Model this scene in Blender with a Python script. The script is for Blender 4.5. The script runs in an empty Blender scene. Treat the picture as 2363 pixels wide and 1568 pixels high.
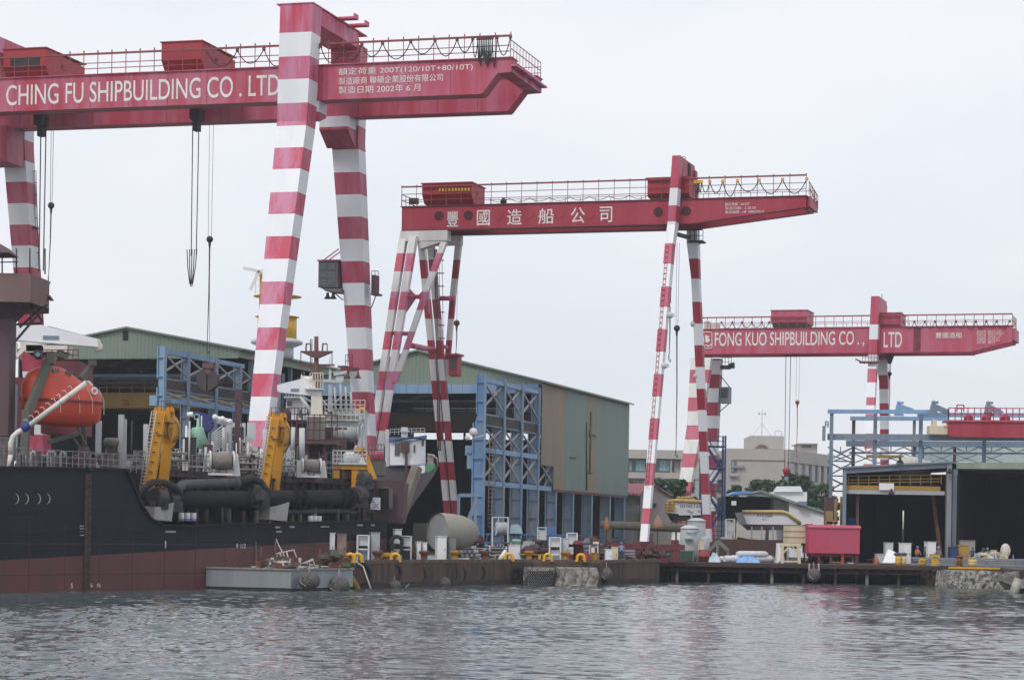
import bpy, bmesh, math, random
from mathutils import Vector
random.seed(7)
R = math.radians
sc = bpy.context.scene
COL = sc.collection
# ------------------------------------------------------------ camera
# measurements were taken on the photograph at 2363 x 1568; FOC is the focal length in those units
FOC, CX, YH, CZ, ROLL = 5400.0, 1181.5, 1230.0, 4.25, R(0.9)
cam = bpy.data.cameras.new('camera'); camo = bpy.data.objects.new('camera', cam); COL.objects.link(camo)
cam.sensor_width = 36; cam.lens = 36 * FOC / 2363; cam.shift_y = (YH - 784) / 2363
cam.clip_start = 1; cam.clip_end = 9000
camo.location = (0, 0, CZ); camo.rotation_euler = (R(90), -ROLL, 0)
sc.camera = camo
# ------------------------------------------------------------ world, sun, exposure
SUN_EL, SUN_AZ = R(48), R(212)           # azimuth clockwise from +Y: behind the camera, to the left
w = bpy.data.worlds.new('World'); sc.world = w; w.use_nodes = True
nt = w.node_tree; nt.nodes.clear(); N = nt.nodes.new; L = nt.links.new
out = N('ShaderNodeOutputWorld'); bg = N('ShaderNodeBackground'); bg.inputs[1].default_value = 0.10
sky = N('ShaderNodeTexSky'); sky.sky_type = 'NISHITA'; sky.sun_disc = False
sky.sun_elevation = SUN_EL; sky.sun_rotation = SUN_AZ; sky.air_density = 1.3; sky.dust_density = 3.0
tc = N('ShaderNodeTexCoord'); mp = N('ShaderNodeMapping'); mp.inputs['Scale'].default_value = (1.0, 1.0, 3.2)
nz = N('ShaderNodeTexNoise'); nz.inputs['Scale'].default_value = 2.6; nz.inputs['Detail'].default_value = 5; nz.inputs['Roughness'].default_value = .5
rp = N('ShaderNodeValToRGB'); rp.color_ramp.elements[0].position = .38; rp.color_ramp.elements[1].position = .60
rp.color_ramp.elements[0].color = (6.9, 7.3, 7.95, 1); rp.color_ramp.elements[1].color = (7.95, 7.9, 8.25, 1)
mx = N('ShaderNodeMix'); mx.data_type = 'RGBA'; mx.inputs[0].default_value = .9
L(tc.outputs['Generated'], mp.inputs[0]); L(mp.outputs[0], nz.inputs[0]); L(nz.outputs[0], rp.inputs[0])
L(sky.outputs[0], mx.inputs[6]); L(rp.outputs[0], mx.inputs[7]); L(mx.outputs[2], bg.inputs[0]); L(bg.outputs[0], out.inputs[0])
sl = bpy.data.lights.new('sun', 'SUN'); sl.energy = 1.1; sl.angle = R(14); sl.color = (1, .96, .9)
so = bpy.data.objects.new('sun', sl); COL.objects.link(so)
_sd = Vector((math.sin(SUN_AZ) * math.cos(SUN_EL), math.cos(SUN_AZ) * math.cos(SUN_EL), math.sin(SUN_EL)))
so.rotation_euler = _sd.to_track_quat('Z', 'Y').to_euler(); so.location = _sd * 300
sc.view_settings.view_transform = 'Standard'; sc.view_settings.look = 'None'
sc.view_settings.exposure = 0.36; sc.view_settings.gamma = 1
sc.cycles.max_bounces = 5; sc.cycles.diffuse_bounces = 3; sc.cycles.glossy_bounces = 3
sc.cycles.transmission_bounces = 3; sc.cycles.volume_bounces = 0
sc.cycles.use_denoising = True

# ------------------------------------------------------------ measuring helpers
_cr, _sr = math.cos(ROLL), math.sin(ROLL)
def ray(x, y):
    dx, dy = (x - CX) / FOC, (y - YH) / FOC
    return dx * _cr + dy * _sr, dx * _sr - dy * _cr
def P(x, y, d):
    kx, kz = ray(x, y); return Vector((kx * d, d, CZ + kz * d))
def proj(p):
    X, Z = p[0] / p[1], (p[2] - CZ) / p[1]
    return CX + FOC * (X * _cr - Z * (-_sr)) , YH + FOC * (X * _sr - Z * _cr)
def Xat(x, d, y=YH): return ray(x, y)[0] * d
def px(d): return d / FOC               # metres per measured pixel at distance d
DECK = 1.85
class Frame:
    def __init__(s, deg, x, y, d):
        s.t = R(deg); s.c, s.s = math.cos(s.t), math.sin(s.t); q = P(x, y, d); s.ox, s.oy = q.x, q.y
        s.u = Vector((s.c, -s.s, 0)); s.v = Vector((s.s, s.c, 0))
    def pt(s, a, b, z): return Vector((s.ox + a * s.c + b * s.s, s.oy - a * s.s + b * s.c, z))
    def fp(s, x, y, b):                 # world point of a photo point on the plane b = const
        kx, kz = ray(x, y); d = (b + s.ox * s.s + s.oy * s.c) / (kx * s.s + s.c)
        return Vector((kx * d, d, CZ + kz * d))
    def a(s, x, y, b):
        q = s.fp(x, y, b); return (q.x - s.ox) * s.c - (q.y - s.oy) * s.s
    def z(s, x, y, b): return s.fp(x, y, b).z
    def az(s, x, y, b): return (s.a(x, y, b), s.z(x, y, b))
    def fa(s, x, y, a):                 # world point of a photo point on the plane a = const
        kx, kz = ray(x, y); d = (a + s.ox * s.c - s.oy * s.s) / (kx * s.c - s.s)
        return Vector((kx * d, d, CZ + kz * d))
    def b(s, q): return (q[0] - s.ox) * s.s + (q[1] - s.oy) * s.c

# ------------------------------------------------------------ mesh builder
ORIG = {}
class MB:
    def __init__(s): s.v = []; s.f = []; s.m = []; s.sm = []
    def add(s, vs, fs, mi=0, sm=False):
        o = len(s.v); s.v += [tuple(q) for q in vs]
        for f in fs: s.f.append([i + o for i in f]); s.m.append(mi); s.sm.append(sm)
        return s
    def box8(s, q, mi=0):               # 4 bottom corners then 4 top corners
        return s.add(q, [(0, 3, 2, 1), (4, 5, 6, 7), (0, 1, 5, 4), (1, 2, 6, 5), (2, 3, 7, 6), (3, 0, 4, 7)], mi)
    def box(s, c, sz, th=0, mi=0):      # centre, full sizes, yaw
        c = Vector(c); cs, sn = math.cos(th), math.sin(th); q = []
        for k in (-1, 1):
            for i, j in ((-1, -1), (1, -1), (1, 1), (-1, 1)):
                x, y = i * sz[0] / 2, j * sz[1] / 2
                q.append((c.x + x * cs - y * sn, c.y + x * sn + y * cs, c.z + k * sz[2] / 2))
        return s.box8(q, mi)
    def fbox(s, F, a0, a1, b0, b1, z0, z1, mi=0):
        return s.box8([F.pt(a0, b0, z0), F.pt(a1, b0, z0), F.pt(a1, b1, z0), F.pt(a0, b1, z0),
                       F.pt(a0, b0, z1), F.pt(a1, b0, z1), F.pt(a1, b1, z1), F.pt(a0, b1, z1)], mi)
    def pbox(s, x0, y0, x1, y1, d, dep, mi=0):   # box whose front covers a photo rectangle at distance d
        xm, ym = (x0 + x1) / 2, (y0 + y1) / 2
        X0, X1 = Xat(x0, d, ym), Xat(x1, d, ym); Z1, Z0 = P(xm, y0, d).z, P(xm, y1, d).z
        return s.box8([(X0, d, Z0), (X1, d, Z0), (X1, d + dep, Z0), (X0, d + dep, Z0),
                       (X0, d, Z1), (X1, d, Z1), (X1, d + dep, Z1), (X0, d + dep, Z1)], mi)
    def gbox(s, x0, x1, y0, d, dep, th=0, mi=0, z0=DECK):   # box standing on the deck
        z1 = P((x0 + x1) / 2, y0, d).z; X0, X1 = Xat(x0, d, YH + 40), Xat(x1, d, YH + 40)
        return s.box(((X0 + X1) / 2, d + dep / 2, (z0 + z1) / 2), (X1 - X0, dep, z1 - z0), th, mi)
    def beam(s, a, b, w, h=None, mi=0, up=(0, 0, 1)):
        a, b = Vector(a), Vector(b); h = w if h is None else h; t = (b - a).normalized(); up = Vector(up)
        if abs(t.dot(up)) > .98: up = Vector((0, 1, 0))
        r = t.cross(up).normalized() * (w / 2); n = r.cross(t).normalized() * (h / 2)
        return s.box8([a - r - n, a + r - n, a + r + n, a - r + n, b - r - n, b + r - n, b + r + n, b - r + n], mi)
    def tube(s, pts, r, n=8, mi=0, cap=True):
        pts = [Vector(q) for q in pts]; rs = r if isinstance(r, (list, tuple)) else [r] * len(pts)
        o = len(s.v); prev = None
        for i, q in enumerate(pts):
            t = (pts[min(i + 1, len(pts) - 1)] - pts[max(i - 1, 0)]).normalized()
            if prev is None:
                e = t.cross(Vector((0, 0, 1)))
                if e.length < .05: e = t.cross(Vector((0, 1, 0)))
                e.normalize()
            else: e = (prev - t * prev.dot(t)).normalized()
            prev = e; g = t.cross(e)
            for k in range(n):
                a = 2 * math.pi * k / n; s.v.append(tuple(q + (e * math.cos(a) + g * math.sin(a)) * rs[i]))
        for i in range(len(pts) - 1):
            for k in range(n):
                k2 = (k + 1) % n
                s.f.append([o + i * n + k, o + i * n + k2, o + (i + 1) * n + k2, o + (i + 1) * n + k]); s.m.append(mi); s.sm.append(n > 4)
        if cap:
            s.f.append([o + k for k in range(n)][::-1]); s.f.append([o + (len(pts) - 1) * n + k for k in range(n)])
            s.m += [mi, mi]; s.sm += [False, False]
        return s
    def prism(s, poly, vec, mi=0, mis=None):     # planar polygon (world points) pushed along vec
        n = len(poly); vec = Vector(vec); q = [Vector(p) for p in poly]; q2 = [p + vec for p in q]; o = len(s.v)
        s.v += [tuple(p) for p in q + q2]
        fs = [list(range(n))[::-1], [n + i for i in range(n)]] + [[i, (i + 1) % n, n + (i + 1) % n, n + i] for i in range(n)]
        for k, f in enumerate(fs): s.f.append([i + o for i in f]); s.m.append(mi if mis is None else mis[k]); s.sm.append(False)
        return s
    def lathe(s, prof, c, n=16, axis=(0, 0, 1), mi=0, cap=True, mis=None):
        c = Vector(c); ax = Vector(axis).normalized(); e = ax.cross(Vector((0, 0, 1)))
        if e.length < .05: e = Vector((1, 0, 0))
        e.normalize(); g = ax.cross(e); o = len(s.v)
        for r, z in prof:
            for k in range(n):
                a = 2 * math.pi * k / n; s.v.append(tuple(c + ax * z + (e * math.cos(a) + g * math.sin(a)) * r))
        for i in range(len(prof) - 1):
            for k in range(n):
                k2 = (k + 1) % n
                s.f.append([o + i * n + k, o + i * n + k2, o + (i + 1) * n + k2, o + (i + 1) * n + k])
                s.m.append(mi if mis is None else mis[i]); s.sm.append(True)
        if cap:
            s.f.append([o + k for k in range(n)][::-1]); s.f.append([o + (len(prof) - 1) * n + k for k in range(n)])
            s.m += [mi, mi]; s.sm += [False, False]
        return s
    def ball(s, c, r, n=14, mi=0):
        r = (r, r, r) if not isinstance(r, (list, tuple)) else r; c = Vector(c); o = len(s.v); m = max(6, n // 2 + 1)
        for i in range(m + 1):
            p = math.pi * i / m
            for k in range(n):
                a = 2 * math.pi * k / n
                s.v.append((c.x + r[0] * math.sin(p) * math.cos(a), c.y + r[1] * math.sin(p) * math.sin(a), c.z + r[2] * math.cos(p)))
        for i in range(m):
            for k in range(n):
                k2 = (k + 1) % n; s.f.append([o + i * n + k, o + (i + 1) * n + k, o + (i + 1) * n + k2, o + i * n + k2]); s.m.append(mi); s.sm.append(True)
        return s
    def torus(s, c, R0, r, axis=(0, 1, 0), n=20, k=8, mi=0):
        c = Vector(c); ax = Vector(axis).normalized(); e = ax.cross(Vector((0, 0, 1)))
        if e.length < .05: e = Vector((1, 0, 0))
        e.normalize(); g = ax.cross(e); pts = [c + (e * math.cos(2 * math.pi * i / n) + g * math.sin(2 * math.pi * i / n)) * R0 for i in range(n + 1)]
        return s.tube(pts, r, k, mi, cap=False)
    def cat(s, a, b, sag, r, n=8, mi=0, k=5):
        a, b = Vector(a), Vector(b)
        return s.tube([a.lerp(b, i / n) - Vector((0, 0, sag * 4 * (i / n) * (1 - i / n))) for i in range(n + 1)], r, k, mi)
    def rail(s, a, b, h, n, r=.035, rows=(1.0, .5), mi=0, top=None):
        a, b = Vector(a), Vector(b)
        for i in range(n + 1):
            q = a.lerp(b, i / n); s.beam(q, q + Vector((0, 0, h)), 2 * r, mi=mi)
        for j, t in enumerate(rows):
            rr = top if (top and j == 0) else r
            s.beam(a + Vector((0, 0, h * t)), b + Vector((0, 0, h * t)), 2 * rr, mi=mi)
        return s
    def obj(s, name, mats, parent=None, base=None):
        mats = mats if isinstance(mats, (list, tuple)) else [mats]
        if parent is not None: o3 = ORIG[parent.name]
        else:
            if base is None:
                xs, ys, zs = zip(*s.v); base = ((min(xs) + max(xs)) / 2, (min(ys) + max(ys)) / 2, min(zs))
            o3 = Vector(base)
        me = bpy.data.meshes.new(name)
        me.from_pydata([(q[0] - o3[0], q[1] - o3[1], q[2] - o3[2]) for q in s.v], [], s.f)
        for m in mats: me.materials.append(m)
        me.polygons.foreach_set('material_index', s.m); me.polygons.foreach_set('use_smooth', s.sm)
        bm = bmesh.new(); bm.from_mesh(me); bmesh.ops.recalc_face_normals(bm, faces=bm.faces); bm.to_mesh(me); bm.free()
        ob = bpy.data.objects.new(name, me); COL.objects.link(ob)
        if parent is not None: ob.parent = parent
        else: ob.location = o3
        ORIG[ob.name] = Vector(o3)
        return ob
def _islands(s):
    par = list(range(len(s.v)))
    def fd(i):
        while par[i] != i: par[i] = par[par[i]]; i = par[i]
        return i
    for f in s.f:
        a = fd(f[0])
        for i in f[1:]: par[fd(i)] = a
    g = {}
    for k, f in enumerate(s.f): g.setdefault(fd(f[0]), []).append(k)
    return list(g.values())
def objs(s, name, mats, parent):        # every loose piece of the builder becomes an object of its own
    r = []
    for ks in _islands(s):
        mp = {}; m = MB()
        for k in ks:
            for i in s.f[k]:
                if i not in mp: mp[i] = len(m.v); m.v.append(s.v[i])
            m.f.append([mp[i] for i in s.f[k]]); m.m.append(s.m[k]); m.sm.append(s.sm[k])
        r.append(m.obj(name, mats, parent))
    return r
MB.objs = objs
def tag(o, label, cat, group=None):
    o['label'] = label; o['category'] = cat
    if group: o['group'] = group
    return o
def T(name, label, cat, loc, group=None):
    o = bpy.data.objects.new(name, None); COL.objects.link(o); o.location = loc; o.empty_display_size = .5
    ORIG[o.name] = Vector(loc); return tag(o, label, cat, group)
def ST(m, name, mats, kind='structure', base=None):
    o = m.obj(name, mats, base=base); o['kind'] = kind; return o
def dup(o, loc, label=None, rz=None, parent=None, group=None):
    c = o.copy(); COL.objects.link(c); c.parent = parent
    if parent is None:
        c.location = loc
        if rz is not None: c.rotation_euler = (0, 0, rz)
        if label: c['label'] = label
        if group: c['group'] = group
    for ch in list(o.children): dup(ch, None, parent=c)
    return c

# ------------------------------------------------------------ materials
_mats = {}
def M(name, c1, c2=None, sc_=.6, rough=.6, metal=0., streak=0, rust=0., rustc=(.16, .06, .025), bump=0., spec=.4, rust_scale=1.2, lo=.35, hi=.65, corr=0.):
    if name in _mats: return _mats[name]
    m = bpy.data.materials.new(name); m.use_nodes = True; t = m.node_tree; b = t.nodes['Principled BSDF']; N = t.nodes.new; L = t.links.new
    b.inputs['Roughness'].default_value = rough; b.inputs['Metallic'].default_value = metal; b.inputs['Specular IOR Level'].default_value = spec
    if c2 is None: c2 = tuple(x * .78 for x in c1)
    tc = N('ShaderNodeTexCoord'); mp = N('ShaderNodeMapping'); mp.inputs['Scale'].default_value = (sc_, sc_, sc_ * (.13 if streak else 1))
    nz = N('ShaderNodeTexNoise'); nz.inputs['Scale'].default_value = 1; nz.inputs['Detail'].default_value = 6; nz.inputs['Roughness'].default_value = .65
    rp = N('ShaderNodeValToRGB'); e = rp.color_ramp.elements; e[0].position = lo; e[1].position = hi; e[0].color = (*c1, 1); e[1].color = (*c2, 1)
    L(tc.outputs['Object'], mp.inputs[0]); L(mp.outputs[0], nz.inputs[0]); L(nz.outputs[0], rp.inputs[0]); col = rp.outputs[0]
    if rust:
        n2 = N('ShaderNodeTexNoise'); n2.inputs['Scale'].default_value = rust_scale; n2.inputs['Detail'].default_value = 8; n2.inputs['Roughness'].default_value = .7
        mp2 = N('ShaderNodeMapping'); mp2.inputs['Scale'].default_value = (1, 1, .3); mp2.inputs['Location'].default_value = (3, 7, 1)
        r2 = N('ShaderNodeValToRGB'); r2.color_ramp.elements[0].position = .72 - .3 * rust; r2.color_ramp.elements[1].position = .80 - .3 * rust + .06
        mx = N('ShaderNodeMix'); mx.data_type = 'RGBA'; mx.inputs[7].default_value = (*rustc, 1)
        L(tc.outputs['Object'], mp2.inputs[0]); L(mp2.outputs[0], n2.inputs[0]); L(n2.outputs[0], r2.inputs[0]); L(r2.outputs[0], mx.inputs[0]); L(col, mx.inputs[6]); col = mx.outputs[2]
    L(col, b.inputs['Base Color'])
    if bump or corr:
        bp = N('ShaderNodeBump'); bp.inputs['Strength'].default_value = bump or .6; bp.inputs['Distance'].default_value = .05
        if corr:
            sx = N('ShaderNodeSeparateXYZ'); L(tc.outputs['Object'], sx.inputs[0]); ad = N('ShaderNodeMath'); ad.operation = 'ADD'
            L(sx.outputs[0], ad.inputs[0]); L(sx.outputs[1], ad.inputs[1]); mu = N('ShaderNodeMath'); mu.operation = 'MULTIPLY'; mu.inputs[1].default_value = corr
            L(ad.outputs[0], mu.inputs[0]); si = N('ShaderNodeMath'); si.operation = 'SINE'; L(mu.outputs[0], si.inputs[0]); L(si.outputs[0], bp.inputs['Height'])
        else:
            n3 = N('ShaderNodeTexNoise'); n3.inputs['Scale'].default_value = 6; n3.inputs['Detail'].default_value = 4
            L(tc.outputs['Object'], n3.inputs[0]); L(n3.outputs[0], bp.inputs['Height'])
        L(bp.outputs[0], b.inputs['Normal'])
    _mats[name] = m; return m
RED1 = M('faded_red_paint', (.50, .045, .095), (.54, .20, .32), .6, .5, streak=1, lo=.42, hi=.6)
RED1D = M('red_girder_and_far_shade', (.41, .038, .075), (.47, .13, .20), .45, .5, streak=1, lo=.4, hi=.62, rust=.06, rustc=(.2, .05, .05))  # girder red; on the far legs its deeper tone paints in their shade
WHT = M('white_paint', (.80, .82, .85), (.70, .73, .77), .5, .5, streak=1, rust=.09, rustc=(.50, .40, .34))
WHTR = M('rusty_white_paint', (.74, .74, .73), (.60, .60, .58), .8, .6, streak=1, rust=.12, rustc=(.30, .17, .09))
RED2 = M('red_paint', (.31, .016, .036), (.38, .05, .08), .5, .5, streak=1, rust=.10, rustc=(.13, .02, .025))
RED3 = M('bright_red_paint', (.46, .036, .08), (.45, .12, .18), .6, .5, streak=1)
HOUSE = M('trolley_red', (.40, .022, .03), (.34, .03, .05), .4, .55, streak=1, rust=.05, rustc=(.12, .03, .03))
DKRED = M('dark_red_steel', (.12, .02, .03), (.18, .04, .05), .8, .6)
RAILR = M('rail_red', (.28, .05, .05), (.20, .06, .05), 1, .6)
BLK = M('black_steel', (.02, .022, .026), (.035, .035, .04), 1, .6)
ROPE = M('wire_rope', (.09, .09, .09), (.05, .05, .05), 2, .7)
GLASS = M('dark_glass', (.05, .065, .075), (.08, .1, .11), 1, .12, spec=.6)
YEL = M('yellow_paint', (.62, .30, .012), (.52, .22, .01), .9, .5, streak=1, rust=.10, rustc=(.2, .08, .02))
YELB = M('bright_yellow', (.72, .42, .02), (.6, .32, .02), 2, .5, rust=.12, rustc=(.3, .12, .03))
BLUE = M('blue_steel', (.17, .32, .56), (.27, .40, .53), .9, .55, streak=1, rust=.16, rustc=(.22, .15, .11))
BLUER = M('rusty_blue_steel', (.15, .27, .44), (.28, .32, .34), .9, .65, streak=1, rust=.42, rustc=(.25, .16, .10), rust_scale=.8)
BLUED = M('weathered_blue_steel', (.14, .22, .31), (.24, .25, .28), .6, .6, streak=1, rust=.22, rustc=(.13, .07, .06))
BRUST = M('brown_primer_steel', (.11, .055, .065), (.15, .08, .085), .8, .7, streak=1, rust=.18, rustc=(.14, .07, .04))
RUST = M('rusty_iron', (.17, .075, .04), (.09, .04, .03), 2.5, .85, bump=.4)
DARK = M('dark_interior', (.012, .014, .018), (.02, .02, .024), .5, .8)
GREY = M('grey_paint', (.42, .45, .47), (.34, .36, .38), .7, .55, streak=1, rust=.06)
LGREY = M('light_grey_paint', (.58, .61, .63), (.48, .51, .53), .7, .55, streak=1, rust=.07)
CREAM = M('cream_paint', (.66, .58, .42), (.58, .50, .35), .8, .6, streak=1, rust=.06)
OFFW = M('off_white_paint', (.74, .71, .64), (.64, .60, .54), .8, .55, streak=1, rust=.08)
ORNG = M('orange_fibreglass', (.66, .075, .03), (.52, .07, .045), .6, .45, streak=1)
GREENS = M('green_sheet_metal', (.20, .27, .22), (.23, .29, .24), .4, .6, streak=1, corr=20.)
TEALS = M('teal_sheet_metal', (.19, .255, .225), (.215, .28, .245), .5, .6, streak=1, corr=24.)
TANS = M('tan_sheet_metal', (.33, .27, .185), (.28, .23, .165), .6, .7, streak=1, rust=.12, rustc=(.17, .11, .07), corr=24.)
CONC = M('concrete', (.26, .25, .24), (.17, .16, .155), .9, .9, bump=.5, rust=.1, rustc=(.12, .07, .05))
RUBB = M('black_rubber', (.015, .015, .016), (.03, .03, .03), 3, .8, bump=.3)
FEND = M('weathered_fender', (.13, .12, .115), (.07, .065, .065), 4, .95, bump=.8)
BGW = M('beige_tile_wall', (.44, .415, .385), (.39, .365, .34), .3, .8)
WHPL = M('white_panel', (.82, .82, .84), (.76, .76, .78), .6, .6, streak=1, rust=.05, rustc=(.45, .28, .18))
YCRN = M('dull_yellow_girder', (.40, .24, .055), (.33, .20, .05), .5, .6, streak=1)

# ------------------------------------------------------------ lettering
def text(s, o, u, h, mat, parent, name='lettering', width=None, bold=0., vn=None, sub=None):
    cu = bpy.data.curves.new(name, 'FONT'); cu.body = s; cu.size = 1; cu.extrude = 0.0; cu.offset = bold
    ob = bpy.data.objects.new(name, cu); COL.objects.link(ob); dg = bpy.context.evaluated_depsgraph_get(); dg.update()
    me = ob.evaluated_get(dg).to_mesh(); vs = [v.co.copy() for v in me.vertices]; fs = [list(p.vertices) for p in me.polygons]
    ob.evaluated_get(dg).to_mesh_clear(); bpy.data.objects.remove(ob); bpy.data.curves.remove(cu)
    x0 = min(v.x for v in vs); x1 = max(v.x for v in vs); y0 = min(v.y for v in vs); y1 = max(v.y for v in vs)
    k = h / (y1 - y0); kx = width / (x1 - x0) if width else k
    u = Vector(u).normalized(); o = Vector(o)
    m = MB(); m.add([o + u * ((v.x - x0) * kx) + Vector((0, 0, (v.y - y0) * k)) for v in vs], fs)
    return m.obj(name, mat, parent)
WPAINT = M('lettering_white', (.80, .80, .80), (.66, .62, .58), 1.5, .6)
INK = M('lettering_dark', (.06, .07, .12), (.10, .11, .16), 2, .7)
# ============================================================ gantry cranes
def sleg(m, rings, bounds, first=0, mis=(0, 1)):
    """striped box leg. rings: (centre, width along u, width along v, frame); bounds: photo heights where the paint changes"""
    def at(t):
        i = min(int(t), len(rings) - 2); k = t - i; A, B = rings[i], rings[i + 1]
        return A[0].lerp(B[0], k), A[1] + (B[1] - A[1]) * k, A[2] + (B[2] - A[2]) * k
    def ring(t):
        c, wu, wv = at(t); F = rings[0][3]
        return [c - F.u * wu / 2 - F.v * wv / 2, c + F.u * wu / 2 - F.v * wv / 2, c + F.u * wu / 2 + F.v * wv / 2, c - F.u * wu / 2 + F.v * wv / 2]
    T1 = len(rings) - 1; ts = []
    for y in bounds:
        lo, hi = 0., float(T1)
        for _ in range(40):
            mid = (lo + hi) / 2
            if proj(at(mid)[0])[1] < y: lo = mid
            else: hi = mid
        ts.append((lo + hi) / 2)
    marks = sorted([(t, 1) for t in ts if 1e-4 < t < T1 - 1e-4] + [(float(i), 0) for i in range(1, T1)])
    seq = [(0., 0)] + marks + [(float(T1), 0)]; ci = first; qs = [ring(t) for t, _ in seq]
    for i in range(len(seq) - 1):
        if seq[i][1]: ci = 1 - ci
        A, B = qs[i], qs[i + 1]; mi = mis[ci]
        if i == 0: m.add(A, [(0, 1, 2, 3)], mi)
        if i == len(seq) - 2: m.add(B, [(3, 2, 1, 0)], mi)
        m.add(A + B, [(0, 1, 5, 4), (1, 2, 6, 5), (2, 3, 7, 6), (3, 0, 4, 7)], mi)
def rg(F, x, y, b, wu, wv):
    q = F.fp(x, y, b); return (q, wu, wv, F)
def down(rings, z):                     # extend the last straight run to height z
    A, B = rings[-2], rings[-1]; k = (z - B[0].z) / (B[0].z - A[0].z)
    rings.append((B[0] + (B[0] - A[0]) * k, B[1] + (B[1] - A[1]) * k * .5, B[2] + (B[2] - A[2]) * k * .5, B[3])); return rings
def bands(y0, step, y1): 
    r = []; y = y0
    while y < y1: r.append(y); y += step
    return r
def bogie(C, root, base, n=4, w=1.0):
    F = base[3]; c = base[0]; m = MB()
    m.box8([c + F.v * j * 2.6 + F.u * i * w * .5 + Vector((0, 0, z)) for z in (-.1, .55) for i, j in ((-1, -1), (1, -1), (1, 1), (-1, 1))])
    tr = m.obj('bogie', DKRED, root); zc = DECK + .42; w2 = MB()
    for k in range(n):
        q = c + F.v * (k - (n - 1) / 2) * 1.5; q.z = zc
        w2.lathe([(.2, -.32), (.42, -.3), (.42, .3), (.2, .32)], q, 14, F.u)
    m2 = MB(); q = Vector((c.x, c.y, 0)); h = c.z - .1
    for k in (-1, 1):
        p = q + F.v * k * 1.6
        m2.box8([p + F.v * j * .9 + F.u * i * w * .42 + Vector((0, 0, z)) for z in (zc, h - .004) for i, j in ((-1, -1), (1, -1), (1, 1), (-1, 1))])
    m2.objs('wheel_frame', DKRED, tr); w2.objs('wheel', BLK, tr)
def hook(F, root, x, y0, y1, b, ball=True, r=.035, split=0., long_=None, mat=None):
    top = F.fp(x, y0, b); q = F.fp(x, y1, b); top = Vector((q.x, q.y, top.z)); m = MB()
    for k in ((-split, split) if split else (0,)):
        m.tube([top + F.u * k, q + F.u * k * .8], r, 5)
    p = m.obj('hoist_rope', ROPE, root); h = MB()
    if ball:
        h.ball(q, .32); h.tube([q - Vector((0, 0, .25)), q - Vector((0, 0, .8))], [.14, .08], 6)
    if long_:
        e = F.fp(long_[0], long_[1], b)
        h.tube([q - Vector((0, 0, .3)), q.lerp(e, .5) + F.u * .05, e], [.07, .055, .03], 6)
        h.tube([e - F.u * .03 + Vector((0, 0, .1)), e - Vector((0, 0, .5)), e + F.u * .12 - Vector((0, 0, .65)), e + F.u * .2 - Vector((0, 0, .4))], .05, 6)
    if h.v: h.obj('hook_block', mat or BLK, p)
def trolley(F, root, a0, a1, b0, b1, z0, z1, mat=HOUSE, cut=.35, vents=True, slope=.0):
    m = MB(); h = z1 - z0; c = cut * h
    poly = [F.pt(a0, b0 + .0, z0 + c), F.pt(a0, b0 + c * .9, z0), F.pt(a0, b1, z0), F.pt(a0, b1, z1 - slope), F.pt(a0, b0, z1)]
    m.prism(poly, F.u * (a1 - a0)); t = m.obj('trolley_house', mat, root)
    m = MB(); m.fbox(F, a0 - .12, a1 + .12, b0 - .12, b1 + .12, z1 + .004, z1 + .1); m.obj('roof', mat, t)
    m = MB(); m.fbox(F, a0 + .2, a1 - .2, b0 + c, b1 - .3, z0 - .5, z0 - .004)
    for k in (.15, .85): m.fbox(F, a0 + (a1 - a0) * k - .2, a0 + (a1 - a0) * k + .2, b0 + c - .02, b0 + c + .3, z0 - .75, z0 - .5)
    m.obj('trolley_frame', BLK, t)
    if vents:
        m = MB(); m.fbox(F, a1 + .004, a1 + .05, b0 + (b1 - b0) * .4, b0 + (b1 - b0) * .46, z0 + h * .45, z0 + h * .68); m.obj('door', DKRED, t)
    return t
def festoon(F, root, xs, y_at, b, sag, r=.05, mat=BLK, clip=None):
    m = MB(); c = MB(); pts = [F.fp(x, y_at(x), b) for x in xs]
    for i in range(len(pts) - 1):
        s = sag * (.75 + .5 * random.random()); d = (pts[i + 1] - pts[i]).length
        m.cat(pts[i], pts[i + 1], max(s, .3) if d < 4 else s * .9, r, 10, k=5)
    o = m.obj('festoon_cable', mat, root)
    for q in pts: c.box(q, (.28, .2, .3))
    c.objs('cable_trolley', clip or DKRED, o)
def girder(root, F, prof, b0, b1, mat, name='girder', flange=.12):
    m = MB(); poly = [F.pt(a, b0, z) for a, z in prof]; m.prism(poly, F.v * (b1 - b0))
    g = m.obj(name, mat, root); return g

# ------------------------------------------------------------ crane A: the tall one at the left
C = Frame(15.7, 693, 15, 210)
A = T('gantry_crane', 'tallest gantry crane, thick striped legs, English lettering and three lines of Chinese on its girder', 'crane', C.pt(0, 6, DECK), 'shipyard gantry cranes')
zb, zt = C.z(640, 233, 2.2), C.z(640, 156, 2.2); aL = -47
def noseA(b, sh=0): return [(aL, zb), (C.a(1113, 218, 2.2) + sh, zb), (C.a(1148, 169, 2.2) + sh, C.z(1148, 169, 2.2)), (C.a(1181, 166, 2.2) + sh, C.z(1181, 166, 2.2)), (C.a(1181, 129, 2.2) + sh, zt), (aL, zt)]
aR = C.a(1181, 129, 2.2); zn = C.z(1165, 167, 2.2)
g1 = girder(A, C, noseA(2.2), 2.2, 3.9, RED1D); g2 = girder(A, C, noseA(10.7), 10.7, 12.4, RED1D)
m = MB()
for b in (2.2, 10.7):
    m.fbox(C, aL, aR + .1, b - .18, b + 1.88, zt + .004, zt + .09); m.fbox(C, aL, C.a(1113, 218, 2.2) - .1, b - .14, b + 1.84, zb - .08, zb - .004)
m.objs('flange', RED1D, A)
m = MB(); rs_ = random.Random(2)
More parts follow.
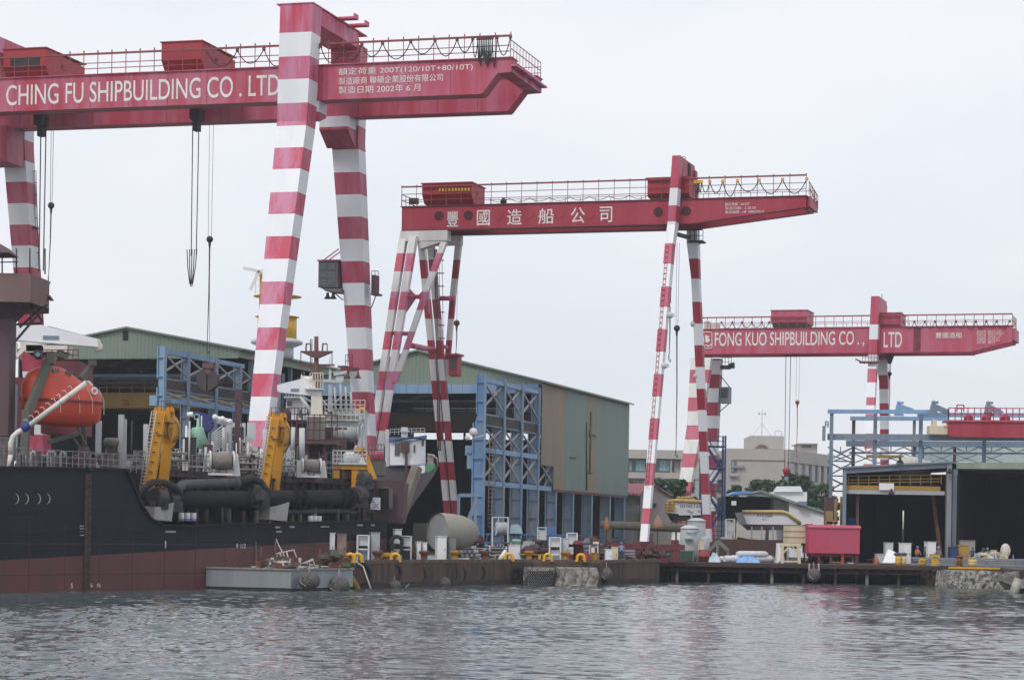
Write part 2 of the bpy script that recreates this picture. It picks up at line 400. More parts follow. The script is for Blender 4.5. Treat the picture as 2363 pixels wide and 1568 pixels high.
for b in (2.2, 10.7):
    for k in range(16):
        a_ = aL + 2 + k * 3.9
        if a_ < aR - 4: m.fbox(C, a_, a_ + .07, b - .025, b - .004, zb + .01, zt - .01)
m.objs('plate_seam', M('seam_red', (.30, .03, .05), (.36, .06, .09), 1), A)
m = MB(); m.fbox(C, aR - 1.3, aR, 3.904, 10.696, zn, zt - .1); m.fbox(C, aR + .004, aR + .5, 2.0, 12.6, zn + .5, zn + .65)
for k in range(6): m.fbox(C, aR, aR + .06, 2.6 + k * 1.8, 2.7 + k * 1.8, zn + .1, zt - .1)
m.obj('end_tie_beam', RED1, A)
# right portal: near leg, far leg, top beam
near = [rg(C, 695, 16, 1.1, 3.15, 2.3), rg(C, 684, 285, 1.1, 2.85, 2.3), rg(C, 603, 980, -7.8, 1.75, 1.6)]
down(near, DECK + 1.5); m = MB(); sleg(m, near, [81, 136, 188, 243, 295, 345, 394, 447, 497, 548, 600, 652, 704, 757, 809, 863, 916, 971, 1035, 1088]); m.obj('leg', [RED1, WHT], A)
far = [rg(C, 806, 110, 13.4, 3.0, 2.0), rg(C, 804, 330, 13.4, 2.7, 2.0), rg(C, 838, 925, 17.5, 1.75, 1.75)]
down(far, DECK + 1.5); m = MB(); sleg(m, far, [162, 215, 269, 295, 349, 401, 452, 503, 554, 605, 655, 706, 757, 806, 855, 905, 954, 1005, 1055, 1105]); m.obj('leg', [RED1D, WHT], A)
bogie(C, A, near[-1]); bogie(C, A, far[-1])
ac = C.a(695, 16, 1.1); zp = near[0][0].z
m = MB(); m.fbox(C, ac - 1.5, ac + 1.5, 2.26, 12.39, zp - 1.5, zp - .01); m.obj('portal_beam', RED1, A)
m = MB(); m.fbox(C, ac - 1.9, ac + 1.65, -.12, 14.5, zp + .004, zp + .1)
for bb in (6.0, 9.0): m.fbox(C, ac + 1.7, ac + 3.4, bb, bb + 1.0, zp - .1, zp + .08); m.fbox(C, ac + 3.25, ac + 3.4, bb, bb + 1.0, zp + .08, zp + .35)
m.obj('portal_platform', RED1, A)
for s_, b0, b1, bt in ((1, 2.26, 4.2, 2.26), (-1, 12.4, 10.0, 12.4)):   # knee brackets under the girders
    m = MB(); q = lambda b, z: C.pt(ac - 1.42, b, z)
    m.prism([q(b0, zb - .1), q(b1, zb - .1), q(b1, zb - 1.1), q(b0, zb - 1.1)], C.u * 2.84, 1)
    m.prism([q(b0, zb - 1.1), q(b1, zb - 1.1), q(b1, zb - 1.35), q(b0 + s_ * .3, zb - (1.95 if s_ > 0 else 2.7)), q(b0, zb - (1.95 if s_ > 0 else 2.7))], C.u * 2.84, 0)
    m.obj('knee_bracket', [RED1D, WHT], A)
# left portal
farL = [rg(C, 40, 120, 13.4, 3.0, 2.0), rg(C, 42, 340, 13.4, 2.4, 2.0), rg(C, 82, 890, 17.0, 1.75, 1.75)]
down(farL, DECK + 1.5); m = MB(); sleg(m, farL, [301, 327, 375, 423, 472, 521, 569, 619, 668, 714, 760, 810, 858, 907, 955, 1003, 1050], 0); m.obj('leg', [RED1D, WHT], A)
aL2 = C.a(40, 120, 13.4)
nl = [(C.pt(aL2, 1.1, zp), 3.1, 2.3, C), (C.pt(aL2, 1.1, zb - 2), 2.8, 2.3, C), (C.pt(aL2 - 4, -12, DECK + 1.5), 1.6, 1.5, C)]
m = MB(); sleg(m, nl, bands(120, 52, 1200)); m.obj('leg', [RED1, WHT], A); bogie(C, A, farL[-1]); bogie(C, A, nl[-1])
m = MB(); m.fbox(C, aL2 - 1.5, aL2 + 1.4, 2.26, 12.39, zp - 1.5, zp - .01); m.obj('portal_beam', RED1, A)
m = MB(); m.fbox(C, aL2 - 1.4, aL2 + 1.4, 8.8, 12.39, zb - 3.6, zb - .1); m.obj('knee_bracket', RED1D, A)
# trolleys, rails, festoon
t0 = C.z(420, 160, 3.0)
trolley(C, A, C.a(373, 97, 3), C.a(466, 97, 3), 3.0, 11.0, zt + .35, C.z(420, 97, 3), slope=.25)
trolley(C, A, C.a(8, 115, 3), C.a(106, 115, 3), 3.0, 11.2, zt + .35, C.z(60, 113, 3), slope=.25)
m = MB(); m.fbox(C, C.a(25, 115, 3), C.a(92, 115, 3), 2.94, 2.99, zt + 1.15, zt + 2.1); m.obj('louvre', BLK, A)
m = MB(); n = 46; a0, a1 = aL + .5, aR - .1
m.rail(C.pt(a0, 2.15, zt + .09), C.pt(a1, 2.15, zt + .09), 1.95, n, .035, (.96, .52, .26), top=.085); m.rail(C.pt(a1, 2.15, zt + .09), C.pt(a1, 12.4, zt + .09), 1.5, 10, .03, (1, .5))
m.rail(C.pt(a0, 12.4, zt + .09), C.pt(a1, 12.4, zt + .09), 1.1, n // 2, .03, (1, .5))
for i in range(n + 1):
    q = C.pt(a0 + (a1 - a0) * i / n, 2.15, zt + 2.15); m.box(q, (.1, .16, .26))
m.obj('railing', RAILR, A)
yr = lambda x: 112 - (x - 640) * .0505
festoon(C, A, [478, 548, 609, 670, 740, 790, 835, 883, 948, 1004, 1055, 1091], yr, 2.05, 1.5)
festoon(C, A, [1091, 1103, 1107, 1111, 1115, 1119, 1123, 1127, 1131, 1136, 1147, 1178], yr, 2.0, 2.1)
# lettering
def lett(F, root, s, x0, y0, x1, y1, b, mat=WPAINT, bold=0., name='lettering', xk=0):
    o = F.fp(x0, y1, b); e = F.fp(x1, y1 + xk, b); z1 = F.fp(x0, y0, b).z
    return text(s, o, F.u, z1 - o.z, mat, root, name, (e - o).length, bold)
lett(C, A, 'CHING FU SHIPBUILDING CO . LTD', 14, 197, 645, 244, 2.17, bold=.004, xk=-32)
m = MB(); m.fbox(C, C.a(-12, 200, 2.2), C.a(-1, 200, 2.2), 2.17, 2.19, C.z(0, 244, 2.2), C.z(0, 199, 2.2)); m.obj('lettering', WPAINT, A)
for s, y0, y1, x1 in (('額定荷重 200T(120/10T+80/10T)', 158, 176, 1091), ('製造廠商 聯碩企業股份有限公司', 179, 196, 1022), ('製造日期 2002年 6 月', 200, 217, 970)):
    lett(C, A, s, 781, y0, x1, y1, 2.17, name='lettering', xk=-15)
# hoists
def sheave(F, root, x, b, z):
    a = F.a(x, 260, b); m = MB(); m.fbox(F, a - .45, a + .45, b - .8, b + .8, z - .9, z + .2); m.fbox(F, a - .25, a + .25, b - .4, b + .4, z - 1.9, z - .9); m.obj('sheave_block', BLK, root)
for x in (96, 455): sheave(C, A, x, 7.2, zb + .3)
hook(C, A, 95, 268, 625, 7.2, False, .06, .28); hook(C, A, 118, 290, 474, 7.2, True, .025, .12, (112, 640))
hook(C, A, 447, 268, 590, 7.2, False, .05, .32); hook(C, A, 484, 285, 552, 7.2, True, .02, .2, (478, 800))
m = MB(); q = C.fp(443, 575, 7.2)
for k in range(5):
    e = C.fp(438 + k * 1.6, 655 + (k % 2) * 6, 7.2 + k * .1); m.tube([q + C.u * (k - 2) * .25, q.lerp(e, .5) + C.u * (k - 2) * .16, e], .05, 5)
m.obj('wire_sling', ROPE, A)
# operator cab and platforms on the far leg
fb = 15.0
m = MB(); m.fbox(C, C.a(743, 640, fb), C.a(787, 640, fb), fb - 1, fb + 1.4, C.z(765, 665, fb), C.z(765, 606, fb))
m.prism([C.fp(743, 665, fb - 1), C.fp(787, 665, fb - 1), C.fp(787, 675, fb - 1), C.fp(750, 671, fb - 1)], C.v * 2.3); cab = m.obj('operator_cab', M('cab_grey', (.16, .13, .14), (.12, .10, .11), 1, .6), A)
m = MB()
for i in range(2):
    for j in range(3):
        x0, y0 = 746 + i * 20, 611 + j * 18; m.fbox(C, C.a(x0, y0, fb), C.a(x0 + 17, y0, fb), fb - 1.06, fb - 1.01, C.z(x0, y0 + 15, fb), C.z(x0, y0, fb))
m.objs('cab_window', GLASS, cab)
m = MB(); m.fbox(C, C.a(741, 640, fb), C.a(792, 640, fb), fb - 1.2, fb + 1.6, C.z(765, 605, fb) + .004, C.z(765, 602, fb))
for x0, y0, x1, y1 in ((744, 602, 782, 574), (756, 602, 786, 580), (772, 676, 792, 692)): m.beam(C.fp(x0, y0, fb), C.fp(x1, y1, fb + .3), .1)
m.obj('cab_roof', RED1D, cab)
m = MB()
for x in (756, 769): q = C.fp(x, 682, fb - .5); m.lathe([(.12, .3), (.16, 0), (.36, -.3)], q, 10)
m.objs('floodlight', BLK, cab)
m = MB(); m.fbox(C, C.a(857, 650, fb), C.a(866, 650, fb), fb, fb + 1.2, C.z(860, 675, fb), C.z(860, 634, fb)); m.fbox(C, C.a(856, 650, fb), C.a(872, 650, fb), fb - .1, fb + 1.4, C.z(860, 680, fb), C.z(860, 676, fb))
m.rail(C.fp(857, 678, fb - .1), C.fp(872, 678, fb - .1), 2.2, 2, .03, (1, .6, .3)); m.beam(C.fp(857, 710, fb + .5), C.fp(868, 680, fb + .5), .08); m.obj('leg_platform', BRUST, A)
m = MB(); fb2 = 15.6
m.fbox(C, C.a(797, 850, fb2), C.a(815, 850, fb2), fb2 - 2.2, fb2 + .2, C.z(800, 851, fb2), C.z(800, 847, fb2)); m.rail(C.fp(797, 847, fb2 - 2), C.fp(813, 847, fb2 - 2), 1.2, 3, .03)
m.fbox(C, C.a(805, 850, fb2), C.a(845, 850, fb2), fb2 - 2.4, fb2 - 2.0, C.z(800, 860, fb2), C.z(800, 852, fb2))
for x in (790, 802, 826): q = C.fp(x, 866, fb2 - 2.2); m.lathe([(.1, .35), (.14, 0), (.34, -.25)], q, 10)
m.obj('leg_platform', DKRED, A)
m = MB(); q0, q1 = C.fp(78, 395, 14.2), C.fp(84, 610, 15.4); m.tube([q0, q1], .03, 5); m.tube([q0 + C.u * .25, q1 + C.u * .25], .03, 5)
for k in range(9): q = q0.lerp(q1, k / 8); m.beam(q - C.u * .3, q + C.u * .3, .06)
m.fbox(C, C.a(76, 520, 14.8), C.a(86, 520, 14.8), 14.2, 15.2, C.z(80, 527, 14.8), C.z(80, 524, 14.8)); m.obj('ladder', BRUST, A)

# ------------------------------------------------------------ crane B: the middle one
D = Frame(17, 1562, 360, 229)
B = T('gantry_crane', 'middle gantry crane with six big white Chinese characters and round holes on its girder', 'crane', D.pt(0, 3, DECK), 'shipyard gantry cranes')
b0, b1, b2, b3 = 1.2, 2.1, 5.0, 5.9
zb, zt = D.z(1555, 516, b0), D.z(1555, 461, b0); aL, aR = D.a(927, 500, b0), D.a(1860, 470, b0)
zr = D.z(1853, 478, b0); prof = [(aL, zb), (D.a(1596, 515, b0), zb), (aR, zr), (aR, zt), (aL, zt)]
girder(B, D, prof, b0, b1, RED2); girder(B, D, prof, b2, b3, RED2)
m = MB()
for b in (b0, b2):
    m.fbox(D, aL - .1, aR + .1, b - .14, b + 1.04, zt + .004, zt + .09); m.fbox(D, aL, D.a(1596, 515, b0), b - .12, b + 1.02, zb - .08, zb - .004)
m.objs('flange', DKRED, B)
m = MB(); m.fbox(D, aR - .3, aR + .05, b1 + .004, b2 - .004, zr - .1, zt - .1); m.fbox(D, aL, aL + .4, b1 + .004, b2 - .004, zb, zt - .1); m.fbox(D, aR + .06, aR + .3, b0 + .3, b3 + .3, zr + .1, zr + 1.1); m.objs('end_tie_beam', RED2, B)
m = MB(); m2 = MB()
for i, x in enumerate((1013, 1081, 1150, 1220, 1291, 1363, 1519, 1583)):
    q = D.fp(x, 498 - (x - 1013) * .018, b0); mm = m if i in (0, 1, 6, 7) else m2; mm.lathe([(.48, -.02), (.48, .01)], q - D.v * .02, 20, D.v)
m.objs('manhole', M('manhole_dark', (.06, .008, .012)), B); m2.objs('manhole', RED2, B)
near = [rg(D, 1564, 361, .45, .80, 1.3), rg(D, 1553, 520, .45, .80, 1.5), rg(D, 1546, 570, -.5, .78, 1.3), rg(D, 1498, 1120, -9.2, .72, .8)]
down(near, DECK + 1.3); m = MB(); sleg(m, near, [436, 476, 513, 563, 610, 662, 709, 760, 812, 863, 915, 965, 1014, 1068, 1119, 1172, 1208]); m.obj('leg', [RED3, WHT], B)
far = [rg(D, 1597, 395, 6.5, .9, 1.0), rg(D, 1600, 560, 6.6, 1.1, 1.3), rg(D, 1606, 640, 7.4, .8, 1.0), rg(D, 1629, 1140, 9.6, .75, .75)]
down(far, DECK + 1.3); m = MB(); sleg(m, far, [436, 598, 644, 697, 747, 797, 847, 897, 946, 995, 1042, 1092, 1140, 1186, 1219]); m.obj('leg', [RED2, WHT], B)
bogie(D, B, near[-1], w=.8); bogie(D, B, far[-1], w=.8)
zp = near[0][0].z; ac = D.a(1564, 361, .45)
m = MB(); poly = [D.pt(ac - .36, 1.11, zp - .01), D.pt(ac - .36, 6.4, zp - .01), D.pt(ac - .36, 6.99, zp - .9), D.pt(ac - .36, 6.99, zp - 2.2), D.pt(ac - .36, 6.3, zp - 2.2), D.pt(ac - .36, 5.2, zp - 1.9), D.pt(ac - .36, 1.11, zp - 1.9)]
m.prism(poly, D.u * .72); m.obj('portal_beam', RED2, B)
m = MB(); m.beam(D.pt(ac + .42, 3.6, zp - .2), D.pt(ac + .42, 3.6, zp - 2.3), .12); m.beam(D.pt(ac + .42, 4.2, zp - .2), D.pt(ac + .42, 4.2, zp - 2.1), .08); m.torus(D.pt(ac, 3, zp + .2), .2, .03); m.obj('lifting_lug', BLK, B)
m = MB()
for i in range(44):
    q = near[2][0].lerp(near[3][0], i / 43) - D.v * .68 - D.u * .1; m.box(q, (.22, .1, .05))
for k in (-.12, .12): m.tube([near[2][0] - D.v * .7 + D.u * (k - .1), near[3][0] - D.v * .46 + D.u * (k - .1)], .022, 5)
m.obj('ladder', RED3, B)
# left leg group: striped double columns with a thin raking strut
def pairleg(x0, y0, x1, y1, bt, bb, w, bnds, mats, strut, xo, first=1, wv=.75):
    m = MB()
    for k, dx in ((0, 0), (1, xo)):
        r = [rg(D, x0 + dx, y0, bt - k * .7, w, wv), rg(D, x1 + dx * .9, y1, bb - k * .7, w * .84, wv * .8)]; down(r, DECK + 1.3)
        sleg(m, r, bnds, first)
    q = m.obj('leg', mats, B); last = r[-1]
    m = MB(); r = [rg(D, strut[0], strut[1], bt, .62, .62), rg(D, strut[2], strut[3], bt + (bb - bt) * .55, .55, .55), rg(D, strut[4], strut[5], bt + (bb - bt) * .85, .5, .5)]
    sleg(m, r, bnds, first); m.obj('leg_strut', mats, q)
    return q, last
nb = [622, 683, 755, 817, 888, 951, 1019, 1081, 1137, 1179][0:1] and [605, 668, 738, 803, 878, 944, 1013, 1078, 1140, 1190]
nb = [(600 + y / 2.613) / 1.51 for y in (740, 905, 1090, 1255, 1450)] + [(1150 + y / 3.137) / 1.51 for y in (215, 450, 655, 893, 1100, 1330)]
q1, l1 = pairleg(932, 545, 862, 1003, 1.6, -7.4, .74, nb, [RED1, WHTR], (1026, 557, 985, 668, 911, 882), 23)
fbn = [(600 + y / 2.613) / 1.51 for y in (800, 970, 1160, 1335, 1530)] + [(1100 + y / 2.24) / 1.51 for y in (340, 507, 655, 822, 975, 1140, 1280, 1440)]
q2, l2 = pairleg(973, 558, 1018, 1033, 6.0, 9.0, .68, fbn, [RED2, WHTR], (1059, 560, 1045, 687, 1031, 856), 21)
bogie(D, B, l1, w=1.0); bogie(D, B, l2, w=1.0)
m = MB()
m.fbox(D, D.a(927, 540, 1.6), D.a(1036, 540, 1.6), 1.1, 2.2, D.z(980, 557, 1.6), zb - .1); m.prism([D.fp(967, 556, 1.15), D.fp(1036, 556, 1.15), D.fp(1010, 560, 1.15), D.fp(967, 575, 1.15)], D.v * 1.0)
m.fbox(D, D.a(968, 550, 5.6), D.a(1067, 550, 5.6), 5.05, 5.85, D.z(1020, 567, 5.6), D.z(1020, 546, 5.6)); m.fbox(D, D.a(1052, 545, 5.6), D.a(1060, 545, 5.6), 5.2, 5.7, D.z(1055, 546, 5.6), zb - .09)
m.obj('leg_head_beam', WHTR, B)
m = MB()
for y, xa, xb in ((683, 925, 980), (768, 905, 950)): m.tube([D.fp(xa, y, -1.2 - (y - 683) * .018), D.fp(xb, y + 2, -1.2 - (y - 683) * .018)], .22, 10)
m.tube([D.fp(945, 796, -3.2), D.fp(1005, 808, 7.4)], .28, 10); m.tube([D.fp(1010, 688, 6.6), D.fp(1050, 688, 6.6)], .25, 10); m.tube([D.fp(1012, 800, 7.4), D.fp(1033, 800, 7.4)], .2, 8); m.objs('leg_tie', RED1, B)
m = MB()
for x0, y0 in ((942, 683), (982, 683)):
    s_ = 1 if x0 < 960 else -1
    m.prism([D.fp(x0 - 4 * s_, y0 - 24, -1.3), D.fp(x0 + 16 * s_, y0 - 3, -1.3), D.fp(x0 + 16 * s_, y0 + 5, -1.3), D.fp(x0 - 8 * s_, y0 + 40, -1.3)], D.v * .3)
m.objs('gusset_plate', RED1, B)
m = MB(); z0_ = D.z(1010, 830, 7.6)
for x in (1009, 1013): m.tube([D.fp(x - 6, 575, 5.0), D.fp(x + 3, 1040, 8.2)], .07, 6)
for k in range(7): m.torus(D.fp(1016 + k * .4, 600 + k * 30, 4.6), .38, .03, (0, 0, 1), 12, 4)
m.tube([D.fp(1013, 600, 4.3), D.fp(1016, 790, 5)], .03, 5); m.tube([D.fp(1020, 600, 4.3), D.fp(1023, 790, 5)], .03, 5); m.obj('ladder_cage', BRUST, B)
m = MB(); m.fbox(D, D.a(1041, 840, 7.6), D.a(1061, 840, 7.6), 6.8, 8.2, D.z(1050, 868, 7.6), D.z(1050, 822, 7.6)); m.fbox(D, D.a(1038, 840, 7.6), D.a(1065, 840, 7.6), 6.5, 8.4, D.z(1050, 821.8, 7.6), D.z(1050, 817, 7.6)); c_ = m.obj('operator_cab', RED2, B)
m = MB(); m.fbox(D, D.a(1045, 840, 7.6), D.a(1058, 840, 7.6), 6.74, 6.79, D.z(1050, 850, 7.6), D.z(1050, 826, 7.6)); m.objs('cab_window', GLASS, c_)
# trolleys, rails
trolley(D, B, D.a(974, 440, 1.3), D.a(1088, 440, 1.3), 1.3, 5.7, zt + .35, D.z(1030, 423, 1.3), cut=.45); trolley(D, B, D.a(1494, 430, 1.3), D.a(1590, 430, 1.3), 1.3, 5.7, zt + .35, D.z(1540, 411, 1.3), cut=.2)
m = MB()
for k in range(10): q = D.fp(1015 + k * 7.4, 438 - k * .15, 1.15); m.box(q, (.18, .1, .3))
m.obj('cable_hanger', YELB, B)
m = MB(); m.rail(D.pt(aL, b0 - .1, zt + .09), D.pt(aR, b0 - .1, zt + .09), 1.95, 26, .03, (1, .62, .3), top=.075); m.rail(D.pt(aR + .3, b0 - .1, zt + .09), D.pt(aR + .3, b3 + .3, zt - .6), 1.3, 6, .03, (1, .5)); m.rail(D.pt(aL, b3, zt + .09), D.pt(aR, b3, zt + .09), 1.1, 26, .025, (1, .5)); m.rail(D.pt(aL, b0, zt + .09), D.pt(aL, b3, zt + .09), 1.2, 4, .03, (1, .5))
for i in range(27): q = D.pt(aL + (aR - aL) * i / 26, b0 - .1, zt + 2.1); m.box(q, (.1, .14, .2))
m.obj('railing', RAILR, B)
yr = lambda x: 433 - (x - 1107) * .0268
festoon(D, B, [1604, 1609, 1613, 1619, 1638, 1668, 1702, 1752, 1806, 1862], yr, b0 - .25, 1.3, clip=YELB)
m = MB()
for i in range(8): m.cat(D.fp(1130 + i * 46, 459 - i * 1.2, b0 + .3), D.fp(1176 + i * 46, 457.8 - i * 1.2, b0 + .3), .35, .03)
m.obj('trailing_cable', BLK, B)
m = MB(); q = D.fp(955, 464, 1.6); m.box(q, (1.0, .7, .55)); q = D.fp(1162, 463, 1.6); m.lathe([(.32, -.25), (.32, 0), (.1, .3)], q, 10); m.objs('cable_box', BLK, B)
m = MB()
m.fbox(D, D.a(1590, 560, 6), D.a(1624, 560, 6), 5.4, 7.0, D.z(1600, 560, 6), D.z(1600, 556, 6)); m.rail(D.fp(1592, 556, 5.4), D.fp(1622, 556, 5.4), 1.1, 3, .03); m.beam(D.fp(1562, 540, 1.0), D.fp(1590, 548, 5.6), .35); m.obj('leg_platform', BLK, B)
for s, x, w_ in (('豐', 1044, 26), ('國', 1115, 30), ('造', 1187, 34), ('船', 1260, 36), ('公', 1333, 33), ('司', 1398, 29)):
    yc = 505 - (x - 1044) * .028; lett(D, B, s, x - w_ / 2, yc - 18, x + w_ / 2, yc + 18, b0 - .03, bold=.006)
for i, s in enumerate(('額定荷重 : 40/50T', '製造日期 : 2.20.55', '檢查編號 : HF 108070012')): lett(D, B, s, 1673, 468 + i * 9, (1730, 1744, 1763)[i], 475 + i * 9, b0 - .03, xk=-2)
hook(D, B, 1054, 545, 745, 6.2, True, .02, 0, (1052, 815), mat=RUST); hook(D, B, 1562, 560, 757, 3.2, True, .02, .12, (1560, 1040)); hook(D, B, 1546, 560, 700, 3.2, False, .03, .1, (1544, 820))
m = MB()
for x, y, b in ((1546, 727, -3.6), (1533, 843, -5.6), (1600, 747, 7.6), (1606, 868, 8.2)): q = D.fp(x, y, b); m.ball(q, .32, 10); m.box(q + D.u * .3, (.3, .3, .3))
m.objs('floodlight', LGREY, B)

# ------------------------------------------------------------ crane C: farthest
E = Frame(17.3, 2018, 684, 330)
K = T('gantry_crane', 'lowest gantry crane, bright red, with a square ship emblem before the English lettering', 'crane', E.pt(0, 4, DECK), 'shipyard gantry cranes')
b0, b1, b2, b3 = 1.3, 2.6, 5.8, 7.1
zb, zt = E.z(1990, 813, b0), E.z(1990, 756, b0); aL, aR = E.a(1604, 790, b0), E.a(2336, 760, b0)
zr = E.z(2330, 788, b0); prof = [(aL, zb), (E.a(2240, 816, b0), zb), (aR, zr), (aR, zt), (aL, zt)]
girder(K, E, prof, b0, b1, RED3); girder(K, E, prof, b2, b3, RED3)
m = MB()
for b in (b0, b2): m.fbox(E, aL - .1, aR + .1, b - .14, b + 1.44, zt + .004, zt + .1); m.fbox(E, aL, E.a(2240, 816, b0), b - .12, b + 1.42, zb - .09, zb - .004)
m.objs('flange', RED2, K)
m = MB(); m.fbox(E, aR - .3, aR, b1 + .004, b2 - .004, zr, zt - .1); m.fbox(E, aL, aL + .5, b1 + .004, b2 - .004, zb, zt - .1); m.fbox(E, aR + .004, aR + .4, b0 + .2, b3, zr + .2, zt - .3); m.objs('end_tie_beam', RED3, K)
m = MB(); m.fbox(E, E.a(2108, 790, b0), E.a(2124, 790, b0), b0 - .06, b0 - .004, zb, zt); m.obj('splice_plate', DKRED, K)
near = [rg(E, 2021, 684, .6, 1.15, 1.3), rg(E, 2015, 830, .6, 1.2, 1.6), rg(E, 2006, 1010, -3.4, 1.15, 1.0)]; down(near, DECK + 1.3)
m = MB(); sleg(m, near, [(1000 + y / 1.94) / 1.51 for y in (255, 355, 460, 553, 645, 745)] + [935, 955, 968, 1000, 1035, 1070, 1105, 1140]); m.obj('leg', [RED3, WHT], K)
far = [rg(E, 2045, 740, 7.8, 1.3, 1.3), rg(E, 2036, 840, 7.8, 1.5, 1.4), rg(E, 2040, 880, 8.0, 1.25, 1.2), rg(E, 2041, 1000, 8.5, 1.15, 1.1)]; down(far, DECK + 1.3)
m = MB(); sleg(m, far, [(1000 + y / 1.94) / 1.51 for y in (490, 595, 690, 785, 870, 960)] + [1022, 1060, 1095]); m.obj('leg', [RED2, WHT], K)
bogie(E, K, near[-1]); bogie(E, K, far[-1])
zp = near[0][0].z; ac = E.a(2021, 684, .6)
m = MB(); q = lambda b, z: E.pt(ac - .5, b, z); m.prism([q(1.26, zp - .01), q(7.6, zp - .01), q(8.4, zp - .7), q(8.4, zp - 2.6), q(7.2, zp - 2.6), q(5.6, zp - 2.2), q(1.26, zp - 2.0)], E.u * 1.0); m.obj('portal_beam', RED3, K)
m = MB(); m.tube([E.pt(ac, 6.5, zp), E.pt(ac, 6.5, zp + 1.0)], .05, 6); m.obj('aerial', BLK, K)
lb = [(1000 + y / 1.94) / 1.51 for y in (470, 560, 650, 747, 840, 935)] + [1014, 1046, 1078, 1111, 1143, 1175, 1207]
nl = [rg(E, 1632, 828, .8, 1.6, 1.6), rg(E, 1606, 985, -2.6, 2.0, 1.6), rg(E, 1578, 1140, -6.0, 1.5, 1.4)]; down(nl, DECK + 1.3)
nl = [rg(E, 1620, 826, .8, 3.0, 1.6), rg(E, 1604, 985, -1.8, 2.1, 1.6), rg(E, 1579, 1140, -5.4, 1.7, 1.4)]; down(nl, DECK + 1.3)
m = MB(); sleg(m, nl, lb[1:], 1); m.obj('leg', [RED3, WHTR], K)
fl = [rg(E, 1647, 828, 6.8, 2.4, 1.8), rg(E, 1640, 985, 7.6, 2.3, 1.8), rg(E, 1637, 1120, 8.2, 2.0, 1.6)]; down(fl, DECK + 1.3)
m = MB(); sleg(m, fl, [(1000 + y / 1.94) / 1.51 for y in (497, 592, 685, 780, 870)] + [988, 1018, 1050, 1082, 1114, 1146, 1178], 0); m.obj('leg', [RED2, WHT], K)
bogie(E, K, nl[-1]); bogie(E, K, fl[-1])
trolley(E, K, E.a(1779, 735, 1.5), E.a(1862, 735, 1.5), 1.5, 6.9, zt + .8, E.z(1820, 716, 1.5), RED3, cut=.12); trolley(E, K, E.a(2024, 740, 1.5), E.a(2078, 740, 1.5), 1.5, 6.9, zt + .3, E.z(2050, 722, 1.5), RED3, cut=.1)
m = MB(); m.rail(E.pt(aL + .5, b0 - .1, zt + .1), E.pt(aR, b0 - .1, zt + .1), 1.6, 34, .035, (1, .5), top=.09); m.rail(E.pt(aR, b0, zt + .1), E.pt(aR, b3, zt + .1), 1.4, 5, .03); m.rail(E.pt(aL, b3, zt + .1), E.pt(aR, b3, zt + .1), 1.1, 30, .03); m.obj('railing', RED2, K)
yr = lambda x: 744 - (x - 1630) * .004
festoon(E, K, [1665, 1690, 1712, 1735, 1758, 1775], yr, b0 - .2, .9); festoon(E, K, [2085, 2110, 2134, 2158, 2182, 2206, 2228, 2252, 2276, 2300, 2330], yr, b0 - .2, .9)
m = MB(); m.fbox(E, E.a(1626, 745, 2), E.a(1640, 745, 2), 1.6, 2.6, zt + .1, zt + 1.2); m.fbox(E, E.a(1642, 748, 2), E.a(1660, 748, 2), 1.6, 2.6, zt + .1, zt + .9); m.obj('electric_cabinet', OFFW, K)
lett(E, K, 'FONG KUO SHIPBUILDING CO . ,', 1649, 767, 1994, 803, b0 - .03, bold=.008, xk=2); lett(E, K, 'LTD', 2039, 766, 2081, 801, b0 - .03, bold=.008, xk=1); lett(E, K, '豐國造船', 2159, 767, 2220, 780, b0 - .08, bold=.006)
for i in range(6): lett(E, K, ('額定荷重', '製造廠商', '製造日期', '檢查編號', '合格證號', '起重')[i], 2254, 762 + i * 5.2, 2275, 766.4 + i * 5.2, b0 - .03); lett(E, K, ('80/10T 35M', '聯碩企業股份', '2001年11月', 'HF 900123', '高市檢 8012', '8012')[i], 2280, 762 + i * 5.2, (2312, 2316, 2310, 2306, 2308, 2296)[i], 766.4 + i * 5.2, b0 - .03)
m = MB(); F_ = E                          # square emblem with a sailing boat over waves
def loop(pts, r, mi=0): m.tube([E.fp(x, y, b0 - .05) for x, y in pts + pts[:1]], r, 4, mi)
loop([(1619, 766), (1641, 766), (1643, 768), (1643, 801), (1641, 803), (1619, 803), (1617, 801), (1617, 768)], .07)
m.prism([E.fp(1628, 790, b0 - .06), E.fp(1627, 772, b0 - .06), E.fp(1638, 776, b0 - .06), E.fp(1634, 780, b0 - .06), E.fp(1639, 783, b0 - .06), E.fp(1635, 790, b0 - .06)], -E.v * .02)
m.prism([E.fp(1618, 786, b0 - .06), E.fp(1625, 775, b0 - .06), E.fp(1625, 790, b0 - .06), E.fp(1619, 790, b0 - .06)], -E.v * .02)
m.tube([E.fp(x, y, b0 - .06) for x, y in ((1618, 795), (1624, 799), (1630, 796), (1636, 799), (1642, 794))], .1, 4); m.obj('emblem', WPAINT, K)
m = MB()
for x, y, b, s_ in ((1690, 843, 7, 1.0), (1685, 848, 7, .6)): m.fbox(E, E.a(1665, y, b), E.a(x, y, b), b - .8, b + .8, E.z(x, y + 3, b), E.z(x, y, b))
m.rail(E.fp(1666, 844, 6.2), E.fp(1688, 844, 6.2), 1.2, 3, .03); m.lathe([(.3, -.4), (.5, .4)], E.fp(1688, 843, 6), 10, E.u); m.obj('leg_platform', BLK, K)
m = MB(); m.fbox(E, E.a(1664, 910, 7), E.a(1684, 910, 7), 6.2, 8.2, E.z(1675, 930, 7), E.z(1675, 893, 7)); c_ = m.obj('operator_cab', BLUED, K)
m = MB(); m.fbox(E, E.a(1666, 910, 7), E.a(1682, 910, 7), 6.13, 6.19, E.z(1675, 918, 7), E.z(1675, 897, 7)); m.objs('cab_window', GLASS, c_)
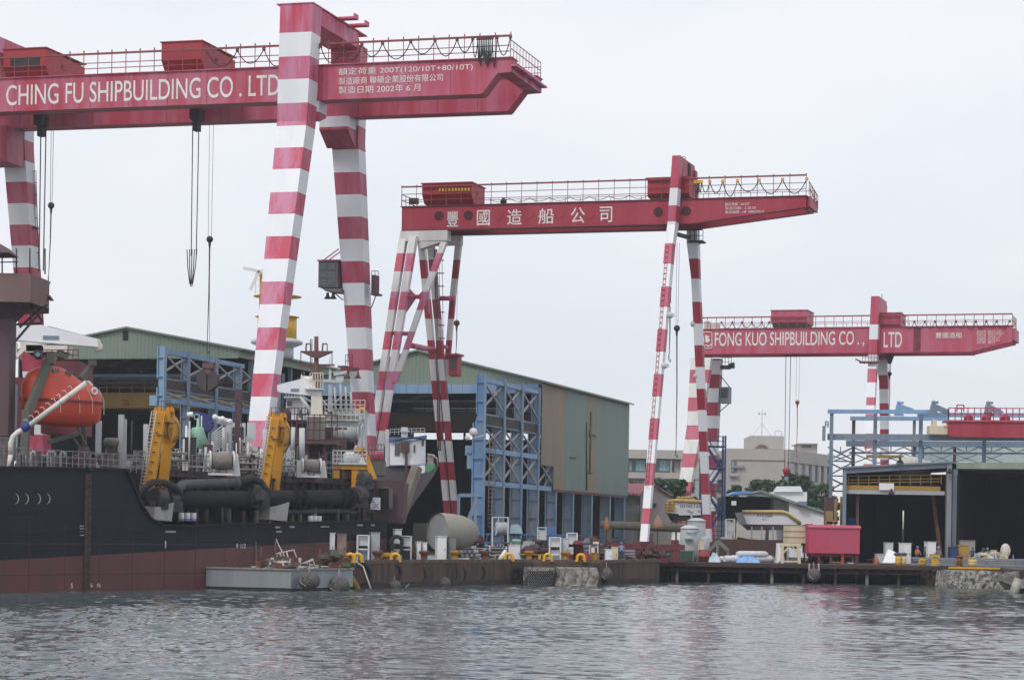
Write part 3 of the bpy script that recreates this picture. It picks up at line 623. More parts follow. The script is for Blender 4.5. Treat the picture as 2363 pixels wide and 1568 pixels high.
m = MB(); m.beam(E.fp(1664, 868, 7), E.fp(1684, 893, 7), .12); m.beam(E.fp(1660, 950, 7), E.fp(1682, 931, 7), .12); m.obj('cab_brace', BLK, c_)
m = MB(); m.fbox(E, E.a(1985, 835, 0), E.a(2028, 835, 0), -1.0, .1, E.z(2000, 838, 0), E.z(2000, 834, 0)); m.rail(E.fp(1990, 834, -1), E.fp(2024, 834, -1), 1.2, 5, .03); m.beam(E.fp(1974, 828, -.6), E.fp(1996, 838, -.6), .2); m.obj('leg_platform', DKRED, K)
hook(E, K, 1815, 818, 1081, 4.2, False, .05, .35); hook(E, K, 1840, 818, 928, 4.2, True, .02, .25, (1838, 1045), mat=RED2)
m = MB(); q = E.fp(1815, 1086, 4.2); m.lathe([(.2, -.9), (.5, -.2), (.62, .1), (.4, .45)], q, 12); m.obj('hook_block', RED2, K); m = MB(); m.tube([q - Vector((0, 0, .8)), q - Vector((0, 0, 3.6))], .28, 6); m.obj('hook', BLUED, K)
hook(E, K, 2053, 818, 862, 4.5, True, .05, .1, (2052, 950)); m = MB(); q = E.fp(2053, 826, 4.5); m.lathe([(.25, -.8), (.6, .2), (.6, .5)], q, 10); m.obj('sheave_block', BLK, K)
# ============================================================ setting: water, yard ground
import numpy as np
SF = Frame(-59.7, 0, 1368, 147)         # ship's side: u runs along the hull away to the right, v points inboard
aE = SF.a(893, 1240, 0)
def gp(x, d): return Vector((Xat(x, d, 1300), d, 0))
wm = bpy.data.materials.new('harbour_water'); wm.use_nodes = True; t = wm.node_tree; b = t.nodes['Principled BSDF']
b.inputs['Base Color'].default_value = (.066, .086, .094, 1); b.inputs['Roughness'].default_value = .07; b.inputs['IOR'].default_value = 1.38; b.inputs['Specular IOR Level'].default_value = .5
tcn = t.nodes.new('ShaderNodeTexCoord'); n1 = t.nodes.new('ShaderNodeTexNoise'); n1.inputs['Scale'].default_value = 3.2; n1.inputs['Detail'].default_value = 4
mpn = t.nodes.new('ShaderNodeMapping'); mpn.inputs['Scale'].default_value = (1, 1.5, 1)
bpn = t.nodes.new('ShaderNodeBump'); bpn.inputs['Strength'].default_value = .12; bpn.inputs['Distance'].default_value = .06
t.links.new(tcn.outputs['Object'], mpn.inputs[0]); t.links.new(mpn.outputs[0], n1.inputs[0]); t.links.new(n1.outputs[0], bpn.inputs['Height']); t.links.new(bpn.outputs[0], b.inputs['Normal'])
def water():
    rs = np.random.RandomState(5); KW = .262
    us = np.linspace(-1, 1, 760); ys = [52.]
    while ys[-1] < 222: ys.append(ys[-1] + .085 + .0011 * (ys[-1] - 52))
    ys = np.array(ys); Ug, Yg = np.meshgrid(us, ys); Xg = Ug * KW * Yg; Z = np.zeros_like(Xg)
    calm = .078 + .095 / (1 + np.exp((Ug * KW / .219 + .35) / .22))       # ruffled water lies off the ship, calmer water off the pier
    patch = 1 + .45 * np.sin(Xg * .13 + 1.7 * np.sin(Yg * .07)) * np.sin(Yg * .11 + .8 * np.sin(Xg * .09)) ; NW = 70
    for i in range(NW):
        lam = .34 * (3.4 / .34) ** (rs.rand() ** .9); k = 2 * np.pi / lam; th = rs.normal(1.40, .62)
        sl = np.sqrt(2. / NW) * (1.25 if lam < 1.3 else .8)
        p = k * (Xg * np.cos(th) + Yg * np.sin(th)) + rs.rand() * 6.28 + .9 * np.sin(Xg * .23 + Yg * .19 + i) + .7 * np.sin(Yg * .31 - Xg * .14 + 2 * i)
        Z += sl / k * (np.sin(p) + .22 * np.sin(2 * p + .6))
    edge = np.minimum((1 - np.abs(Ug)) / .04, np.minimum(Yg - 52, ys[-1] - Yg) / 3).clip(0, 1); Z *= calm * patch * edge
    nx, ny = len(us), len(ys); V = np.stack([Xg, Yg, Z], -1).reshape(-1, 3)
    idx = np.arange(nx * ny).reshape(ny, nx); Fq = np.stack([idx[:-1, :-1], idx[:-1, 1:], idx[1:, 1:], idx[1:, :-1]], -1).reshape(-1, 4)
    y0, y1, S = ys[0], ys[-1], 1600; a0, a1 = KW * y0, KW * y1
    ex = np.array([(-S, -40, 0), (S, -40, 0), (S, y0, 0), (-S, y0, 0), (-S, y1, 0), (S, y1, 0), (-a0, y0, 0), (a0, y0, 0), (a1, y1, 0), (-a1, y1, 0), (S, 300, 0), (-S, 300, 0)], float)
    n = len(V); V = np.vstack([V, ex]); Fq = np.vstack([Fq, np.array([(0, 1, 2, 3), (3, 6, 9, 4), (7, 2, 5, 8), (4, 5, 10, 11)]) + n])
    me = bpy.data.meshes.new('water'); me.vertices.add(len(V)); me.vertices.foreach_set('co', V.ravel().astype(np.float32))
    me.loops.add(Fq.size); me.loops.foreach_set('vertex_index', Fq.ravel().astype(np.int32)); me.polygons.add(len(Fq))
    me.polygons.foreach_set('loop_start', (np.arange(len(Fq)) * 4).astype(np.int32)); me.polygons.foreach_set('loop_total', np.full(len(Fq), 4, np.int32))
    me.update(calc_edges=True); me.polygons.foreach_set('use_smooth', np.ones(len(Fq), bool)); me.materials.append(wm)
    o = bpy.data.objects.new('water', me); COL.objects.link(o); o['kind'] = 'structure'
water()
QUAY = M('stained_quay_wall', (.115, .07, .055), (.045, .038, .038), .9, .9, streak=1, bump=.6, rust=.34, rustc=(.035, .03, .03), rust_scale=.45, lo=.42, hi=.58)
YARD = M('yard_ground', (.12, .10, .09), (.07, .062, .06), .12, .95, bump=.5, rust=.2, rustc=(.10, .055, .04), rust_scale=.4)
edge = [gp(812, 171.5), gp(832, 173), gp(1207, 196.6), gp(1385, 199), gp(1520, 213), gp(1530, 233), gp(2186, 233), gp(2188, 215), gp(2312, 210), gp(2345, 200), gp(2480, 190), Vector((260, 190, 0)), Vector((1600, 190, 0)), Vector((1600, 1400, 0)), Vector((-1600, 1400, 0)), Vector((-1600, 165, 0))]
back = [SF.pt(-30, 11.9, 0), SF.pt(aE + .9, 11.9, 0), SF.pt(aE + .9, -1.1, 0), SF.pt(SF.a(812, 1300, -1.1), -1.1, 0)]
poly = edge + back; n = len(poly); m = MB()
m.add([(p.x, p.y, DECK) for p in poly], [list(range(n))], 0)
for z1, z0, mi in ((DECK, .42, 1), (.42, -4, 2)): m.add([(p.x, p.y, z1) for p in poly] + [(p.x, p.y, z0) for p in poly], [(i, (i + 1) % n, n + (i + 1) % n, n + i) for i in range(n) if not 10 < i < 15], mi)
ST(m, 'ground', [YARD, QUAY, M('tide_weed', (.03, .032, .028), (.055, .045, .038), 1.5, .8, bump=.5)])
m = MB()                                # low timber edge along the quay
for i in (1, 2, 3):
    a_, c_ = poly[i] + Vector((0, .45, DECK + .13)), poly[i + 1] + Vector((0, .45, DECK + .13)); m.beam(a_, c_, .5, .26)
ST(m, 'kerb', M('quay_edge_timber', (.16, .11, .09), (.08, .06, .05), 2, .9, bump=.4))
# ------------------------------------------------------------ ship sheds
def xbrace(m, p, q, r, s_, w=.16): m.beam(p, q, w); m.beam(r, s_, w)
def shed(F, name, label, pxs, gx, rx, ridge, eave_y, low_y, beam_mat, top_pts, b_front, clad, back_gap, cr, colw, crane_mat, lens, left_open=False):
    """F: frame on the foot of the front column; side wall in plane a=0, going back along b"""
    bg, br = F.b(F.fa(gx, eave_y, 0)), F.b(F.fa(rx, 1000, 0)); ze = F.fa(gx, eave_y, 0).z
    aR_, zR = F.az(ridge[0], ridge[1], bg); aL_ = 2 * aR_; zl = F.z(gx - 20, low_y, bg)
    S = T(name, label, 'shed', F.pt(aR_, bg, DECK), 'ship building sheds')
    pt = F.pt
    m = MB(); m.prism([pt(aL_, bg, zl), pt(-.02, bg, zl), pt(-.02, bg, ze), pt(aR_, bg, zR), pt(aL_, bg, ze)], F.v * .2); m.obj('gable', GREENS, S)
    m = MB()
    for a0, a1 in ((aR_, .7), (aR_, aL_ - .7)):
        zz = lambda a: zR + (ze - zR) * abs(a - aR_) / abs(aR_)
        m.prism([pt(a0, bg - .4, zz(a0) + .03), pt(a1, bg - .4, zz(a1) + .03), pt(a1, bg - .4, zz(a1) + .23), pt(a0, bg - .4, zz(a0) + .23)], F.v * (br - bg + .8))
    m.obj('roof', M('roof_sheet', (.20, .25, .20), (.25, .28, .22), .5, .6), S)
    zb0, zb1 = F.z(1200, back_gap[0], br) if back_gap else 0, F.z(1200, back_gap[1], br) if back_gap else 0
    m = MB()
    if back_gap:
        m.prism([pt(aL_, br, zb0), pt(-.3, br, zb0), pt(-.3, br, ze), pt(aR_, br, zR - .05), pt(aL_, br, ze)], F.v * .2); m.fbox(F, aL_, -.3, br, br + .2, DECK, zb1)
        for k in range(9): a_ = aL_ + (-.3 - aL_) * k / 8; m.fbox(F, a_ - .12, a_ + .12, br - .4, br - .1, DECK, zR - 5)
    else: m.prism([pt(aL_, br, DECK), pt(-.3, br, DECK), pt(-.3, br, ze), pt(aR_, br, zR - .05), pt(aL_, br, ze)], F.v * .2)
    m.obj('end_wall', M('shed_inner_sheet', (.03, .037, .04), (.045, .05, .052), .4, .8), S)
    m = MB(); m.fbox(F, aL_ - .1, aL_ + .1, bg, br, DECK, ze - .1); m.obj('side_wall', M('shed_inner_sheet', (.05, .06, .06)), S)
    m = MB(); nb = 22; z_ = zl
    m.fbox(F, aL_ + .3, -.3, bg - .25, bg - .05, z_ - 1.0, z_ - .01)
    for k in range(nb): a_ = aL_ + (0 - aL_) * k / nb; m.fbox(F, a_, a_ + .12, bg - .33, bg - .26, z_ - 1.0, z_ - .05)
    if beam_mat: m.obj('gable_beam', beam_mat, S)
    # roof trusses inside
    m = MB()
    for k in range(1, 7):
        b_ = bg + (br - bg) * k / 7
        m.beam(pt(aL_ + .5, b_, ze - .4), pt(aR_, b_, zR - .6), .3); m.beam(pt(-.5, b_, ze - .4), pt(aR_, b_, zR - .6), .3); m.beam(pt(aL_ + .5, b_, zl - 1.5), pt(-.5, b_, zl - 1.5), .3)
    m.obj('roof_truss', BLUED, S)
    # overhead travelling crane
    z1, z0 = F.z(gx - 150, cr[0], bg + 8), F.z(gx - 150, cr[1], bg + 8); m = MB(); m.fbox(F, aL_ + .6, -.6, bg + 8, bg + 9, z0, z1); m.fbox(F, aL_ + .6, -.6, bg + 12, bg + 13, z0, z1)
    oc = m.obj('overhead_crane', crane_mat, S); m = MB(); m.rail(pt(aL_ + .6, bg + 7.9, z1), pt(-.6, bg + 7.9, z1), 1.1, 16, .04); m.obj('crane_railing', crane_mat, oc)
    if 'sign' in lens:
        x, y, h = lens['sign']; lett(F, oc, '富', x - h * .5, y - h / 2, x + h * .5, y + h / 2, bg + 7.96, M('sign_red', (.4, .08, .03)), bold=.02)
    # columns of the side, open runway in front and along the wall
    bc = [F.b(F.fa(x, 1000, 0)) for x in pxs]; zt_ = F.fa(top_pts[0], top_pts[1], 0).z; zc_ = F.fa(top_pts[0], top_pts[2], 0).z; zc2 = F.fa(top_pts[0], top_pts[3], 0).z; zc3 = F.fa(top_pts[0], top_pts[4], 0).z if top_pts[4] else None
    for i, b_ in enumerate(bc):
        m = MB(); w1, w0 = colw
        hi = zt_ + .5 if b_ < bg + .5 else min(zt_, ze - .2)
        m.prism([pt(-.1, b_, DECK + 1.2), pt(-.1 - w0, b_, DECK + 1.2), pt(-.1 - w0 * .92, b_, zc_ - .9), pt(-.1 - w1, b_, zc_ - .1), pt(-.1 - w1, b_, hi), pt(-.1, b_, hi)], F.v * .1)
        m.fbox(F, -.1, 0, b_ - .26, b_ + .36, DECK + 1.2, hi); m.fbox(F, -.2 - w0, -.1 - w0 * .98, b_ - .26, b_ + .36, DECK + 1.2, zc_ - .9); m.fbox(F, -.2 - w1, -.1 - w1, b_ - .22, b_ + .32, zc_, hi)
        z = DECK + 2.2
        while z < hi - .5: ww = w0 if z < zc_ - 1 else w1; m.fbox(F, -.1 - ww, -.1, b_ - .22, b_ - .004, z, z + .08); z += 1.9
        c = m.obj('column', BLUER if i else BLUE, S)
        if i == 0: m = MB(); m.fbox(F, -.9 - w0, -.2 - w0, b_ - .3, b_ + .4, zc2 - .6, zc2 + .4); m.fbox(F, -.7 - w0, -.2 - w0, b_ - .3, b_ + .4, zc3 + 1.4 if zc3 else zc2 - 4, zc3 + 3.0 if zc3 else zc2 - 3); m.obj('bracket', BLUE, c)
        m = MB(); m.fbox(F, -.25 - w0, .05, b_ - .35, b_ + .45, DECK, DECK + 1.2); m.obj('footing', BRUST, c)
    m = MB(); bl = min(bg + 2, bc[-1])
    for z, h_, wd in ((zt_, .45, .4), (zc2, .5, .4)) + (((zc3, .5, .4),) if zc3 else ()):
        m.beam(pt(-.3, bc[0] + .2, z), pt(-.3, bc[-1] if z != zt_ else bl, z), wd, h_)
    m.obj('runway_tie', BLUE, S)
    m = MB(); m.fbox(F, -.9, -.25, bc[0] + .2, br - .5, zc_ - 1.0, zc_ - .05); m.obj('crane_runway', M('runway_girder', (.035, .04, .05), (.09, .06, .045), .5, .8, rust=.2, rustc=(.2, .12, .08)), S)
    m = MB(); m.fbox(F, -.62, -.5, bc[0] + .2, br - .5, zc_ + .0, zc_ + .16); m.fbox(F, -.95, -.2, bc[0] + .2, br - .5, zc_ - 1.12, zc_ - 1.01); m.obj('crane_rail', BLUER, S)
    m = MB()
    for i in range(len(bc) - 1):
        if i > b_front: break
        zs = [z for z in (zt_ - .3, zc_ + .3, None, zc_ - 1.2, zc2 + .3, None, zc2 - .3, (zc3 or DECK + 6) + .3)]
        for a_, c_ in ((zt_ - .3, zc_ + .6), (zc_ - 1.3, zc2 + .3)) + (((zc2 - .3, zc3 + .3),) if zc3 else ()):
            xbrace(m, pt(-.2, bc[i] + .3, a_), pt(-.2, bc[i + 1] - .2, c_), pt(-.34, bc[i] + .3, c_), pt(-.34, bc[i + 1] - .2, a_))
    m.obj('cross_brace', M('brace_grey', (.42, .44, .48), (.32, .28, .26), 1, .6), S)
    return S, bg, br, ze, zl, aR_, aL_, zR
F2 = Frame(15.9, 1122, 1240, 235)
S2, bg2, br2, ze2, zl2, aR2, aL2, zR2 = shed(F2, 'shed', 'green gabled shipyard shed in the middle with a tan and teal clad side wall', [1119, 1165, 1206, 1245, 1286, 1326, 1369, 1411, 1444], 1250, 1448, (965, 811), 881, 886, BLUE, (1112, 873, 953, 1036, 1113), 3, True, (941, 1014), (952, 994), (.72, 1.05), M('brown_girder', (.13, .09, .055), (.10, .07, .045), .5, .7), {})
za = F2.fa(1275, 1128, 0).z; zh = F2.fa(1262, 1074, 0).z
def bx(x, y=1000): return F2.b(F2.fa(x, y, 0))
m = MB(); bh = bx(1277); br_ = br2 + .3
cuts = [(bg2 - .1, bh, 0, zh), (bh, bx(1301), 0, za), (bx(1301), bx(1351), 1, za), (bx(1351), bx(1376), 0, za), (bx(1376), br_, 1, za)]
for i, (p0, p1, mi, zlo) in enumerate(cuts): m.fbox(F2, .03, .13, p0 + .002, p1 - .002, zlo, ze2 + .1, mi)
m.fbox(F2, .135, .16, bx(1363), bx(1370), ze2 - 6.5, ze2 - .8, 1)
m.obj('wall_cladding', [TANS, TEALS], S2)
m = MB(); q = lambda x, y: F2.fa(x, y, .22)
for x0, y0, x1, y1 in ((1361, 995, 1361, 1010), (1364, 950, 1361, 1090), (1366, 1003, 1377, 1006), (1358, 1090, 1366, 1090), (1354, 975, 1354, 1130), (1316, 1055, 1330, 1055)): m.tube([q(x0, y0), q(x1, y1)], .09, 5)
m.objs('drain_pipe', M('pipe_brown', (.20, .14, .09), (.15, .11, .08), 2), S2)
m = MB(); m.fbox(F2, .0, .17, bg2 - .2, br2 + .4, ze2 + .1, ze2 + .2); m.fbox(F2, .0, .1, bh, br2, za - .3, za - .01); m.obj('edge_trim', BRUST, S2)
m = MB(); q0, q1 = F2.fa(1285, 1074, -.1), F2.fa(1279, 1130, -.1)
xbrace(m, F2.fa(1253, 1080, -.2), F2.fa(1278, 1126, -.2), F2.fa(1253, 1126, -.3), F2.fa(1278, 1080, -.3)); m.obj('cross_brace', BLUED, S2)
# ladder on the front column, lamp, posts and frame at its foot
m = MB(); q0, q1 = F2.fa(1130, 1010, .3), F2.fa(1126, 1215, .3)
for k in (0, 1): m.tube([q0 + F2.v * k * 2.2, q1 + F2.v * k * 2.2], .05, 5)
for k in range(22): q = q0.lerp(q1, k / 21); m.tube([q, q + F2.v * 2.2], .04, 5)
m.obj('ladder', M('ladder_tan', (.32, .25, .16)), S2)
m = MB(); q = F2.fa(1090, 1003, -.5); m.tube([q + Vector((1.2, 0, 0)), q - Vector((0, 0, .3)), q], .05, 5); m.ball(q + Vector((.1, 0, .3)), .42, 12); m.ball(q - Vector((.5, 0, .3)), .25, 10); m.obj('globe_lamp', WHPL, S2)
m = MB(); q = F2.fa(1114, 905, -1.4); m.lathe([(.2, -.9), (.3, -.8), (.3, -.1), (.16, 0), (.3, .1), (.3, .8), (.2, .9)], q, 10); m.obj('runway_buffer', YELB, S2)
m = MB()
for x in (1057, 1096): m.beam(P(x + 2, 1140, 232), P(x, 1240, 232), .3)
m.beam(P(1059, 1142, 232), P(1098, 1142, 232), .35); m.beam(P(1100, 1150, 232), P(1066, 1238, 232), .4); m.beam(P(1060, 1190, 232), P(1072, 1240, 232), .2)
m.obj('brace_frame', BLUER, S2)
F1 = Frame(15.9, 381, 1235, 233)
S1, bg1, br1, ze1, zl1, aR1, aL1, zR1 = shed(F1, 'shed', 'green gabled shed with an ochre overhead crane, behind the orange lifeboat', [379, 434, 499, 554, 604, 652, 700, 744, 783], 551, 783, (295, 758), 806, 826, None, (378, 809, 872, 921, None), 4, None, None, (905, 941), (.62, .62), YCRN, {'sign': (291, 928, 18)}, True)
m = MB(); m.fbox(F1, .03, .12, bg1, br1 + .3, ze1 - .85, ze1 + .15); m.obj('eave_fascia', M('fascia_green', (.24, .29, .23), (.28, .30, .24), .5, .6), S1)
m = MB(); m.fbox(F1, F1.a(284, 775, bg1), F1.a(296, 775, bg1), bg1 - .06, bg1 - .02, F1.z(290, 785, bg1), F1.z(290, 763, bg1)); m.obj('vent_opening', DARK, S1)
m = MB()
for k in range(1, 8):
    b_ = bg1 + (br1 - bg1) * k / 8; m.fbox(F1, -.5, -.1, b_, b_ + .3, zl1 - 12, ze1 - .9); c_ = bg1 + (br1 - bg1) * (k + 1) / 8
    if k < 7: xbrace(m, F1.pt(-.2, b_, ze1 - 4), F1.pt(-.2, c_, ze1 - 8), F1.pt(-.3, b_, ze1 - 8), F1.pt(-.3, c_, ze1 - 4)); m.beam(F1.pt(-.2, b_, ze1 - 4), F1.pt(-.2, c_, ze1 - 4), .3); m.beam(F1.pt(-.2, b_, ze1 - 8.2), F1.pt(-.2, c_, ze1 - 8.2), .5)
m.obj('side_frame', BLUED, S1)
# ------------------------------------------------------------ shed complex at the right
S3 = T('shed', 'dark open-fronted shed under a green sheet canopy, behind the workers', 'shed', (P(2290, 1290, 236)), 'ship building sheds')
V16 = F2.v; m = MB(); m.prism([P(2207, 1066, 232), P(2480, 1067, 232), P(2480, 1082, 232), P(2207, 1081, 232)], V16 * 40); m.obj('roof', M('canopy_green', (.30, .34, .29), (.22, .26, .20), .4, .7, streak=1), S3)
m = MB(); d = 232.4; xa, xb = Xat(2207, d), Xat(2470, d); zt = P(2300, 1081, d).z - .02
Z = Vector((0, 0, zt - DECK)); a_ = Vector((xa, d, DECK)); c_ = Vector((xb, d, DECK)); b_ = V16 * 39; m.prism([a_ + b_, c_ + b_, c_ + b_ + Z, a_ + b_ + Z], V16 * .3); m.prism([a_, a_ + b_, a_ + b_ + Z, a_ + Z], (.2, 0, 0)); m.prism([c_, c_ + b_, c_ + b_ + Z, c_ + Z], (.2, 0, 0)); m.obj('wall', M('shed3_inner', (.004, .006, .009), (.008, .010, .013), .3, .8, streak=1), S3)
m = MB()
for x, d_ in ((2201, 231.5),): m.gbox(x - 5, x + 5, 1082, d_, .5)
m.obj('column', BLUED, S3)
S4 = T('shed', 'grey lean-to shed with a yellow overhead crane behind the red hopper', 'shed', P(2070, 1290, 232), 'ship building sheds')
m = MB(); dd = 230; A_ = [P(1941, 1076, dd), P(2196, 1063, dd), P(2196, 1067, dd), P(1941, 1080, dd)]; m.prism(A_, V16 * 26); m.obj('roof', BLUED, S4)
m = MB(); m.prism([P(1948, 1079, dd + .3), P(2190, 1066, dd + .3), P(2190, 1078, dd + .3), P(1948, 1092, dd + .3)], (0, .5, 0)); m.obj('roof_beam', BLUED, S4)
m = MB(); m.gbox(2183, 2194, 1068, dd + .2, .7); m.obj('column', M('grey_column', (.26, .29, .31), (.20, .21, .22), .8, .6, streak=1, rust=.15), S4); m = MB(); m.gbox(1944, 1951, 1080, dd + .2, .6); m.obj('column', BLUED, S4); m = MB(); m.gbox(1974, 1981, 1092, dd + 2, .5); m.obj('column', BRUST, S4)
m = MB(); m.beam(P(2152, 1140, dd + 4), P(2171, 1285, dd + 3), .35); m.obj('raking_post', RUST, S4)
m = MB(); m.pbox(1946, 1131, 2180, 1140, dd + .8, .6); m.obj('runway_beam', GREY, S4)
m = MB(); m.pbox(1947, 1120, 2170, 1130.7, dd + 1, .8); o = m.obj('overhead_crane', YCRN, S4); m = MB(); m.rail(P(1957, 1120, dd + 1), P(2172, 1117, dd + 1), .95, 9, .035, (1, .6, .3)); m.obj('crane_railing', YCRN, o)
m = MB(); m.pbox(2029, 1114, 2063, 1130, dd + .55, .06); m.obj('notice_board', WHPL, S4)
for x in (2018, 2213): pass
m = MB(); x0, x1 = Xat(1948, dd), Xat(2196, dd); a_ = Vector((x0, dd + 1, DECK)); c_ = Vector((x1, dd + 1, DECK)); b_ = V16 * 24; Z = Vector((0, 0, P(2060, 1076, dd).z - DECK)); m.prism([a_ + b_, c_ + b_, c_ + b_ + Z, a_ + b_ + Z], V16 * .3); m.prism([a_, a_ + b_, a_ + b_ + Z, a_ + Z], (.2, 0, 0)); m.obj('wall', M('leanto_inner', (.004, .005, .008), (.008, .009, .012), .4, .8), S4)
m = MB()
for x, y in ((2057, 1134), (2077, 1060)): q = P(x, y, dd - .3); m.lathe([(.1, .3), (.15, 0), (.4, -.35)], q, 10)
q = P(2192, 1085, dd - .3); m.lathe([(.1, .2), (.3, -.3)], q, 8); m.objs('floodlight', BLK, S4)
# open blue steel gantry above
S5 = T('steel_gantry', 'open weathered blue steel frame carrying a deep red crane girder', 'steel frame', P(2100, 1290, 240))
def strip(x0, x1, y, h, d, w=.4, mat=BLUE, sl=.0157): 
    m = MB(); m.prism([P(x0, y, d), P(x1, y + (x1 - x0) * sl, d), P(x1, y + h + (x1 - x0) * sl, d), P(x0, y + h, d)], (0, w, 0)); return m.obj('beam', mat, S5)
strip(1911, 2160, 944, 9, 240, sl=.004); strip(2118, 2460, 951, 10, 241.6, sl=.006); strip(1963, 2190, 960, 9, 249, sl=.004); strip(1911, 2460, 1000, 14, 240.6, .6, BLUED, .006); strip(1954, 2460, 1015.5, 13.5, 249, .6, BLUED, .006); strip(1960, 2460, 1042, 4, 249.7, .3, BLUED, .004)
for x, y, d_, w_, mt in ((1915, 952, 240.2, 7.5, BLUED), (2016, 952, 241.2, 7.5, BLUED), (2121, 953, 241.2, 8, BLUED), (1966, 969, 249.4, 7, BRUST), (2106, 969, 249.6, 6, BLUED), (2268, 1016, 241.4, 8, BLUED), (2126, 1030, 249.8, 5, BLUED), (2200, 1030, 249.8, 6, BRUST)):
    m = MB(); m.gbox(x - w_ / 2, x + w_ / 2, y, d_, .35, z0=DECK if x < 1970 else P(x, 1072, d_).z); m.obj('column', mt, S5)
m = MB(); m.gbox(1903, 1921, 1147, 239.6, 1.0); m.obj('footing', BRUST, S5)
m = MB(); m.pbox(1899, 982, 1905, 1016, 239.8, .5); m.rail(P(1905, 985, 240), P(1911, 986, 240), .6, 1, .06); m.obj('end_stop', BLUED, S5)
m = MB()
for i in range(8):
    x = 1911 + i * 58
    m.beam(P(x, 1031, 249.3), P(x + 29, 1044, 249.3), .12); m.beam(P(x + 58, 1031, 249.3), P(x + 29, 1044, 249.3), .12)
    if i < 7: m.beam(P(x, 1046, 249.3), P(x + 58, 1068, 249.3), .12); m.beam(P(x + 58, 1046, 249.3), P(x, 1068, 249.3), .12); m.beam(P(x + 29, 1030, 249.3), P(x + 29, 1045, 249.3), .1)
for y in (1031, 1065, 1100): m.beam(P(1911, y, 241), P(1966, y + 28, 249), .12); m.beam(P(1911, y + 32, 241), P(1966, y + 2, 249), .12); m.beam(P(1911, y + 32, 241), P(1966, y + 33, 249), .14)
m.obj('truss_brace', BLUED, S5)
m = MB(); m.pbox(2103, 1031, 2460, 1066, 258, .2); m.obj('translucent_wall', M('translucent_sheet', (.42, .52, .50), (.36, .45, .44), .4, .5, corr=8.), S5)
for x0, y0, x1, y1, d_, mt in ((2074, 937, 2106, 948, 246, BLUE), (2154, 936, 2188, 951, 240, BLUED), (2280, 937, 2312, 954, 242, BLUED)):
    m = MB(); m.beam(P(x0, y0, d_), P(x1, y1, d_), .5); m.prism([P(x0 - 5, y0 - 4, d_ - .4), P(x0 + 5, y0 - 4, d_ - .4), P(x0 + 12, y0 + 22, d_ - .4), P(x0 - 10, y0 + 22, d_ - .4)], (0, .3, 0)); q = P(x0, y0 - 8, d_); m.ball(q, .22, 8); m.box(q + Vector((.3, 0, 0)), (.4, .3, .25)); m.obj('hoist_strut', mt, S5)
OC = T('overhead_crane', 'deep red travelling crane girder resting on the blue steel gantry', 'crane', P(2330, 1007, 239))
m = MB(); m.prism([P(2188, 972, 238), P(2500, 974, 238), P(2500, 1010, 238), P(2199, 1007, 238), P(2189, 1004, 238)], (0, 1.0, 0)); m.obj('girder', RED2, OC)
m = MB(); m.prism([P(2188, 968, 237.8), P(2500, 970, 237.8), P(2500, 974, 237.8), P(2188, 972, 237.8)], (0, 3.5, 0)); m.rail(P(2189, 969, 237.9), P(2500, 971, 237.9), 1.25, 21, .05, (1, .5)); m.rail(P(2208, 950, 239), P(2224, 950, 239), .7, 1, .06); m.rail(P(2189, 969, 237.9), P(2189, 969, 241), 1.25, 3, .05, (1, .5)); m.obj('walkway', RED3, OC)
m = MB(); m.pbox(2145, 982, 2188, 1001, 238.5, 1.6); m.pbox(2152, 967, 2162, 982, 238.8, .8); m.pbox(2178, 980, 2187, 984, 238.4, .6); m.obj('end_truck', CREAM, OC)
m = MB()
for x in (2235, 2276, 2320): q = P(x, 966, 239); m.lathe([(.5, -.3), (.5, .2), (.2, .5)], q, 10)
m.objs('winch_drum', RED2, OC)
tk = MB(); q0, q1 = P(2101, 1078, 243), P(2101, 1078, 248); tk.lathe([(.02, -1.2), (.7, -1.05), (1.35, -.5), (1.55, 0), (1.55, 5), (1.3, 5.6), (.1, 5.9)], q0 + Vector((0, 1.2, -.3)), 24, (.35, 1, 0)); tag(tk.obj('storage_tank', OFFW), 'cream domed end of a round tank lying behind the lean-to roof', 'tank')
m = MB(); m.pbox(2001, 1049, 2087, 1056, 251, .8); tag(m.obj('crane_beam', YELB), 'yellow crane beam seen under the blue steel gantry', 'beam')
# ------------------------------------------------------------ buildings, house, low shed
BW = T('office_building', 'beige building with teal windows behind the middle crane, half hidden by the clad shed', 'building', P(1555, 1210, 462), 'beige buildings behind the yard')
m = MB(); m.pbox(1430, 1040, 1672, 1240, 461.6, 14); m.obj('wall', BGW, BW)
m = MB(); m.pbox(1430, 1038, 1672, 1058, 460, 1.5); m.pbox(1430, 1090, 1672, 1104, 460.2, 1.3); m.pbox(1430, 1138, 1672, 1152, 460.2, 1.3); m.obj('floor_band', BGW, BW)
m = MB()
for x in (1440, 1500, 1548, 1575, 1609, 1650): m.pbox(x - 6 if x != 1548 else 1546, 1058.2, x + 6 if x != 1548 else 1549, 1240, 460.4, 1.1)
m.obj('pillar', BGW, BW)
TEALG = M('teal_window', (.12, .30, .30), (.20, .40, .40), 1.5, .15, spec=.6)
for x0, x1 in ((1467, 1488), (1522, 1545), (1452, 1458), (1590, 1602), (1622, 1642)):
    for y0, y1 in ((1062, 1086), (1110, 1134)):
        m = MB(); m.pbox(x0 - 2, y0 - 2, x1 + 2, y1 + 2, 461.45, .14); f_ = m.obj('window', GLASS, BW); m = MB(); m.pbox(x0, y0, x1, y1, 461.35, .06); m.obj('pane', TEALG, f_); m = MB(); m.pbox((x0 + x1) / 2 - .4, y0, (x0 + x1) / 2 + .4, y1, 461.28, .06); m.pbox(x0, (y0 + y1) / 2 - .4, x1, (y0 + y1) / 2 + .4, 461.26, .05); m.obj('frame', LGREY, f_)
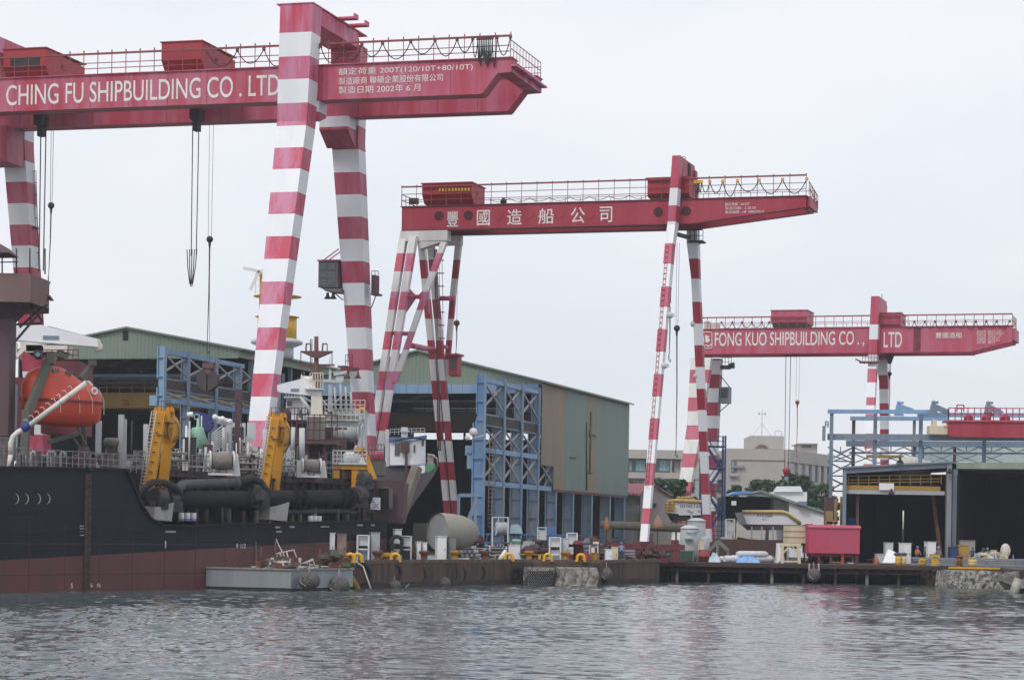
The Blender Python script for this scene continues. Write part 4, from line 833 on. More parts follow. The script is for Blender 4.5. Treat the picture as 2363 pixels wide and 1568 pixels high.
for x0, x1 in ((1446, 1452), (1460, 1466), (1490, 1494), (1509, 1520), (1546, 1556)):
    m = MB(); m.pbox(x0, 1061, x1, 1088, 461.4, .1); m.obj('window', GLASS, BW)
BR = T('office_building', 'taller beige building with a round fan ornament on its roof tower', 'building', P(1745, 1210, 452), 'beige buildings behind the yard')
A0, A1, A2 = gp(1673, 450), gp(1813, 450), gp(1912, 480); ztop = P(1745, 1035, 450).z
m = MB(); pl = [A0, A1, A2, A2 + Vector((0, 20, 0)), A0 + Vector((0, 35, 0))]
m.prism([(p.x, p.y, DECK) for p in pl], (0, 0, ztop - DECK)); m.obj('wall', BGW, BR)
m = MB(); up = Vector((0, 0, 1)); dirv = (A2 - A1).normalized(); nv = Vector((dirv.y, -dirv.x, 0))
def sidebox(m, t0, t1, z0, z1, o0, o1):
    L_ = (A2 - A1); a = A1 + L_ * t0; c = A1 + L_ * t1
    m.box8([a + nv * o0 + up * z0, a + nv * o1 + up * z0, c + nv * o1 + up * z0, c + nv * o0 + up * z0, a + nv * o0 + up * z1, a + nv * o1 + up * z1, c + nv * o1 + up * z1, c + nv * o0 + up * z1])
for z0, z1 in ((ztop - 2.4, ztop), (ztop - 8.4, ztop - 6.0), (ztop - 13.6, ztop - 12)): sidebox(m, .0, 1.0, z0, z1, .02, .5)
for t_ in (.02, .2, .37, .53, .68, .82, .97): sidebox(m, t_ - .012, t_ + .012, DECK, ztop - 2.4, .02, .42)
m.obj('floor_band', BGW, BR)
for zz in (ztop - 5.9, ztop - 11.8):
    for t_ in (.03, .21, .385, .545, .695, .835): m = MB(); sidebox(m, t_ + .015, t_ + .12, zz + .2, zz + 3.3, .02, .09); m.obj('window', GLASS, BR)
m = MB(); m.pbox(1690, 1060, 1813, 1061.5, 449.8, .18); m.pbox(1690, 1073, 1718, 1079, 449.4, .5); m.obj('ledge', M('ledge_grey', (.28, .27, .26)), BR)
for y0, y1 in ((1061.8, 1090), (1117, 1140)):
    m = MB(); m.pbox(1687, y0, 1700, y1, 449.86, .12); w_ = m.obj('window', M('recess_grey', (.16, .16, .17)), BR); m = MB(); m.pbox(1688, y0 + 4, 1693, y1 - 4, 449.78, .06); m.obj('pane', TEALG, w_)
m = MB(); m.pbox(1684, 1091, 1704, 1098, 449.2, .7); m.obj('balcony', BGW, BR)
m = MB(); m.pbox(1733, 1005, 1809, 1035, 453, 14); tw = m.obj('roof_tower', BGW, BR)
m = MB(); q = P(1758, 1035, 452.6); r_ = 15.5 * px(452)
m.torus(q + Vector((0, 0, -.6)), r_, .22, (0, 1, 0), 28, 6)
for k in range(7): a_ = R(20 + k * 23.3); m.beam(q + Vector((0, .1, -.6)), q + Vector((math.cos(a_) * r_ * .9, .1, math.sin(a_) * r_ * .9 - .6)), .16)
m.obj('fan_ornament', M('ornament_brown', (.25, .16, .12)), tw)
m = MB(); m.lathe([(r_ * .9, 0), (r_ * .9, .08)], q + Vector((0, .22, -.6)), 24, (0, 1, 0)); m.obj('fan_panel', WHPL, tw)
m = MB(); q = P(1758, 1005, 455); m.tube([q, q + Vector((0, 0, 5.2))], .055, 6); m.beam(q + Vector((-.6, 0, 4.2)), q + Vector((.6, 0, 4.2)), .08)
for k in (-1, 1): m.tube([q + Vector((0, 0, 2.4)), q + Vector((k * 1.8, 0, 0))], .03, 4); m.lathe([(.15, 0), (.15, .4)], q + Vector((k * .6, 0, 4.1)), 6)
m.torus(P(1796, 1001, 455), .7, .06, (0, 1, 0), 14, 4); m.tube([P(1731, 1036, 455), P(1731, 1002, 455)], .06, 4); m.obj('roof_mast', GREY, tw)
m = MB(); m.pbox(1846, 1022, 1886, 1047, 470, 10); m.pbox(1842, 1022, 1888, 1024, 469, 12); t2 = m.obj('roof_hut', BGW, BR); m = MB(); m.pbox(1852, 1027, 1872, 1032, 469.9, .08); m.obj('vent', GLASS, t2)
H = T('house', 'low grey house with a pink tiled roof beside the clad shed', 'house', P(1500, 1270, 300))
zE, zA, zLo = P(1500, 1141, 300).z, P(1514, 1121, 300).z, DECK
m = MB(); m.prism([P(1513, 1122, 298), P(1549, 1142, 298), P(1549, 1290, 298), P(1477, 1290, 298), P(1477, 1142, 298)], (0, 9, 0)); m.pbox(1436, 1142, 1477, 1290, 299, 8); m.obj('wall', M('house_grey', (.40, .38, .36), (.34, .32, .31), .6, .85, streak=1), H)
m = MB(); m.prism([P(1434, 1140, 297), P(1477, 1142, 297), P(1512, 1119, 302), P(1440, 1119, 302)], (0, .1, .25)); m.prism([P(1511, 1119, 297.4), P(1514, 1119, 297.4), P(1554, 1143, 297.4), P(1551, 1144, 297.4)], (0, 10, 0)); m.obj('roof', M('pink_roof', (.46, .17, .19), (.40, .15, .16), .8, .7, corr=14.), H)
for x0, x1, y0, y1, d_ in ((1449, 1455, 1153, 1170, 298.9), (1457, 1463, 1153, 1170, 298.9), (1492, 1498, 1159, 1170, 297.9), (1508, 1514, 1160, 1170, 297.9)): m = MB(); m.pbox(x0, y0, x1, y1, d_, .09); m.obj('window', GLASS, H)
m = MB(); m.rail(P(1436, 1182, 297), P(1480, 1182, 297), .8, 6, .05); m.pbox(1490, 1157, 1500, 1159, 297.4, .5); m.pbox(1506, 1158, 1516, 1160, 297.4, .5); m.obj('canopy', GREY, H)
LS = T('workshop', 'low white workshop with a sloping green roof and open dark front', 'workshop', P(1790, 1275, 292))
dL = 290
m = MB(); m.prism([P(1758, 1130, dL), P(1822, 1152, dL), P(1908, 1180, dL), P(1908, 1184, dL), P(1822, 1158, dL), P(1758, 1134, dL)], (0, 16, 0)); m.prism([P(1758, 1130, dL), P(1672, 1142, dL), P(1672, 1145, dL), P(1758, 1134, dL)], (0, 16, 0)); m.obj('roof', M('workshop_roof', (.26, .32, .26), (.22, .27, .22), .6, .7, corr=10.), LS)
m = MB(); m.prism([P(1706, 1141, dL + .4), P(1760, 1131.5, dL + .4), P(1818, 1149, dL + .4)], (0, .2, 0)); m.obj('gable', LGREY, LS)
m = MB(); m.prism([P(1821, 1158, dL + .5), P(1905, 1184, dL + .5), P(1905, 1290, dL + .5), P(1821, 1290, dL + .5)], (0, 14, 0)); m.obj('wall', WHPL, LS)
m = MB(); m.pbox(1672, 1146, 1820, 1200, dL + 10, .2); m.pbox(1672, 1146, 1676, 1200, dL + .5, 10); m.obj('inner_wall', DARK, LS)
m = MB(); m.pbox(1843, 1156, 1862, 1166, dL - .4, .8); m.prism([P(1840, 1160, dL - .6), P(1862, 1166, dL - .6), P(1862, 1168, dL - .6), P(1840, 1162, dL - .6)], (0, 1, 0)); m.obj('awning', BLUED, LS); m = MB(); m.pbox(1858, 1208, 1876, 1230, dL + .3, .15); m.obj('window', GLASS, LS)
m = MB(); m.pbox(1786, 1134, 1862, 1180, dL + 6, 6); up_ = m.obj('upper_room', WHPL, LS); m = MB(); m.prism([P(1785, 1134, dL + 5.6), P(1853, 1134, dL + 5.6), P(1848, 1123, dL + 8), P(1793, 1123, dL + 8)], (0, .3, .1)); m.obj('roof', M('pale_roof', (.55, .58, .62), (.48, .50, .54), .6, .5), up_)
m = MB(); m.prism([P(1684, 1141, dL - .1), P(1700, 1133, dL - .1), P(1728, 1132, dL - .1), P(1745, 1137, dL - .1)], (0, 8, 0)); m.obj('tarp', M('blue_tarp', (.10, .26, .60), (.14, .34, .66), 1.5, .5), LS)
m = MB(); m.pbox(1688, 1155, 1699, 1165, dL + .3, .1); m.obj('sign_board', WHPL, LS)
# ------------------------------------------------------------ trees
LEAF = M('leaves', (.045, .085, .045), (.08, .125, .068), 1.3, .7, lo=.3, hi=.7); BARK = M('bark', (.10, .075, .055))
def tree(x, y0, d, wpx, label, n=2600, leaf=.34, seed=1):
    rs = random.Random(seed); base = P(x, 1240, d); base.z = DECK; top = P(x, y0, d).z; W = wpx * px(d); Hh = top - DECK
    t_ = T('tree', label, 'tree', base, 'trees behind the yard'); m = MB(); m.tube([base, base + Vector((.2, 0, Hh * .4)), base + Vector((0, .1, Hh * .75))], [.32, .22, .1], 7)
    cl = []
    for i in range(20):
        c = Vector((base.x + rs.uniform(-.5, .5) * W, base.y + rs.uniform(-.3, .3) * W, DECK + Hh * rs.uniform(.5, 1.05))); r = W * rs.uniform(.13, .25)
        c.z = min(c.z, top - r * .9); cl.append((c, r)); m.tube([base + Vector((0, 0, Hh * rs.uniform(.3, .5))), c], [.1, .04], 5)
    m.obj('trunk', BARK, t_); m = MB()
    for i in range(n):
        c, r = cl[i % len(cl)]; v = Vector((rs.gauss(0, 1), rs.gauss(0, 1), rs.gauss(0, 1))).normalized() * r * rs.uniform(.45, 1.08); v.z *= .8; q = c + v
        e = Vector((rs.gauss(0, 1), rs.gauss(0, 1), rs.gauss(0, .6))).normalized(); g = e.cross(Vector((rs.gauss(0, 1), rs.gauss(0, 1), rs.gauss(0, 1)))).normalized(); s_ = leaf * rs.uniform(.6, 1.3)
        m.add([q - e * s_, q + g * s_ * .6, q + e * s_, q - g * s_ * .6], [(0, 1, 2, 3)])
    m.obj('crown', LEAF, t_)
for i, (x, y0, d, w_, lb) in enumerate(((1542, 1103, 330, 62, 'round green tree behind the pink roofed house'), (1466, 1112, 345, 34, 'small tree top showing over the pink roof at the clad shed'), (1582, 1116, 360, 40, 'green tree between the striped legs of the far crane'), (1692, 1120, 320, 34, 'low bushy tree beside the blue tarp of the white workshop'),
        (1768, 1106, 335, 74, 'dark green tree just before the hanging red hook block'), (1817, 1090, 345, 74, 'highest tree, behind the hanging red hook block'), (1868, 1106, 340, 60, 'dark green tree in front of the side windows of the taller building'), (1905, 1118, 335, 50, 'dark tree beside the foot of the blue gantry column'))):
    tree(x, y0, d, w_, lb, seed=i + 3)
# ============================================================ the dredging ship
HULLB = M('black_hull_paint', (.011, .015, .020), (.017, .020, .025), .35, .7, streak=1, bump=.3, rust=.14, rustc=(.04, .026, .022), spec=.22)
BOOT = M('red_antifouling', (.145, .052, .055), (.105, .05, .052), .6, .8, streak=1, rust=.26, rustc=(.11, .062, .055), bump=.3)
BROWN = M('brown_ship_steel', (.10, .05, .055), (.075, .045, .05), .6, .75, streak=1, rust=.14, rustc=(.15, .09, .07))
DECKB = M('dark_deck_steel', (.035, .03, .032), (.06, .045, .042), .8, .8, rust=.1)
PIPEB = M('dark_pipe', (.010, .012, .017), (.022, .022, .026), .7, .8, rust=.04, spec=.2)
OLIVE = M('olive_grey_paint', (.13, .125, .105), (.10, .095, .085), .8, .7, streak=1)
def ds(x):
    k = ray(x, 1230)[0]; return (-32.2 * 0 + SF.ox * -1 * 0 + 0) or SF.fp(x, 1230, 0).y
SH = T('dredging_ship', 'black and red dredging ship with yellow gantries and a thick suction pipe', 'ship', SF.pt(10, 5, 0))
prof = [(-330, 1066), (-60, 1077), (0, 1078), (140, 1080), (289, 1083), (309, 1127), (323, 1160), (345, 1195), (372, 1211), (440, 1214), (537, 1208), (700, 1205), (866, 1202), (893, 1201)]
bz0, bz1 = SF.z(0, 1292, 0), SF.z(739, 1251, 0); ba0, ba1 = SF.a(0, 1292, 0), SF.a(739, 1251, 0)
cols = []
for x, y in prof:
    a, z = SF.az(x, y, 0); cols.append((a, z, bz0 + (bz1 - bz0) * (a - ba0) / (ba1 - ba0)))
m = MB(); BW_ = 11
for (a0, t0, c0), (a1, t1, c1) in zip(cols, cols[1:]):
    for b in (0, BW_):
        m.add([SF.pt(a0, b, -3), SF.pt(a1, b, -3), SF.pt(a1, b, c1), SF.pt(a0, b, c0)], [(0, 1, 2, 3)], 1); m.add([SF.pt(a0, b, c0), SF.pt(a1, b, c1), SF.pt(a1, b, t1), SF.pt(a0, b, t0)], [(0, 1, 2, 3)], 0)
    m.add([SF.pt(a0, 0, t0), SF.pt(a1, 0, t1), SF.pt(a1, BW_, t1), SF.pt(a0, BW_, t0)], [(0, 1, 2, 3)], 2)
for a, t, c in (cols[0], cols[-1]): m.add([SF.pt(a, 0, -3), SF.pt(a, BW_, -3), SF.pt(a, BW_, t), SF.pt(a, 0, t)], [(0, 1, 2, 3)], 0)
hull = m.obj('hull', [HULLB, BOOT, DECKB], SH)
m = MB()
for (a0, t0, c0), (a1, t1, c1) in zip(cols[2:], cols[3:]): m.beam(SF.pt(a0, -.05, t0 + .02), SF.pt(a1, -.05, t1 + .02), .22, .14)
for yy in (1180, 1226): m.beam(SF.fp(-20, yy + 4, -.03), SF.fp(300 if yy < 1200 else 880, yy - (8 if yy < 1200 else 12), -.03), .05, .05)
m.objs('rubbing_strake', HULLB, hull)
m = MB(); ah0, ah1 = SF.a(-20, 1300, 0), SF.a(885, 1300, 0)
for k in range(14): a_ = ah0 + (ah1 - ah0) * k / 13; m.fbox(SF, a_, a_ + .05, -.012, -.002, .1, min(4.4, SF.z(880, 1206, 0)))
for z_ in (1.1, 3.1): m.fbox(SF, ah0, ah1, -.012, -.002, z_, z_ + .05)
m.objs('plate_seam', M('seam_dark', (.03, .022, .024), (.045, .03, .03), 1.2), hull)
m = MB(); x0, x1 = SF.a(196, 1200, -.1), SF.a(210, 1200, -.1); m.fbox(SF, x0, x1, -.12, -.004, -1, SF.z(200, 1092, 0)); 
for k in range(22): z = .4 + k * .36; m.fbox(SF, x0 + .3, x1 - .1, -.2, -.12, z, z + .08)
m.obj('side_ladder', M('ladder_rust', (.045, .032, .03), (.08, .05, .045), 3, .85), hull)
LIT_EDGE = M('porthole_lit_edge', (.44, .42, .38), (.3, .28, .26), 3)  # pale arc on one side only, stands in for light inside the recess
for x in (33.6, 56.5, 84.7, 106.5):
    q = SF.fp(x, 1150, 0); m = MB(); m.tube([q - SF.v * .015 + SF.u * math.cos(R(a)) * .33 + Vector((0, 0, math.sin(R(a)) * .33)) for a in range(-84, 85, 14)], [.012, .02, .03, .04, .045, .05, .05, .05, .045, .04, .03, .02, .012], 6); p_ = m.obj('porthole', LIT_EDGE, hull); m = MB(); m.lathe([(.33, 0), (.33, .012)], q - SF.v * .016, 18, SF.v); m.obj('pane', M('porthole_dark', (.003, .003, .004)), p_)
m = MB()
for k in range(9): q0 = SF.fp(590, 1252 + k * 6.2, -.02); m.box(q0, (.18, .04, .09), SF.t)
for x, y, w_ in ((382, 1226, .9), (635, 1216, .5), (668, 1215, .5), (740, 1215, .9), (824, 1211, .6), (856, 1211, .4), (380, 1250, .12), (638, 1226, .5)): q0 = SF.fp(x, y, -.02); m.fbox(SF, SF.a(x, y, 0), SF.a(x, y, 0) + w_ * 1.2, -.03, -.004, q0.z - (.05 if w_ > .2 else .4), q0.z + (.07 if w_ > .2 else .1))
for y in (1213, 1219, 1226, 1234): m.fbox(SF, SF.a(184, y, 0), SF.a(198, y, 0), -.05, -.004, SF.z(184, y + 1, 0), SF.z(184, y - 1.4, 0))
m.objs('draught_mark', M('worn_white', (.5, .5, .5), (.3, .3, .3), 3), hull)
lett(SF, hull, '9 1/2', 545, 1254, 567, 1264, -.02, xk=-2); lett(SF, hull, '5', 163, 1345, 168, 1356, -.02); lett(SF, hull, '5 5', 205, 1346, 232, 1354, -.02, xk=-2); lett(SF, hull, '8', 632, 1317, 641, 1325, -.02)
# raised house along the deck behind the suction pipe
m = MB(); zd = SF.z(600, 1206, 0); zu = SF.z(520, 1090, 2.6); aa0, aa1 = SF.a(360, 1150, 2.6), SF.a(858, 1150, 2.6)
m.fbox(SF, aa0, aa1, 2.6, 9.5, zd, zu); 
m.obj('deck_house', DECKB, SH)
m = MB()
for k in range(26): a_ = aa0 + (aa1 - aa0) * k / 25; m.fbox(SF, a_ - .08, a_ + .08, 2.35, 2.59, zd, zu)
m.fbox(SF, aa0, aa1, 2.2, 2.59, zu - .5, zu - .25); m.fbox(SF, aa0, aa1, 2.3, 2.59, zd + 1.0, zd + 1.15); m.fbox(SF, aa0, aa1, 2.3, 2.59, zd + 2.0, zd + 2.08); m.objs('house_stiffener', DECKB, SH)
m = MB(); m.rail(SF.pt(aa0, 2.6, zu), SF.pt(aa1, 2.6, zu), 1.15, 34, .025, (1, .66, .33)); m.rail(SF.pt(aa0, 9.4, zu), SF.pt(aa1, 9.4, zu), 1.15, 34, .025, (1, .66, .33)); m.obj('railing', M('rail_grey', (.30, .29, .28), (.18, .16, .15), 2), SH)
m = MB(); rs = random.Random(3)
for k in range(70):
    a_ = rs.uniform(aa0, aa1); b_ = rs.uniform(3, 9); s_ = rs.uniform(.15, .6); m.fbox(SF, a_, a_ + s_ * rs.uniform(.6, 2), b_, b_ + s_, zu, zu + s_ * rs.uniform(.8, 3))
m.objs('deck_gear', M('deck_gear_grey', (.16, .15, .15), (.07, .06, .06), .9, .8, lo=.4, hi=.6), SH)
m = MB()
for k in range(14):
    b_ = 2.8 + k * .45; m.tube([SF.pt(aa0 + rs.uniform(0, 8), b_, zu + .3 + (k % 3) * .5), SF.pt(aa1 - rs.uniform(2, 12), b_, zu + .3 + (k % 3) * .5)], .07, 5)
m.objs('deck_pipe', M('pipe_grey', (.36, .36, .36), (.2, .19, .18), 1.2), SH)
# suction pipe and its bends
m = MB(); p0, p1 = SF.fp(352, 1152, .6), SF.fp(845, 1147, .6); m.tube([p0, p1], .62, 14)
for t_ in (.02, .40, .44, .62, .66, .86, .9, .97): q = p0.lerp(p1, t_); m.lathe([(.84, -.09), (.84, .09)], q, 18, (p1 - p0))
for k in range(18): q = p0.lerp(p1, .03 + k * .05); m.beam(q + Vector((0, 0, .55)), q + Vector((0, 0, 1.4)), .1)
sp = m.obj('suction_pipe', PIPEB, SH)
m = MB(); m.tube([SF.fp(410, 1140, .4), SF.fp(414, 1124, .5), SF.fp(424, 1117, .7), SF.fp(566, 1114, .9)], .36, 12); m.tube([SF.fp(540, 1114, .9), SF.fp(566, 1114, .9)], .42, 12); m.obj('jet_pipe', M('grey_pipe', (.07, .075, .09), (.05, .05, .06), .6, .6), SH)
m = MB(); m.tube([SF.fp(330, 1150, .2), SF.fp(336, 1126, .2), SF.fp(352, 1112, .1), SF.fp(378, 1113, 0), SF.fp(404, 1125, .1), SF.fp(412, 1136, .2)], .25, 10); m.tube([SF.fp(556, 1112, .6), SF.fp(580, 1102, .3), SF.fp(600, 1112, .1), SF.fp(612, 1130, 0), SF.fp(618, 1152, 0)], .3, 10); m.tube([SF.fp(318, 1150, 0), SF.fp(330, 1128, 0), SF.fp(345, 1114, 0)], .1, 6); m.objs('bent_hose', RUBB, SH)
m = MB()
for x, y, w_, h_ in ((366, 1148, 44, 30), (400, 1152, 26, 36), (600, 1140, 34, 44), (828, 1142, 44, 46), (842, 1105, 34, 26), (590, 1128, 26, 30)):
    q = SF.fp(x, y, .3); m.lathe([(w_ * .5 * .03, -.5), (w_ * .5 * .034, -.3), (w_ * .5 * .034, .3), (w_ * .5 * .02, .6)], q, 14, SF.u); m.box(q - Vector((0, 0, .5)), (1.2, .9, h_ * .02), .4)
m.objs('pipe_swivel', M('black_swivel', (.03, .03, .034), (.07, .06, .06), 1.4, .7, bump=.4), SH)
m = MB()
for x in (378, 644):
    A_ = [SF.fp(x - 22, 1198, -.1), SF.fp(x + 18, 1202, -.1), SF.fp(x + 24, 1158, -.1), SF.fp(x + 2, 1166, -.1), SF.fp(x - 20, 1170, -.1)]; m.prism(A_, SF.v * 1.2)
m.objs('pipe_saddle', M('saddle_grey', (.38, .37, .36), (.28, .26, .24), 1, .7, rust=.1), SH)
# more gear on the raised deck: lockers, posts, standpipes, coamings
for k in range(58):
    a_ = aa0 + (aa1 - aa0) * rs.random(); b_ = rs.uniform(3, 9.2); w_ = rs.uniform(.2, .9); h_ = rs.choice((.5, .8, 1.2, 1.6, 2.4)); m = MB(); kd = rs.random()
    if kd < .35: m.tube([SF.pt(a_, b_, zu), SF.pt(a_, b_, zu + h_ * 1.5)], rs.uniform(.06, .14), 6); nm = 'standpipe'
    elif kd < .6: m.fbox(SF, a_, a_ + w_, b_, b_ + w_ * .7, zu, zu + h_); m.fbox(SF, a_ - .05, a_ + w_ + .05, b_ - .05, b_ + w_ * .7 + .05, zu + h_ + .004, zu + h_ + .07); nm = 'locker'
    elif kd < .8: m.tube([SF.pt(a_, b_, zu), SF.pt(a_, b_, zu + h_), SF.pt(a_ + .15, b_, zu + h_ + .25), SF.pt(a_ + .45, b_, zu + h_ + .2), SF.pt(a_ + .5, b_, zu + h_ - .1)], .1, 7); nm = 'gooseneck_vent'
    else: m.rail(SF.pt(a_, b_, zu), SF.pt(a_ + 1.6, b_, zu), rs.uniform(1, 2.2), 3, .035, (1, .66, .33)); nm = 'rail_section'
    m.obj(nm, rs.choice((LGREY, LGREY, OFFW, GREY, BROWN, DECKB, OLIVE)), SH)
for k in range(44):
    x = rs.uniform(405, 850); a_ = SF.a(x, 1085, 6); b_ = rs.uniform(4, 9); h_ = rs.uniform(1.2, 4.6) if k < 20 else rs.uniform(.8, 2.6); m = MB()
    if k < 20: m.tube([SF.pt(a_, b_, zu), SF.pt(a_, b_, zu + h_)], rs.uniform(.03, .09), 6); nm = 'standpipe'
    else: w_ = rs.uniform(.4, 1.3); m.fbox(SF, a_, a_ + w_, b_, b_ + .5, zu + h_ * .3, zu + h_ * .3 + rs.uniform(.3, .9)); m.fbox(SF, a_ + .1, a_ + .2, b_ + .1, b_ + .2, zu, zu + h_ * .3 - .002); m.fbox(SF, a_ + w_ - .2, a_ + w_ - .1, b_ + .1, b_ + .2, zu, zu + h_ * .3 - .002); nm = 'raised_box'
    m.obj(nm, rs.choice((LGREY, LGREY, WHPL, GREY, BROWN)), SH)
for k in range(16):
    x = 425 + k * 27 + rs.uniform(-8, 8); d_ = ds(x) + rs.uniform(1, 2.0); m = MB(); y1 = rs.uniform(1156, 1180); m.tube([P(x, 1212, d_), P(x, y1, d_)], rs.uniform(.05, .3), 7)
    if k % 2: m.beam(P(x, y1, d_), P(x + rs.uniform(-16, 16), y1 - rs.uniform(-6, 20), d_ + .3), .08)
    m.obj('side_deck_post', rs.choice((DECKB, BROWN, M('post_khaki', (.2, .18, .15), (.13, .11, .1), 2), OLIVE)), SH)
m = MB(); m.tube([SF.fp(650, 1180, .9), SF.fp(800, 1178, .9), SF.fp(820, 1184, .8)], .22, 8); m.objs('drain_pipe', M('grey_pipe', (.07, .075, .09)), SH)
for k in range(40):                     # standing gear seen above the raised deck
    x = rs.uniform(404, 660); d_ = ds(x) + rs.uniform(6, 11); yb_ = 1092; kd = rs.random(); m = MB()
    if kd < .4: m.tube([P(x, yb_, d_), P(x, rs.uniform(985, 1050), d_)], rs.uniform(.03, .08), 6); nm = 'standpipe'
    elif kd < .75: w_ = rs.uniform(6, 22); y_ = rs.uniform(1035, 1070); m.pbox(x, y_, x + w_, yb_, d_, rs.uniform(.4, 1.2)); m.pbox(x - 1, y_ - 1.6, x + w_ + 1, y_ - .1, d_ - .1, 1.2); nm = 'locker'
    else: m.rail(P(x, yb_, d_), P(x + 34, yb_ + .5, d_), rs.uniform(1.2, 2.6), 4, .035, (1, .75, .5, .25)); nm = 'rail_section'
    m.obj(nm, rs.choice((LGREY, LGREY, OFFW, GREY, BROWN, OLIVE)), SH)
# yellow gantries
def gant(label):
    g = MB(); F = SF; d = 162
    g.beam(P(371, 953, d), P(341, 1140, d), .74, .8); g.beam(P(391, 985, d + 2.2), P(374, 1140, d + 2.2), .6, .8); g.box(P(378, 962, d + 1.2), (1.15, 2.6, .75)); 
    for x in (366, 391): q = P(x, 948, d + 1); g.lathe([(.34, -.15), (.34, .15)], q, 14, (0, 1, 0)); g.box(q - Vector((0, 0, .25)), (.5, .3, .4))
    go = g.obj('gantry', YEL, SH)
    s_ = MB(); q = P(394, 988, d + 2.4); s_.lathe([(.4, -.3), (1.0, -.26), (1.0, .26), (.4, .3)], q + Vector((-.1, 0, -.05)), 26, (1, -.45, 0)); s_.lathe([(.4, -.26), (.7, -.22), (.7, .22), (.4, .26)], q + Vector((-.1, 0, -.75)), 24, (1, -.45, 0)); s_.obj('sheave', YEL, go)
    r_ = MB(); r_.torus(q + Vector((.2, -.2, -.2)), .75, .03, (1, -.45, 0), 22, 4); r_.tube([q + Vector((.55, -.3, -.8)), q + Vector((.3, -.3, -1.4)), q + Vector((-.2, -.3, -1.5))], .04, 4); r_.obj('wire', BLK, go)
    l_ = MB(); a, b = P(350, 948, d - .6), P(322, 1130, d - .6)
    for k in (0, .32): l_.tube([a + Vector((k, 0, 0)), b + Vector((k, 0, 0))], .03, 5)
    for k in range(24): w_ = a.lerp(b, k / 23); l_.tube([w_, w_ + Vector((.32, 0, 0))], .022, 4)
    l_.obj('ladder', LGREY, go)
    t_ = MB()
    for k in range(7): w_ = P(366, 975, d - .52).lerp(P(344, 1110, d - .52), k / 6); t_.box(w_, (.22, .06, .07))
    t_.obj('step', BLK, go); t2 = MB(); t2.rail(P(362, 950, d + .2), P(392, 950, d + .2), .75, 3, .02, (1, .5)); t2.beam(P(362, 1003, d - .5), P(386, 1003, d - .5), .06); t2.obj('top_rail', BROWN, go)
    return go
go = gant('a'); off = P(627, 1140, 174) - P(363, 1140, 162)
c = go.copy(); COL.objects.link(c); c.location = go.location + off
for ch in list(go.children): dup(ch, None, parent=c)
# winches
def winch(x, y, d, k):
    q = P(x, y, d); m = MB(); m.lathe([(.2, -.75 * k), (.62 * k, -.7 * k), (.62 * k, .7 * k), (.2, .75 * k)], q, 18, (1, .25, 0)); w_ = m.obj('winch', M('rope_drum', (.26, .24, .22), (.17, .155, .15), 4, .8, streak=0), SH)
    m = MB(); ax = Vector((1, .25, 0)).normalized()
    for s_ in (-.85, .85):
        c_ = q + ax * s_ * k; m.lathe([(.72 * k, -.06), (.72 * k, .06)], c_, 18, ax); m.prism([c_ + Vector((-.25, .0, .5 * k)), c_ + Vector((.25, 0, .5 * k)), c_ + Vector((.45, 0, -1.1 * k)), c_ + Vector((-.45, 0, -1.1 * k))], ax * .12 * s_)
    m.beam(q - ax * .9 * k - Vector((0, .5, 1.0 * k)), q + ax * .9 * k - Vector((0, .5, 1.0 * k)), .16); m.obj('winch_stand', WHTR, w_); m = MB(); m.box(q - Vector((0, -.3, 1.35 * k)), (2.4 * k, 1.4, .4 * k)); m.obj('winch_bed', BROWN, w_)
winch(511, 1062, 170, 1.0); winch(718, 1074, 179, .82)
# white deck crane in the middle
dcr = 186
m = MB(); q = P(728, 1014, dcr); m.lathe([(.72, 0), (.72, 1.75), (.78, 1.76), (.78, 1.9)], q, 20); dc = m.obj('deck_crane', OFFW, SH)
m = MB(); m.prism([P(717, 962, dcr - .6), P(743, 962, dcr - .6), P(741, 912, dcr - .6), P(718, 908, dcr - .6)], (0, 1.2, 0)); m.obj('crane_column', OFFW, dc)
m = MB(); m.prism([P(639, 889, dcr - .5), P(645, 886, dcr - .5), P(698, 873, dcr - .5), P(714, 883, dcr - .5), P(740, 902, dcr - .5), P(738, 915, dcr - .5), P(714, 912, dcr - .5), P(648, 905, dcr - .5), P(640, 902, dcr - .5)], (0, 1.0, 0)); bo = m.obj('boom', WHT, dc)
m = MB(); m.pbox(671, 896, 690, 903, dcr - .54, .035); m.obj('nameplate', BLUED, bo); m = MB(); q = P(708, 876, dcr); m.lathe([(.42, -.45), (.42, -.4), (.3, -.38), (.3, .38), (.42, .4), (.42, .45)], q, 16, (1, 0, 0)); m.box(q + Vector((0, 0, -.3)), (1.2, .5, .4)); m.obj('boom_winch', OFFW, bo)
m = MB(); m.tube([P(692, 912, dcr - .3), P(722, 956, dcr - .3)], [.13, .2], 8); m.obj('ram', LGREY, dc)
m = MB(); m.pbox(703, 895, 745, 898, dcr - 1, 2); m.rail(P(715, 895, dcr - 1), P(745, 895, dcr - 1), 1.2, 5, .03, (1, .5)); m.obj('crane_walkway', OFFW, dc)
m = MB(); m.pbox(682, 1015, 778, 1024, dcr - 1.5, 6); m.rail(P(684, 1015, dcr - 1.5), P(778, 1015, dcr - 1.5), 2.0, 7, .04, (1, .7, .4)); 
for x in (690, 705, 745, 772): m.gbox(x - 4, x + 4, 1024, dcr - 1, .4, z0=zd)
m.gbox(708, 742, 1024, dcr, 3, z0=zd); m.pbox(686, 985, 704, 1015, dcr + 2, 1.5); m.pbox(672, 985, 800, 1040, dcr + 5, .3); m.obj('crane_platform', BROWN, SH)
m = MB(); m.rail(P(655, 968, dcr + 2), P(712, 968, dcr + 2), .95, 7, .03, (1, .5)); m.pbox(655, 968, 712, 971, dcr + 2, 4); m.obj('upper_railing', BROWN, SH)
